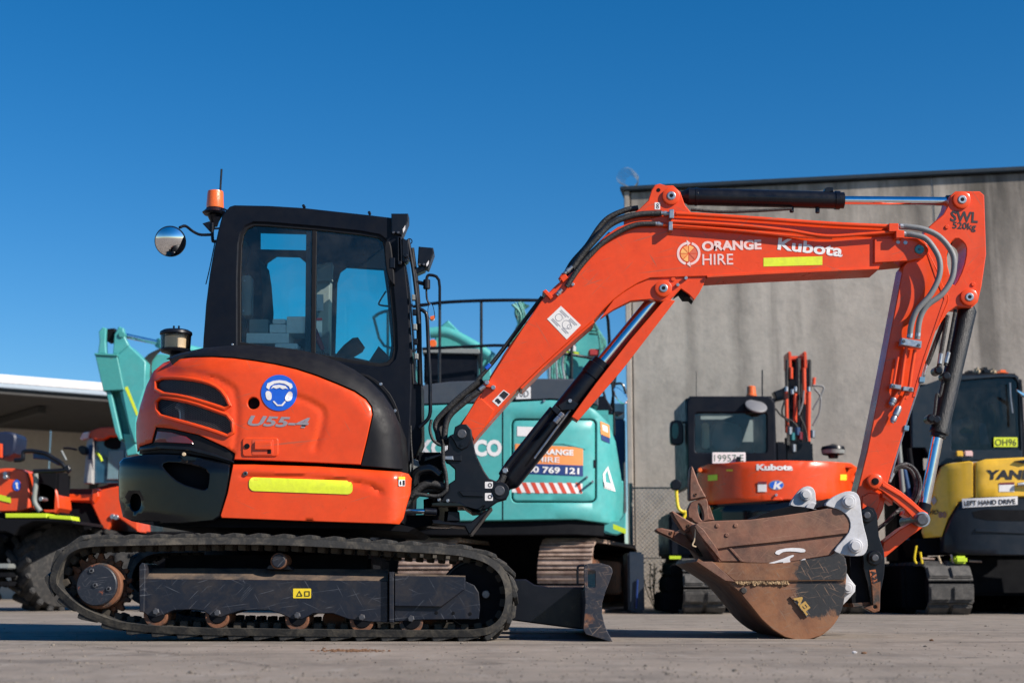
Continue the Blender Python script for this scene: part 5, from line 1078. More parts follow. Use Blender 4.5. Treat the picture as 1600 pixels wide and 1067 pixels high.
lowb = q8(262, 590, 340, 590, 700, 600, 960, 560, 985, 545, 1015, 548, 1038, 575, 1045, 620, 1040, 690, 1030, 790, 1010, 860, 970, 925, 910, 975, 850, 995, 780, 998, 720, 982, 660, 945, 600, 890, 540, 815, 490, 755, 420, 690)
bs = plate('side_plate', lowb, B0, .022, m_b2, BK, bev=1); plate('side_plate', lowb, B1 - .022, .022, m_b2, BK, bev=1)
floor_p = [q8(262, 590)[0]] + q8(420, 690, 490, 755, 540, 815, 600, 890, 660, 945, 720, 982, 780, 998, 850, 995, 910, 975, 970, 925, 1010, 860, 1030, 790, 1040, 690, 1045, 620)
shell('bucket_floor', [(p.x, p.y) for p in cat([Vector((*p, 0)) for p in floor_p], 4)], B0 + .023, B1 - .023, .02, m_b2, BK)
plate('side_wear_plate', q8(262, 590, 340, 590, 700, 600, 975, 560, 1000, 545, 1030, 560, 1043, 620, 1036, 686, 460, 690, 340, 592), B0 - .014, .016, m_b2, BK, bev=.8)
plate('corner_blade', q8(262, 590, 345, 590, 462, 695, 410, 690), B0 - .022, .01, m_buc, BK, bev=.8)
shell('mud_lip', q8(460, 694, 560, 690, 700, 692, 850, 690, 1036, 688), B0 - .012, B0 + .0, .006, m_soil, BK)
cl = G(); rs = random.Random(5)
for _ in range(220):
    t = rs.random(); p = W(*q8(470 + 260 * t + rs.gauss(0, 8), 698 + rs.gauss(0, 5))[0], B0 - .006); r_ = rs.uniform(.003, .009); bm = bmesh.new(); bmesh.ops.create_icosphere(bm, subdivisions=1, radius=r_)
    for v in bm.verts: v.co = v.co * rs.uniform(.7, 1.3)
    bm.verts.index_update(); cl.add([v.co + p for v in bm.verts], [[v.index for v in f.verts] for f in bm.faces]); bm.free()
tag(cl.build('caked_soil', mat('caked_soil', (.36, .24, .13), .95, ns=40, col2=(.12, .07, .04)), BK, 0), None, None, None, 'stuff')
plate('maker_badge', qf(140, 788, 172, 772, 272, 905, 250, 920), B0 - .012, .012, m_bkw, BK, bev=.6); text('badge_lettering', 'AEL', *qf(164, 796)[0], 34, 11.5, B0 - .012, mat('badge_rust_letters', (.42, .25, .06), .6, ns=20), BK, ang=-52, bold=.05, eps=.006)
for x, y in q8(508, 740): ypin('side_bolt', x, y, 5, B0 - .010, B0 + .01, m_rst, BK, 12)
for yy in (8.72, 9.02):
    ear = plate('lug_ear', ch(q8(1038, 640, 1062, 680, 1090, 715, 1088, 745, 1050, 790, 1020, 820, 1030, 740), 0), yy, .03, m_wht, BK, bev=1.2)
    ypin('ear_pin', *q8(1052, 727)[0], 9, yy - .03, yy + .05, m_wht, ear, 20); ypin('ear_pin_core', *q8(1052, 727)[0], 5.5, yy - .036, yy, m_wht, ear, 20, .003)
# toothed bucket
TB = thing('toothed_bucket', W(1200, 900, 8.9), 'rust brown toothed bucket with white lugs and white paint mark, lying in the larger bucket', 'bucket')
T0, T1 = 8.45, 9.30
up_o = q8(255, 400, 270, 385, 350, 378, 540, 372, 700, 352, 850, 330, 965, 308, 1010, 320, 1050, 355, 1064, 400, 1050, 445, 990, 520, 960, 555, 700, 602, 520, 596, 490, 590, 390, 590, 330, 500)
sp_ = plate('side_plate', up_o, T0, .02, m_buc, TB, bev=1); plate('side_plate', up_o, T1 - .02, .02, m_buc, TB, bev=1)
plate('side_reinforcement', q8(258, 402, 270, 386, 350, 380, 540, 373, 700, 353, 850, 331, 965, 310, 1010, 322, 1050, 357, 1062, 400, 1050, 444, 880, 465, 700, 487, 440, 514, 372, 525, 320, 480), T0 - .014, .016, m_buc, TB, bev=1)
plate('corner_bar', q8(425, 516, 440, 514, 505, 590, 490, 590), T0 - .006, .008, m_tth, TB, bev=.6)
shell('bucket_floor', q8(390, 590, 490, 596, 600, 620, 760, 628, 900, 600, 990, 530, 1050, 445, 1064, 400, 1050, 356), T0 + .021, T1 - .021, -.02, m_buc, TB)
shell('cutting_lip', q8(262, 392, 330, 500, 392, 592), T0 + .002, T1 - .002, -.022, m_tth, TB)
lip = plate('side_cutter', q8(250, 405, 262, 392, 300, 425, 372, 525, 390, 588, 355, 545, 300, 480, 262, 430), T0 - .03, .028, m_tth, TB, bev=1)
for x, y in q8(370, 403, 466, 402, 420, 452): ypin('rivet', x, y, 3.4, T0 - .020, T0 - .01, m_buc, TB, 12, .003)
for pp in (q8(668, 548, 680, 530, 740, 518, 815, 520, 832, 532, 820, 544, 760, 536, 716, 538, 698, 548, 690, 556), q8(628, 600, 700, 580, 765, 552, 770, 562, 745, 575, 752, 596, 715, 600, 710, 590, 640, 604), q8(795, 588, 825, 572, 832, 580, 812, 590)): decal('paint_mark', ch(pp, 1), T0, m_whd, TB, eps=.003)
for yy in (8.64, 9.02):
    if yy < 8.7: lp_ = q8(925, 295, 965, 258, 1010, 235, 1050, 222, 1090, 228, 1112, 255, 1118, 320, 1130, 400, 1150, 470, 1155, 515, 1140, 550, 1115, 563, 1050, 560, 990, 545, 975, 530, 1050, 450, 1066, 400, 1050, 352, 1005, 318, 960, 308)
    else: lp_ = q8(745, 295, 765, 260, 800, 215, 830, 197, 862, 200, 880, 225, 882, 265, 896, 318, 830, 332, 760, 300)
    if yy < 8.7:
        lg = plate('white_lug', ch(lp_, 1), T0 - .02, .04, m_wht, TB, bev=.8)
        for x, y in q8(1057, 277, 1092, 508): ypin('lug_pin', x, y, 11, T0 - .045, T0 + .05, m_wht, lg, 28); ypin('lug_pin_core', x, y, 7.5, T0 - .055, T0, m_wht, lg, 28, .003)
    else:
        lg = plate('white_lug', ch(lp_, 1), 8.98, .04, m_wht, TB, bev=.8); ypin('lug_pin', *q8(832, 242)[0], 9, 8.955, 9.05, m_wht, lg, 24); ypin('lug_pin_core', *q8(834, 240)[0], 6.5, 8.948, 9.0, m_wht, lg, 24, .003)
        plate('lug_tube', disc(*q8(865, 318)[0], 11, 20), 8.97, .1, m_wht, lg, bev=1)
plate('ear_bracket', q8(925, 300, 945, 262, 968, 262, 950, 308), 8.6, .3, m_rst, TB, bev=.8)
plate('bucket_back', q8(570, 366, 600, 345, 680, 318, 760, 300, 820, 305, 900, 322, 940, 310, 950, 340, 700, 370), 8.80, .45, m_drk, TB, bev=1)
# teeth
def tooth(Y, adp, tip, hole=None, slot_=None):
    t = plate('tooth_adapter', adp, Y, .07, m_tth, TB, [slot_] if slot_ else (), bev=1.3)
    q = plate('tooth_point', tip, Y - .012, .095, m_tth, t, bev=2.0)
    if hole: ypin('tooth_pin', *hole, 2.6, Y - .018, Y, m_rst, t, 10, .001); ypin('tooth_pin_hole', *hole, 1.5, Y - .019, Y, m_drk, t, 8, .001)
tooth(8.52, qe(372, 345, 400, 330, 500, 312, 512, 340, 520, 470, 560, 490, 500, 500, 440, 525, 400, 510, 375, 480, 350, 470, 345, 400), qe(378, 40, 392, 60, 440, 190, 495, 290, 495, 302, 375, 328, 358, 320, 358, 180, 365, 70), qe(412, 278)[0], ch(qe(430, 350, 455, 370, 475, 430, 478, 485, 462, 498, 440, 460, 425, 390), 1))
plate('adapter_leg', qe(345, 400, 372, 360, 400, 490, 385, 505, 350, 480), 8.56, .05, m_tth, TB, bev=1); plate('adapter_leg', qe(515, 360, 530, 380, 568, 492, 540, 500, 500, 490), 8.56, .06, m_tth, TB, bev=1)
tooth(8.72, qe(340, 600, 400, 540, 420, 535, 470, 590, 560, 720, 590, 750, 560, 770, 480, 700, 420, 660, 380, 610), qe(205, 422, 222, 415, 300, 465, 412, 530, 385, 575, 330, 598, 300, 580, 235, 480), qe(352, 538)[0])
tooth(8.98, qe(215, 655, 235, 590, 260, 585, 330, 620, 380, 680, 430, 740, 495, 815, 470, 815, 380, 745, 270, 685), qe(75, 575, 90, 560, 130, 557, 235, 580, 215, 650, 150, 620, 90, 592), qe(208, 597)[0])
plate('lip_edge', qe(400, 640, 430, 690, 520, 770, 625, 832, 500, 822, 430, 745, 385, 660), 8.85, .1, m_drk, TB, bev=.5)
tpx('wire_tie', qe(410, 530, 408, 600, 400, 660, 385, 700, 415, 715), 8.44, 1.2, m_cream, TB, 5)
# ---------------------------------------------------------------- machines parked behind
def track_end(par, x0, x1, ytop, Y0, L, shoes, m_, name='track', steel=True, th=.03, yaw=0):
    """crawler seen end on: belt loop from depth Y0 back to Y0+L between photo columns x0..x1 (at Y0)"""
    a_, b_ = W(x0, ytop, Y0), W(x1, ytop, Y0); xa, xb = a_.x, b_.x; zt_ = a_.z; r = zt_ / 2
    path = []
    for k in range(13): t = pi / 2 + pi * k / 12; path.append((Y0 + r + r * cos(t), r + r * sin(t)))
    for k in range(13): t = -pi / 2 + pi * k / 12; path.append((Y0 + L - r + r * cos(t), r + r * sin(t)))
    P = [Vector((0, y, z)) for y, z in path]; tot = sum((P[(i + 1) % len(P)] - P[i]).length for i in range(len(P)))
    cen = (xa + xb) / 2; w = xb - xa
    core = G(); O = [(y, z) for y, z in path]; ins = inset(O, .03)
    core.add([Vector((xa + .02, y, z)) for y, z in ins] + [Vector((xb - .02, y, z)) for y, z in ins], [(i, (i + 1) % len(ins), len(ins) + (i + 1) % len(ins), len(ins) + i) for i in range(len(ins))])
    tr_ = core.build(name, m_drk, par, 0)
    pit = tot / shoes; me = None
    for k in range(shoes):
        p, t = at_len(P, tot * k / shoes); out = Vector((0, -t.z, t.y))
        if out.dot(p - Vector((0, Y0 + L / 2, r))) < 0: out = -out
        if me is None:
            g = g_box((0, 0, 0), (w, pit * .84, .02), None, .004)
            if steel:
                for kk in (-.3, .12): q = g_box((0, pit * kk, .016), (w * .99, .016, .034), None, .003); g.add(q.v, q.f)
            else:
                for sgn in (-1, 1): q = g_box((sgn * w * .26, 0, .018), (w * .46, pit * .62, .04), None, .012); g.add(q.v, q.f)
            o0 = g.build('track_shoe', m_, None); me = o0.data; bpy.data.objects.remove(o0)
        o = bpy.data.objects.new('track_shoe', me); COL.objects.link(o); o.parent = tr_
        m = Matrix((Vector((1, 0, 0)), t, out)).transposed().to_4x4(); m.translation = Vector((cen, p.y, p.z)) - out * .012 + Vector((0, 0, .02 if p.z < .05 else 0)); o.matrix_local = m
    plt = g_box((cen, Y0 + L / 2, r), (w * .55, L - 2 * r, r * 1.0), None, .02)
    plt.build('track_beam', m_rst if steel else m_drk, tr_); 
    for yy in (Y0 + r, Y0 + L - r): lathe('wheel', (xa + .06, yy, r), (xb, yy, r), [(0, r * .5), (.02, r * .78), (w - .14, r * .78), (w - .12, r * .5)], m_rst if steel else m_drk, tr_, 20)
    if yaw:
        pv = Vector((cen, Y0, 0)); tr_.matrix_basis = Matrix.Translation(pv) @ Matrix.Rotation(-yaw, 4, 'Z') @ Matrix.Translation(-pv)
    return tr_
def sup(Yc, Xc_, a, b, p):
    def f(px, py, X, Z):
        t = min(.9995, abs(X - Xc_) / a); return Yc - b * (1 - t ** p) ** (1 / p)
    return f
# ================= teal excavator behind the swing joint
Yk = 16.3; xk = W(775, 720, 15.4).x; SK = sup(Yk, xk, M(202, 15.6), 1.05, 3.6)
KO = thing('teal_excavator', (xk, Yk + .5, 0), 'teal excavator seen from behind with a railing on top, parked behind the boom foot', 'excavator')
door = rrect(799, 654, 932, 785, 9, 4)
bodyp = q0(572, 655, 585, 642, 650, 634, 785, 629, 860, 625, 905, 628, 930, 640, 950, 660, 962, 690, 970, 740, 975, 790, 976, 812, 960, 818, 900, 811, 785, 813, 572, 816)
kb = plate('rear_body', bodyp, 15.4, .08, m_teal, KO, [door], 1.5, SK, 12, 45)
kd = plate('rear_door', inset(door, 2.2), 15.4, .05, m_teal, KO, (), 2.0, lambda a, b, X, Z: SK(a, b, X, Z) + .012, 12, 45)
plate('door_gap', inset(door, -2), 15.4, .02, m_drk, kb, (), 0, lambda a, b, X, Z: SK(a, b, X, Z) + .06, 14)
plate('door_crease', q0(815, 690, 880, 690, 912, 697, 915, 702, 880, 694, 815, 694), 15.4, .01, m_teal, kd, (), .5, lambda a, b, X, Z: SK(a, b, X, Z) + .004, 8)
for x in (785.5,): plate('body_seam', q0(x - 1, 635, x + 1, 635, x + 1, 812, x - 1, 812), 15.4, .01, m_drk, kb, (), 0, lambda a, b, X, Z: SK(a, b, X, Z) - .002, 12)
def mirror_back(pts, name, m_, surf, Yc, par, dz=0):
    o = plate(name, pts, 15.4, .06, m_, par, (), 1.5, surf, 20, 45)
    return o
# bulk of the house behind the skin
bx('house', 585, 640, 958, 812, Yk - .25, Yk + 2.6, m_teal, KO, .05)
skirt = q0(578, 817, 785, 815, 900, 813, 958, 820, 968, 828, 955, 838, 900, 835, 700, 836, 580, 832)
plate('lower_skirt', skirt, 15.4, .3, m_drk, KO, (), 1, lambda a, b, X, Z: SK(a, b, X, Z) + .06, 14)
plate('corner_bumper', q0(930, 815, 968, 812, 978, 800, 978, 830, 965, 836, 935, 832), 15.5, .12, m_teal, KO, bev=2); decal('reflective_mark', q0(958, 818, 978, 826, 978, 834, 958, 826), 15.45, m_lime, KO); decal('reflective_mark', q0(852, 826, 876, 826, 876, 832, 852, 832), 15.35, m_lime, KO)
# engine hood deck
deck = q0(648, 603, 700, 596, 830, 591, 905, 592, 925, 600, 935, 615, 935, 634, 905, 627, 860, 624, 785, 628, 650, 633, 585, 640, 585, 620)
plate('engine_hood', deck, 15.6, 1.6, mat('hood_grey', (.045, .052, .065), .45, 0, .2, ns=4), KO, bev=2)
plate('number_plate', q0(806, 606, 829, 604, 829, 623, 806, 624), 15.55, .02, m_whd, KO, bev=.5); text('plate_lettering', '10D', 808, 620, 18, 11, 15.55, m_blk, KO, bold=.0)
bx('tool_box', 662, 548, 746, 600, 16.2, 17.2, m_cab, KO, .03); plate('tool_box_rim', q0(660, 543, 748, 545, 752, 553, 660, 551), 16.15, 1.1, m_gpl, KO)
# decals
text('lettering', 'KOBELCO', 656, 711, 128, 24, 15.3, m_whd, kb, bold=.05, surf=SK, eps=.004)
D = lambda nm, pts, m_, e=.004: decal(nm, pts, 15.3, m_, kd, lambda a, b, X, Z: SK(a, b, X, Z) + .012, e, (), 14)
D('white_label', q0(808, 666, 836, 667, 836, 682, 808, 681), m_whd); D('orange_sign', q0(805, 693, 911, 699, 911, 727, 805, 723), m_ogv); D('navy_sign', q0(805, 723, 911, 727, 911, 744, 805, 739), m_nav)
SD = lambda a, b, X, Z: SK(a, b, X, Z) + .012
text('sign_lettering', 'ORANGE', 838, 709, 58, 8.5, 15.3, m_whd, kd, ang=-2, bold=.04, surf=SD, eps=.009); text('sign_lettering', 'HIRE', 838, 721, 36, 8.5, 15.3, m_whd, kd, ang=-2, bold=.01, surf=SD, eps=.009)
text('sign_lettering', '1300 769 121', 808, 736.5, 97, 9.5, 15.3, m_whd, kd, ang=-2.2, bold=.03, surf=SD, eps=.009)
D('hazard_strip', q0(800, 753, 910, 755, 910, 771, 800, 769), m_whd)
for k in range(8):
    x = 801 + k * 14; D('hazard_stripe', q0(x, 753.5, x + 7, 753.6, x + 15 if x + 15 < 911 else 910, 770.6, min(x + 8, 909), 770), mat('hazard_red', (.55, .06, .03), .5) if k == 0 else bpy.data.materials['hazard_red'], .006)
for pts, m_ in ((q0(938, 658, 952, 664, 953, 684, 939, 678), m_ogv), (q0(939, 679, 953, 685, 953, 693, 940, 687), m_nav), (q0(941, 663, 949, 666, 950, 676, 942, 672), m_whd)): decal('side_sign', pts, 15.5, m_, kb, SK, .004 if m_ is not m_whd else .006, (), 6)
dg = q0(942, 740, 950, 728, 956, 748, 962, 768, 944, 762); decal('side_emblem', dg, 15.5, m_whd, kb, SK, .004, [inset(dg, 3.5)], 6); decal('side_emblem', q0(944, 752, 956, 756, 957, 764, 945, 760), 15.5, m_whd, kb, SK, .013, (), 6)
D('red_marker', q0(788, 711, 793, 711, 793, 721, 788, 721), m_red); plate('door_handle', q0(928, 718, 931, 718, 931, 730, 928, 730), 15.3, .03, m_bk, kd, (), .5, SK, 6)
for x, y in ((917, 745), (926, 752), (850, 626)): ypin('body_bolt', x, y, 2, 15.24, 15.5, m_zn, kb, 8, .001)
# railing
def rail(pts, Y, r): tpx('railing', pts, Y, r, m_bk, KO, 8, 3)
rail(q0(584, 496, 600, 487, 660, 477, 700, 472, 790, 469, 900, 471, 935, 478, 950, 500, 953, 600), [16.2, 15.9, 15.7, 15.6, 15.6, 15.7, 15.9, 16.2, 16.4], 2.6)
rail(q0(660, 545, 720, 542, 800, 540, 880, 552, 930, 562, 950, 580), [15.7, 15.6, 15.6, 15.7, 15.9, 16.2], 2.4); rail(q0(584, 496, 600, 540, 650, 546), [16.2, 16.2, 15.8], 2.2)
for x, y0, Y in ((752, 470, 15.6), (687, 474, 15.65), (893, 471, 15.7), (606, 486, 16.2)): rail(q0(x, y0, x, 598), Y, 2.3)
# boom parts, hoses, post seen over the hood
plate('boom_foot', q0(668, 552, 690, 508, 700, 500, 730, 530, 762, 545, 770, 600, 668, 600), 17.4, .5, m_teal, KO, bev=2)
tpx('boom_pipe', q0(672, 520, 700, 520, 740, 540, 770, 560), 17.2, 9, m_teal, KO, 10); ypin('amber_marker', 676, 536, 6, 16.9, 17.0, m_amb, KO, 14)
plate('hydraulic_tower', q0(852, 540, 870, 520, 905, 500, 925, 505, 940, 520, 940, 600, 860, 600), 17.4, .6, m_teal, KO, bev=2); bx('white_tank', 868, 520, 900, 552, 17.2, 17.4, m_whd, KO, .03)
m_th = mat('teal_hose', (.06, .26, .22), .5, ns=20, col2=(.02, .03, .03))
rk = random.Random(11)
for k in range(12): tpx('teal_hose', q0(800 + k * 2.4, 476 + rk.uniform(-4, 4), 810 + rk.uniform(-6, 10), 490, 806 + k * 2 + rk.uniform(-5, 5), 510, 790 + k * 2, 540), 17 + .05 * k, 2.0, m_th, KO, 6, 4)
for k in range(9): tpx('teal_hose', q0(856 + k * 4, 556, 854 + k * 4.4 + rk.uniform(-4, 4), 572, 858 + k * 4, 592), 16.9 + .04 * k, 2.0, m_th if k % 3 else m_zn, KO, 6, 4)
for k in range(5): tpx('teal_hose', q0(900 + k * 5, 505 + k * 4, 925 + k * 3, 500 + k * 6, 938 + k * 2, 540, 930, 590), 17 + .05 * k, 2.0, m_th, KO, 6, 4)
decal('reflective_mark', q0(880, 548, 905, 550, 905, 556, 880, 554), 17.18, m_lime, KO); bx('red_box', 920, 545, 938, 556, 17.0, 17.3, mat('dull_red', (.35, .03, .03), .5), KO)
# cab corner and mirrors at the right
for pp in (q0(955, 575, 958, 620, 960, 680), q0(958, 600, 972, 600, 978, 615), q0(950, 560, 962, 575, 955, 640), q0(940, 600, 950, 640, 956, 662)): tpx('mirror_stay', pp, 16.3, 2.0, m_bk, KO, 8)
plate('mirror', ch(q0(958, 605, 966, 604, 980, 618, 981, 628, 974, 632, 962, 622), 1), 16.2, .06, m_mir, KO, bev=1.2); plate('mirror', q0(952, 646, 965, 642, 976, 644, 966, 650), 16.3, .1, m_bk, KO, bev=1)
plate('side_console', q0(925, 620, 945, 618, 958, 640, 948, 652, 930, 640), 16.2, .3, m_cab, KO, bev=1.5); tpx('hand_post', q0(975.5, 722, 976, 820), 16.0, 1.8, m_pin, KO)
bx('skirt_gap_filler', 880, 816, 965, 852, 17.3, 18.2, m_drk, KO, .03)  # dark box added to cover the bright sky gap below the skirt
plate('step_box', q0(962, 745, 975, 752, 978, 810, 964, 812), 16.2, .5, m_teal, KO, bev=3)
# undercarriage
track_end(KO, 838, 924, 842, 15.32, 3.5, 52, m_shoe, yaw=radians(13)); track_end(KO, 620, 706, 842, 15.32, 3.5, 52, m_shoe, yaw=radians(13))
bx('undercarriage', 590, 824, 900, 905, 16.9, 18.6, m_drk, KO, .05); a_ = W(775, 840, 17.2); lathe('slew_ring', (a_.x, 17.2, .85), (a_.x, 17.2, 2), [(0, .6), (.25, .6)], m_drk, KO, 32)
bx('dozer_blade', 982, 862, 1006, 956, 15.9, 16.6, mat('blade_navy', (.012, .022, .04), .5, ns=4), KO, .02); tpx('blade_rib', q0(996, 905, 994, 950), 15.88, 1.6, m_nav, KO, 6)
bx('dozer_blade_far', 640, 868, 985, 955, 19.3, 19.6, m_drk, KO, .02)
# ================= second teal excavator: only its folded arm rises over the orange one
T2 = thing('teal_digger_arm', W(330, 950, 19), 'teal excavator hidden behind the orange one, its folded arm rising at the left', 'excavator'); T2.location.z = 0; YA = 17.5
a2 = plate('stick', ql(250, 300, 330, 230, 430, 325, 452, 350, 445, 540, 400, 680, 385, 770, 375, 930, 330, 800, 280, 560), YA, .38, m_teal, T2, bev=1.2)
side_ = ql(85, 295, 245, 300, 295, 552, 145, 560)
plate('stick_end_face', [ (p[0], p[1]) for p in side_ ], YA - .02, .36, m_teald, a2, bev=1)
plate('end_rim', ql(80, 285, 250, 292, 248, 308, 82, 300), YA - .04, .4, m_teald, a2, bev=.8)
for pp in (ql(112, 130, 140, 98, 165, 105, 160, 200, 165, 290, 105, 290, 118, 200), ql(225, 150, 258, 92, 290, 105, 300, 170, 330, 230, 250, 298, 215, 290)): lgp = plate('pin_lug', pp, YA + .02, .09, m_teal, a2, bev=1.2)
plate('pin_lug_gap', ql(160, 110, 225, 105, 225, 190, 170, 200), YA + .08, .2, m_drk, a2, bev=1); ypin('pin_end', *ql(278, 150)[0], 5, YA - .0, YA + .1, m_teald, a2, 16)
for pp in (ql(165, 562, 200, 562, 278, 905, 262, 918, 232, 860), ql(262, 562, 300, 560, 372, 800, 378, 928, 345, 905, 320, 780)): plate('stick_cheek', pp, YA + .02, .3, m_teal, a2, bev=1)
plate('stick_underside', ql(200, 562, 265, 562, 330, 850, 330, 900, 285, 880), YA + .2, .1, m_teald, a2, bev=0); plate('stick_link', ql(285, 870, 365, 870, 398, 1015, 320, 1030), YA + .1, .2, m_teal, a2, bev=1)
decal('reflective_strip', ql(300, 535, 322, 526, 398, 720, 388, 745), YA - .001, m_yel, a2)
rodp('cylinder_rod', W(*ql(305, 160)[0], YA + .2), W(*ql(560, 215)[0], YA + .6), M(4, YA), m_chr, T2); rodp('arm_cylinder', W(*ql(540, 212)[0], YA + .55), W(*ql(900, 290)[0], YA + 1.2), M(8, YA), m_teal, T2)
plate('boom', ql(440, 320, 560, 290, 640, 300, 900, 420, 1500, 900, 1400, 1000, 800, 620, 560, 430, 450, 440), YA + .3, .4, m_teal, T2, bev=1.5)
for k in range(4): tpx('arm_hose', ql(445 + k * 14, 470, 440 + k * 16, 360, 470 + k * 14, 310, 520 + k * 12, 280 - k * 6, 560, 265), YA + .25, 2.4, m_hos, T2, 8)
bx('house', 330, 690, 560, 800, 18.6, 21, m_teal, T2, .08); bx('skirt', 325, 801, 565, 832, 18.5, 21, m_teal, T2, .03); decal('reflective_mark', q0(328, 822, 352, 822, 352, 827, 328, 827), 18.5, m_lime, T2, eps=.01)
track_end(T2, 330, 392, 846, 18.4, 3.2, 40, m_shoe); track_end(T2, 498, 560, 846, 18.4, 3.2, 40, m_shoe); bx('undercarriage', 335, 826, 640, 930, 19.2, 21, m_drk, T2, .04)
for k, x in enumerate((578, 600, 640, 660, 678)): bx('hose_reel', x, 826, x + 14, 848, 17.2, 17.4, (m_shoe, m_lime, m_teal, m_teal, m_teal)[k], KO, .03)
# ================= small orange excavator by the wall
Yu = 16.5; xu = W(1218, 750, 15.7).x; SU = sup(Yu, xu, M(131, 15.8), .95, 2.3)
UK = thing('parked_orange_excavator', (xu, Yu, 0), 'small orange excavator with white number plate on its cab, parked by the concrete wall', 'excavator')
tail = q0(1089, 760, 1090, 740, 1096, 729, 1106, 725, 1160, 721, 1230, 719, 1300, 721, 1330, 723, 1341, 731, 1346, 745, 1346, 770, 1340, 781, 1300, 782, 1230, 781, 1170, 784, 1110, 788, 1092, 782)
ut = plate('tail_cover', tail, 15.6, .08, m_or, UK, (), 1.8, SU, 10, 45)
us = plate('counterweight', q0(1092, 786, 1110, 791, 1170, 787, 1230, 784, 1300, 785, 1340, 785, 1340, 822, 1330, 838, 1230, 842, 1110, 840, 1094, 830), 15.6, .1, m_cw, UK, (), 1.5, SU, 12, 45)
bx('house', 1115, 724, 1325, 838, 16.1, 17.6, m_drk, UK, .05)
plate('top_cover', q0(1110, 730, 1160, 724, 1240, 722, 1320, 725, 1335, 730, 1230, 730), 15.9, 1.4, m_or, UK, bev=1)
text('lettering', 'Kubota', 1182, 734, 57, 9, 15.6, m_whd, ut, bold=.05, surf=SU, eps=.004)
for pts, m_ in ((q0(1106, 742, 1121, 741, 1121, 750, 1106, 751), m_yel), (q0(1313, 741, 1323, 741, 1323, 750, 1313, 750), m_yel2), (q0(1184, 752, 1198, 752, 1198, 768, 1184, 768), m_whd), (q0(1184, 752, 1198, 752, 1198, 756, 1184, 756), m_red), (q0(1135, 733, 1145, 733, 1145, 736, 1135, 736), m_yel2)): decal('tail_label', pts, 15.6, m_, ut, SU, .008 if m_ is not m_red else .011, (), 4)
el = disc(1213, 757.5, 12, 24, 7.6); decal('oval_emblem', el, 15.6, m_zn, ut, SU, .004, (), 6); decal('emblem_field', inset(el, 1.4), 15.6, m_blu, ut, SU, .006, (), 6); decal('emblem_mark', q0(1208, 764, 1211, 752, 1214, 752, 1213, 757, 1220, 752, 1223, 753, 1217, 758, 1221, 763, 1217, 764, 1213, 760, 1212, 764), 15.6, m_whd, ut, SU, .008, (), 6)
ypin('tail_lock', 1213, 773, 2.2, 15.53, 15.6, m_zn, ut, 10, .001); plate('tail_notch', q0(1206, 781, 1210, 777, 1220, 777, 1224, 781), 15.52, .06, m_or, ut, bev=.6)
ypin('tail_lamp', 1094, 734, 3.5, 15.9, 16.0, m_amb, ut, 12)
# cab of it
cb = q0(1073, 630, 1075, 623, 1080, 619, 1200, 619, 1206, 622, 1211, 630, 1212, 725, 1212, 760, 1075, 780)
cwn = rrect(1086, 645, 1198, 707, 5, 3)
uc = plate('cab_rear', cb, 16.35, .06, m_cab, UK, [cwn], 2.0); plate('rear_window', inset(cwn, -2), 16.38, .01, m_glass, uc, bev=0)
for x0, x1 in ((1073.5, 1079), (1206, 1211)): bx('cab_side', x0, 622, x1, 760, 16.42, 17.6, m_cab, UK, .01)
bx('cab_roof', 1074, 618.5, 1211, 630, 16.42, 17.7, m_cab, UK, .03); fw = q0(1084, 640, 1200, 640, 1200, 705, 1084, 705); plate('cab_front', q0(1076, 625, 1209, 625, 1209, 760, 1076, 760), 17.6, .05, m_drk, UK, [q0(1172, 655, 1196, 655, 1196, 690, 1160, 690), q0(1095, 648, 1150, 648, 1130, 655, 1095, 655)], bev=.5)
plate('seat', ch(q0(1112, 668, 1122, 658, 1150, 660, 1162, 670, 1156, 705, 1110, 705), 1), 16.9, .3, mat('seat_grey', (.08, .11, .13), .7, ns=10), UK, bev=2); bx('seat_bag', 1098, 660, 1108, 700, 16.8, 16.9, m_cream, UK)
plate('number_plate', rrect(1113, 706.5, 1165, 724, 1, 2), 16.2, .015, m_whd, UK, bev=.5); text('plate_lettering', '19957 E', 1116, 720.5, 46, 11, 16.2, mat('plate_green', (.05, .13, .09), .5), UK, bold=0, sp=1.05)
bx('plate_lock', 1151, 713, 1157, 723, 16.14, 16.19, m_bk, UK, .005)
dd = W(1181, 636, 16.3); s_ = M(1, 16.3); lathe('rear_mirror', dd, dd + Vector((.25, -1, 1.2)), [(-.02, 4 * s_), (0, 17 * s_), (.02, 17.5 * s_), (.03, 15 * s_)], mat('mirror_back_grey', (.16, .16, .17), .5), UK, 28)
lb = W(1174, 619, 16.7); lathe('beacon', lb, lb + up, [(0, 8.5 * s_), (.02, 8.5 * s_), (.025, 7.6 * s_), (.11, 6.8 * s_), (.12, 4 * s_)], m_amb, UK, 20)
for pp, r_ in ((q0(1191, 622, 1191, 578), 1.1), (q0(1088, 632, 1088, 580), .5)): rodp('aerial', W(*pp[0], 16.5), W(*pp[1], 16.5), r_ * s_, m_bk, UK, 6, .0005)
plate('side_mirror', ch(q0(1047, 660, 1052, 656, 1068, 657, 1069, 690, 1064, 695, 1050, 695, 1047, 688), 1), 16.5, .08, m_bk, UK, bev=1.5); tpx('mirror_stay', q0(1066, 660, 1076, 659), 16.5, 1.6, m_bk, UK)
plate('mirror_sheen', ch(q0(1050, 662, 1060, 660, 1060, 684, 1050, 686), 1), 16.495, .01, mat('mirror_teal', (.02, .10, .08), .15), UK, bev=0)
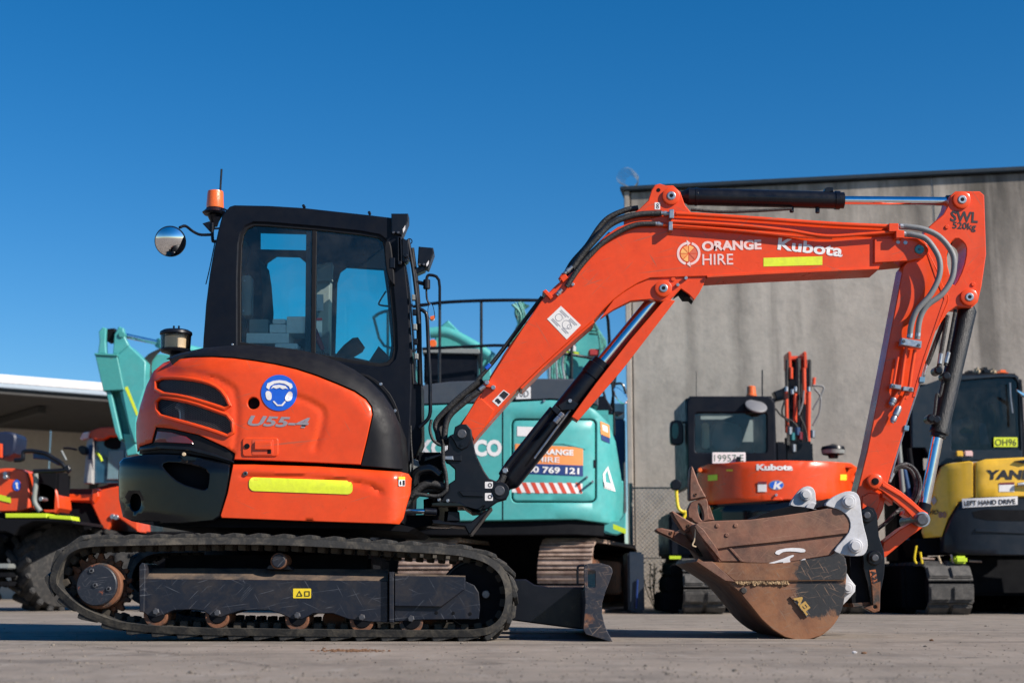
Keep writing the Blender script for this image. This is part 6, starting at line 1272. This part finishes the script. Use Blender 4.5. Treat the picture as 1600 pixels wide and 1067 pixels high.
# precleaner
pc = W(1302, 716, 16.2); lathe('precleaner', pc, pc + up, [(0, 7 * s_), (.03, 8 * s_), (.04, 16 * s_), (.09, 18 * s_), (.10, 18.5 * s_), (.13, 17 * s_), (.145, 8 * s_), (.16, 2 * s_)], m_bk, UK, 24); lathe('clear_bowl', pc + up * .05, pc + up, [(0, 17.2 * s_), (.05, 18.3 * s_)], m_gpl, UK, 24)
# boom seen end on, with its pipes
def ub(name, x0, y0, x1, y1, Y, th, m_): return bx(name, x0, y0, x1, y1, Y, Y + th, m_, UK, .01)
ub('boom', 1236, 560, 1262, 720, 17.6, .25, m_bk); ub('boom_head', 1232, 556, 1260, 562, 17.45, .3, m_or2)
for x0, x1, y0, y1 in ((1232, 1236.5, 549, 575), (1256, 1260.5, 549, 575)): ub('boom_lug', x0, y0, x1, y1, 17.4, .3, m_or2)
bx('boom_foot', 1228, 690, 1270, 724, 17.2, 17.7, m_bk, UK, .02)
for k, (x, ya, yb, r_, m_) in enumerate(((1229.5, 612, 676, 3.2, m_or2), (1242.5, 615, 660, 3.2, m_or2), (1262.5, 612, 690, 4.0, m_or2), (1257, 575, 632, 3.6, m_or2), (1236, 574, 592, 3.4, m_or2), (1229, 562, 610, 2.6, m_hos), (1248, 560, 640, 4.5, m_hos), (1265, 562, 610, 3.0, m_hos), (1271, 590, 604, 3, m_or2), (1238, 600, 640, 2.4, m_hos), (1252, 600, 700, 2.0, m_hos))):
    rodp('boom_pipe', W(x, yb, 17.35 + .01 * k), W(x + (k % 3 - 1), ya, 17.35 + .01 * k), r_ * s_, m_, UK, 10)
for x, y in ((1229, 608), (1243, 608), (1264, 608), (1238, 612)): rodp('hose_ferrule', W(x, y + 4, 17.3), W(x, y - 4, 17.3), 2.6 * s_, m_zn, UK, 8)
plate('boom_lamp', q0(1209, 612, 1222, 607, 1228, 603, 1228, 623, 1214, 626), 17.4, .15, m_bk, UK, bev=1.5)
for pp in (q0(1270, 602, 1286, 604, 1284, 615, 1270, 640), q0(1272, 606, 1282, 620, 1280, 645, 1270, 665)): tpx('silver_hose', pp, 17.4, 1.6, m_gsl, UK, 8)
for pp in (q0(1256, 610, 1254, 630, 1248, 648), q0(1212, 638, 1222, 650, 1240, 660, 1250, 675), q0(1250, 650, 1258, 670, 1262, 690), q0(1226, 625, 1222, 645, 1232, 660)): tpx('boom_hose', pp, 17.3, 1.5, m_hos if pp[0][0] < 1255 else m_gsl, UK, 6)
for x, y, m_ in ((1234, 673, m_zn), (1246, 674, m_blt), (1238, 682, m_teb), (1250, 681, m_red), (1270, 678, m_zn), (1240, 700, m_zn), (1230, 690, m_hos)): rodp('fitting', W(x, y + 6, 17.1), W(x, y - 6, 17.1), 4.5 * s_, m_, UK, 10)
bx('side_hood', 1213, 690, 1228, 722, 17.0, 17.5, m_cab, UK, .02)
# hand lever at its left
tpx('yellow_lever', q0(1056, 757, 1059, 790, 1066, 799, 1072, 800, 1068, 810), 15.9, 2.6, m_yel2, UK, 8); ypin('lever_knob', 1056.5, 757, 8.5, 15.85, 15.95, m_bk, UK, 20, .01)
# undercarriage
track_end(UK, 1067, 1135, 876, 15.42, 2.3, 30, m_trk, steel=False); track_end(UK, 1292, 1360, 876, 15.42, 2.3, 30, m_trk, steel=False)
bx('undercarriage', 1060, 842, 1370, 880, 16.2, 17.6, m_drk, UK, .03); bx('dozer_blade', 1045, 872, 1360, 955, 17.9, 18.1, m_drk, UK, .02)
bx('track_guard', 1046, 800, 1080, 870, 16.0, 17.2, m_cab, UK, .03); decal('reflective_mark', q0(1046, 868, 1064, 868, 1064, 873, 1046, 873), 15.98, m_lime, UK)
for k, (x0, y0, x1, y1) in enumerate(((1034, 925, 1068, 955), (1042, 900, 1068, 925), (1048, 880, 1068, 900))): bx('step', x0, y0, x1, y1, 15.95, 16.8, m_drk, UK, .02)
# ================= yellow excavator at the right edge
Yy = 16.0; xy_ = W(1605, 750, 15.2).x; SY = sup(Yy, xy_, M(157, 15.4), .85, 3.2)
YA_ = thing('yellow_excavator', (xy_, Yy, 0), 'yellow excavator with dark cab at the right edge of the yard, seen from behind', 'excavator')
yt = plate('tail_cover', q0(1525, 722, 1540, 717, 1600, 714, 1660, 716, 1720, 722, 1722, 774, 1700, 777, 1600, 776, 1525, 778), 15.2, .08, m_ycat, YA_, (), 1.8, SY, 12, 45)
yl = plate('side_cover', q0(1452, 790, 1458, 760, 1472, 730, 1482, 724, 1515, 720, 1521, 722, 1521, 777, 1498, 784, 1482, 810, 1472, 838, 1446, 840, 1443, 830), 15.2, .08, m_ycat, YA_, (), 1.5, lambda a, b, X, Z: SY(a, b, X, Z) + .01, 10, 45)
cy_ = plate('counterweight', q0(1474, 838, 1484, 812, 1500, 786, 1522, 780, 1600, 778, 1700, 780, 1722, 800, 1728, 855, 1700, 866, 1600, 868, 1500, 866, 1474, 862), 15.2, .12, mat('blue_black_cast', (.006, .010, .018), .4, 0, .05, ns=4, dust=(.02, .023, .028), da=.3, spec=.3), YA_, (), 2, SY, 12, 45)
plate('weight_groove', ch(q0(1518, 795, 1524, 812, 1600, 814, 1680, 812, 1690, 795, 1600, 797), 1), 15.2, .02, m_drk, cy_, (), 0, lambda a, b, X, Z: SY(a, b, X, Z) - .004, 10); plate('weight_ledge', q0(1524, 826, 1600, 828, 1690, 826, 1690, 832, 1600, 834, 1524, 831), 15.2, .03, cy_.data.materials[0], cy_, (), 1, lambda a, b, X, Z: SY(a, b, X, Z) - .015, 10)
bx('house', 1478, 724, 1720, 862, 15.8, 17.8, m_drk, YA_, .05); plate('skirt', q0(1430, 842, 1470, 840, 1480, 866, 1440, 868), 15.6, .6, m_drk, YA_, bev=2)
text('lettering', 'YANMAR', 1541, 748, 112, 14, 15.2, m_blk, yt, bold=.05, shear=.1, surf=SY, eps=.004); text('lettering', 'ViO', 1452, 803, 14, 7, 15.2, m_blk, yl, bold=.03, shear=.3, surf=SY, eps=.004); text('lettering', '80', 1466, 808, 13, 9, 15.2, m_red, yl, bold=.05, surf=SY, eps=.004)
decal('drive_sign', q0(1503, 779, 1590, 775, 1590, 788, 1504, 793), 15.15, m_whd, cy_, SY, .005, (), 10); text('sign_lettering', 'LEFT HAND DRIVE', 1506, 789.5, 81, 7.5, 15.2, m_blk, cy_, ang=2.2, bold=.03, surf=SY, eps=.009)
for pts, m_ in ((q0(1561, 754, 1585, 754, 1585, 768, 1561, 768), m_whd), (q0(1561, 754, 1585, 753, 1585, 756.5, 1561, 757), m_red), (q0(1454, 781, 1460, 775, 1464, 782, 1459, 789), m_slv)): decal('tail_label', pts, 15.2, m_, yt, SY, .004 if m_ is not m_red else .006, (), 6)
tpx('cover_handle', q0(1590, 757, 1600, 756, 1612, 757), 15.12, 3, m_zn, yt, 8); plate('cover_lip', q0(1586, 720, 1600, 718, 1615, 720, 1600, 724), 15.12, .04, m_bk, yt, bev=.6)
cw2 = q0(1487, 596, 1560, 590, 1586, 590, 1592, 600, 1595, 702, 1487, 703)
yc = plate('cab_rear', q0(1434, 605, 1470, 592, 1500, 587, 1580, 585, 1592, 588, 1596, 640, 1598, 716, 1490, 722, 1460, 730, 1445, 700, 1425, 700, 1424, 620), 16.3, .06, mat('cab_blue_grey', (.010, .018, .028), .4, 0, .1, ns=4, spec=.3), YA_, [cw2], 1.5)
plate('rear_window', inset(cw2, -2), 16.33, .01, m_gld, yc, bev=0); bx('cab_inside', 1440, 600, 1590, 715, 17.3, 17.4, m_drk, YA_, .01); bx('cab_roof', 1490, 583, 1590, 592, 16.36, 17.5, m_cab, YA_, .02); bx('cab_side', 1590, 592, 1597, 716, 16.37, 17.4, m_cab, YA_, .01)
plate('seat', ch(q0(1497, 655, 1520, 650, 1525, 700, 1497, 700), 1), 16.8, .3, m_gpl, YA_, bev=2); plate('seat_sign', q0(1500, 672, 1520, 662, 1518, 676, 1500, 676), 16.78, .01, m_ycat, YA_, bev=0); plate('paper', q0(1530, 660, 1540, 662, 1546, 694, 1532, 694), 16.75, .01, m_whd, YA_, bev=0); tpx('boom_glimpse', q0(1548, 632, 1555, 645, 1556, 662), 16.9, 2, m_ycat, YA_)
decal('fleet_sign', rrect(1553, 683, 1590, 698, .5, 1), 16.3, m_yel, yc, eps=.008); text('fleet_lettering', 'OH96', 1555, 696, 33, 11, 16.3, m_blk, yc, bold=.0, eps=.011)
tpx('wiper', q0(1578, 598, 1579, 620, 1582, 645), 16.27, 1.3, m_zn, yc, 6)
for x0, x1, m_ in ((1495, 1505, m_ycat), (1508, 1520, m_pnk)): bx('tag', x0, 704, x1, 713, 16.2, 16.25, m_, YA_, .008)
for k, (x0, y0, x1, y1, m_) in enumerate(((1510, 578, 1525, 586, m_bk), (1527, 573, 1533, 586, m_cream), (1534, 573, 1548, 586, m_bk), (1550, 574, 1558, 586, m_cream), (1561, 577, 1577, 586, m_amb))): bx('roof_lamp', x0, y0, x1, y1, 16.7, 16.9, m_, YA_, .03)
plate('side_mirror', q0(1588, 608, 1604, 616, 1604, 622, 1590, 612), 16.0, .04, m_mir, YA_, bev=.6); tpx('mirror_stay', q0(1596, 620, 1598, 660), 16.1, 2, m_bk, YA_)
track_end(YA_, 1450, 1520, 880, 15.1, 2.6, 26, m_trk, steel=False); track_end(YA_, 1690, 1760, 880, 15.1, 2.6, 26, m_trk, steel=False)
bx('undercarriage', 1500, 866, 1710, 930, 15.9, 17.2, m_drk, YA_, .03); bx('dozer_blade', 1330, 880, 1790, 958, 17.6, 17.8, m_drk, YA_, .02); bx('track_side', 1412, 883, 1450, 955, 15.6, 17.4, m_drk, YA_, .04)
for pp, m_ in ((q0(1432, 852, 1429, 872, 1432, 880), m_yel2), (q0(1438, 862, 1441, 880), m_yel2), (q0(1466, 868, 1470, 880), m_cream), (q0(1486, 866, 1490, 880), m_pnk), (q0(1440, 872, 1460, 873), m_shoe), (q0(1514, 876, 1534, 877), m_shoe)): tpx('loose_strap', pp, 15.3, 1.6, m_, YA_, 6)
bx('yellow_bracket', 1493, 868, 1512, 880, 15.2, 15.4, m_lime, YA_, .02)
for pp, m_ in ((q0(1412, 730, 1420, 770, 1424, 800), m_blt), (q0(1404, 690, 1410, 760, 1418, 850), m_gpl), (q0(1420, 700, 1428, 760, 1436, 850), m_drk)): tpx('boom_rod', pp, 16.2, 4, m_, YA_, 10)
bx('boom_mass', 1405, 640, 1440, 880, 16.6, 17.2, m_drk, YA_, .03)
decal('door_sign', q0(1450, 752, 1456, 752, 1456, 764, 1450, 764), 15.45, m_lime, YA_)
# ================= orange wheeled dumper and tractor at the left
Yd = 18.0
DU = thing('orange_dumper', W(150, 950, Yd), 'orange site dumper with tipping skip and glazed cab, half hidden by the counterweight at left', 'dumper'); DU.location.z = 0
sk_ = plate('skip', qk(330, 235, 340, 200, 540, 195, 562, 160, 580, 175, 700, 150, 820, 150, 820, 420, 690, 330, 640, 412, 610, 405, 540, 250), Yd, 1.3, m_or2, DU, bev=2)
plate('skip_front', qk(250, 240, 560, 238, 640, 415, 560, 480, 460, 470, 380, 330), Yd + .06, 1.2, m_drk, DU, bev=1); plate('skip_rim', qk(325, 198, 555, 195, 555, 240, 325, 236), Yd - .02, .1, m_or, sk_, bev=1.5)
plate('skip_inside', qk(340, 165, 560, 165, 700, 120, 700, 160, 560, 196, 340, 196), Yd + .8, .1, mat('skip_dark_red', (.16, .016, .008), .6), DU, bev=0); plate('skip_rib', qk(550, 165, 580, 165, 590, 210, 560, 250, 545, 235), Yd - .05, .08, m_or, sk_, bev=1.5)
for x, y in qk(668, 330, 690, 335): ypin('skip_lamp', x, y, 4, Yd - .03, Yd + .02, m_zn, sk_, 12)
for pp in (qk(430, 360, 490, 450), qk(400, 400, 440, 440), qk(445, 455, 465, 475)): rodp('frame_bar', W(*pp[0], Yd - .05), W(*pp[1], Yd - .05), .03, m_or, DU)
plate('cab_roof', qj(830, 830, 860, 770, 920, 760, 1040, 715, 1200, 708, 1260, 720, 1300, 800, 1200, 815, 1140, 815, 1100, 835, 1070, 848, 990, 850, 930, 835), Yd + .36, 1.3, m_or, DU, bev=2); plate('roof_lamp', qj(830, 835, 865, 770, 925, 762, 915, 830, 850, 850), Yd + .3, .1, m_pnk, DU, bev=1)
plate('cab_glass', qj(970, 840, 1300, 800, 1300, 1090, 960, 1090), Yd + .5, .02, m_glf, DU, bev=0); plate('cab_inner', qj(960, 840, 1100, 780, 1200, 790, 1250, 900, 1120, 950, 1120, 1090, 960, 1090), Yd + .7, .5, m_blt, DU, bev=1)
plate('windscreen', qj(975, 845, 1310, 800, 1310, 1300, 955, 1300), Yd + .46, .03, mat('blue_glazing', (.02, .075, .13), .12, 0, .3), DU, bev=1); plate('cab_dark_arch', ch(qj(1075, 900, 1095, 850, 1140, 820, 1210, 815, 1260, 860, 1240, 950, 1130, 940), 1), Yd + .44, .02, m_drk, DU, bev=0)
plate('cab_rear_panel', qj(1130, 960, 1290, 950, 1290, 1260, 1110, 1260), Yd + .43, .03, mat('pale_blue_panel', (.13, .23, .27), .4), DU, bev=1)
plate('cab_pillar', qj(905, 840, 965, 830, 960, 1300, 870, 1300), Yd + .35, .1, mat('pillar_pale', (.35, .36, .36), .5), DU, bev=1); plate('pillar_blue', qj(925, 900, 970, 900, 955, 1050, 915, 1050), Yd + .33, .02, m_blt, DU, bev=.5)
plate('mirror', ch(qj(800, 930, 850, 900, 900, 920, 900, 1000, 840, 1000), 1), Yd + .2, .1, m_bk, DU, bev=1.5); tpx('mirror_stay', qj(660, 935, 720, 935, 800, 950), Yd + .2, 1.6, m_bk, DU)
tpx('lime_stripe', qj(1000, 980, 1040, 1020, 1060, 1070), Yd + .3, 2.2, m_lime, DU)
def wheel(par, x, z, Y, r, w, rim=True):
    c_ = Vector((x, Y, r)); t_ = lathe('wheel', c_, c_ + Vector((0, 1, 0)), [(0, r * .5), (.02, r * .62), (.05, r * .9), (.1, r * .97), (w - .1, r * .97), (w - .05, r * .9), (w - .02, r * .62), (w, r * .5)], m_tyre, par, 36)
    lathe('rim', c_ - Vector((0, .001, 0)), c_ + Vector((0, 1, 0)), [(.03, r * .1), (.05, r * .3), (.09, r * .48), (.02, r * .52)], m_gpl, t_, 24)
    for k in range(20):
        a_ = 2 * pi * k / 20
        for sgn in (0, 1):
            g = g_box((0, 0, 0), (.06, w * .5, .06), Matrix.Rotation(.6 * (1 if sgn else -1), 3, 'Z'), .01); M_ = Matrix.Rotation(a_ + sgn * pi / 20, 3, 'Y'); q = G(); q.add([M_ @ (v + Vector((0, w * (.28 if sgn == 0 else .72), r * .985))) + c_ for v in g.v], g.f); q.build('tread_block', m_tyre, t_)
    return t_
xa = W(62, 890, 17.3).x
m_tyre.name; wheel(DU, W(150, 900, Yd).x, 0, Yd - .1, .48, .4); wheel(DU, W(330, 900, Yd).x, 0, Yd - .1, .48, .4); bx('chassis', 120, 830, 380, 900, Yd + .4, Yd + 1.1, m_drk, DU, .03)
TR = thing('orange_tractor', (xa, 17.3, 0), 'orange tractor with chunky tyres, lime striped mudguard and roll bar at the left edge', 'tractor')
# front axle end: tyre seen three quarter, mudguard, seat, roll bar
lathe_p = Vector((W(75, 890, 17.1).x, 17.3, .56))
def wheel_x(par, cx, cy, r, w, yaw):
    R = Matrix.Rotation(yaw, 3, 'Z'); d_ = R @ Vector((1, 0, 0)); c_ = Vector((cx, cy, r)); t_ = lathe('wheel', c_ - d_ * w / 2, c_ + d_ * w, [(0, r * .5), (.02, r * .65), (.05, r * .9), (.1, r * .96), (w - .1, r * .96), (w - .05, r * .9), (w - .02, r * .65), (w, r * .5)], m_tyre, par, 36)
    for k in range(18):
        a_ = 2 * pi * k / 18
        for sgn in (-1, 1):
            g = g_box((0, 0, 0), (w * .5, .07, .07), Matrix.Rotation(.65 * sgn, 3, 'Z'), .012); M_ = R @ Matrix.Rotation(a_ + (sgn > 0) * pi / 18, 3, 'X'); q = G(); q.add([M_ @ (v + Vector((sgn * w * .24, 0, r * .975))) + c_ for v in g.v], g.f); q.build('tread_block', m_tyre, t_)
    lathe('rim', c_ - d_ * (w / 2 + .002), c_ + d_, [(.0, r * .2), (.03, r * .45), (.0, r * .52)], m_gpl, t_, 20)
    return t_
wheel_x(TR, W(58, 890, 17.1).x, 17.6, .53, .42, radians(-28)); wheel_x(TR, W(-55, 890, 17.1).x, 17.1, .53, .42, radians(-28))
plate('mudguard', qk(-80, 330, 30, 342, 280, 345, 430, 352, 440, 372, 400, 365, 280, 362, 200, 360, 120, 390, 80, 440, 30, 420, -80, 420), 16.75, 1.25, m_drk, TR, bev=1.5); plate('lime_stripe', qk(30, 312, 278, 312, 278, 338, 32, 338), 16.74, .3, m_lime, TR, bev=.8); plate('lime_stripe', qk(290, 320, 425, 328, 430, 352, 290, 342), 16.74, .3, m_lime, TR, bev=.8)
plate('bonnet', ch(qk(-60, 60, 0, 45, 60, 42, 150, 50, 168, 110, 178, 240, 175, 300, -60, 305), 1), 17.3, .8, m_or2, TR, bev=2); plate('rear_bonnet', ch(qk(225, 135, 250, 122, 320, 150, 345, 190, 355, 310, 240, 310, 228, 200), 1), 17.5, .5, m_or2, TR, bev=2)
c_ = qk(100, 145)[0]; decal('round_sticker', disc(*c_, 6.2, 20, 9), 17.3, m_blu, TR, eps=.01); decal('sticker_figure', ch([(c_[0] - 3, c_[1] - 4), (c_[0] + 2, c_[1] - 5), (c_[0] + 1, c_[1] + 1), (c_[0] + 3, c_[1] + 6), (c_[0] - 1, c_[1] + 5), (c_[0] - 1, c_[1])], 1), 17.3, m_whd, TR, eps=.014)
decal('lime_patch', qk(-20, 195, 62, 215, 66, 250, -20, 230), 17.3, m_lime, TR, eps=.01)
for p in qk(30, 75, 30, 95, 242, 225): ypin('head_lamp', *p, 3.4, 17.2, 17.4, m_zn, TR, 12)
bx('engine_block', 44, 735, 92, 800, 17.5, 18.0, m_drk, TR, .03); bx('lower_frame', -40, 800, 100, 870, 17.6, 18.6, m_drk, TR, .04)
tpx('steering_column', qk(212, 60, 212, 140, 205, 240, 240, 300), 17.2, 4, m_gpl, TR, 10)
tpx('roll_bar', qj(150, 1060, 235, 1050, 240, 985, 270, 965, 350, 965, 480, 990, 560, 1040, 640, 1090, 720, 1180) + qk(400, 30, 380, 55, 200, 62), 17.1, 3.4, m_bk, TR, 10, 4); plate('bar_pad', qj(340, 960, 480, 980, 640, 1090, 600, 1110, 480, 1050, 340, 1040), 17.12, .1, m_blt, TR, bev=2)
plate('seat', ch(qj(-100, 800, -60, 770, 90, 755, 170, 790, 160, 900, 130, 1010, -60, 1060), 1), 17.4, .4, mat('seat_navy', (.008, .014, .04), .5), TR, bev=3); plate('orange_tab', qj(-30, 885, 14, 885, 14, 1030, -30, 1030), 17.3, .05, m_or, TR, bev=.8)
tpx('side_post', qj(640, 960, 660, 1000, 690, 1060), 17.3, 1.8, m_gpl, TR)
for k in range(3): bx('step', -30, 880 + k * 14, 14, 888 + k * 14, 16.9, 17.2, m_gpl if k == 0 else m_drk, TR, .01)
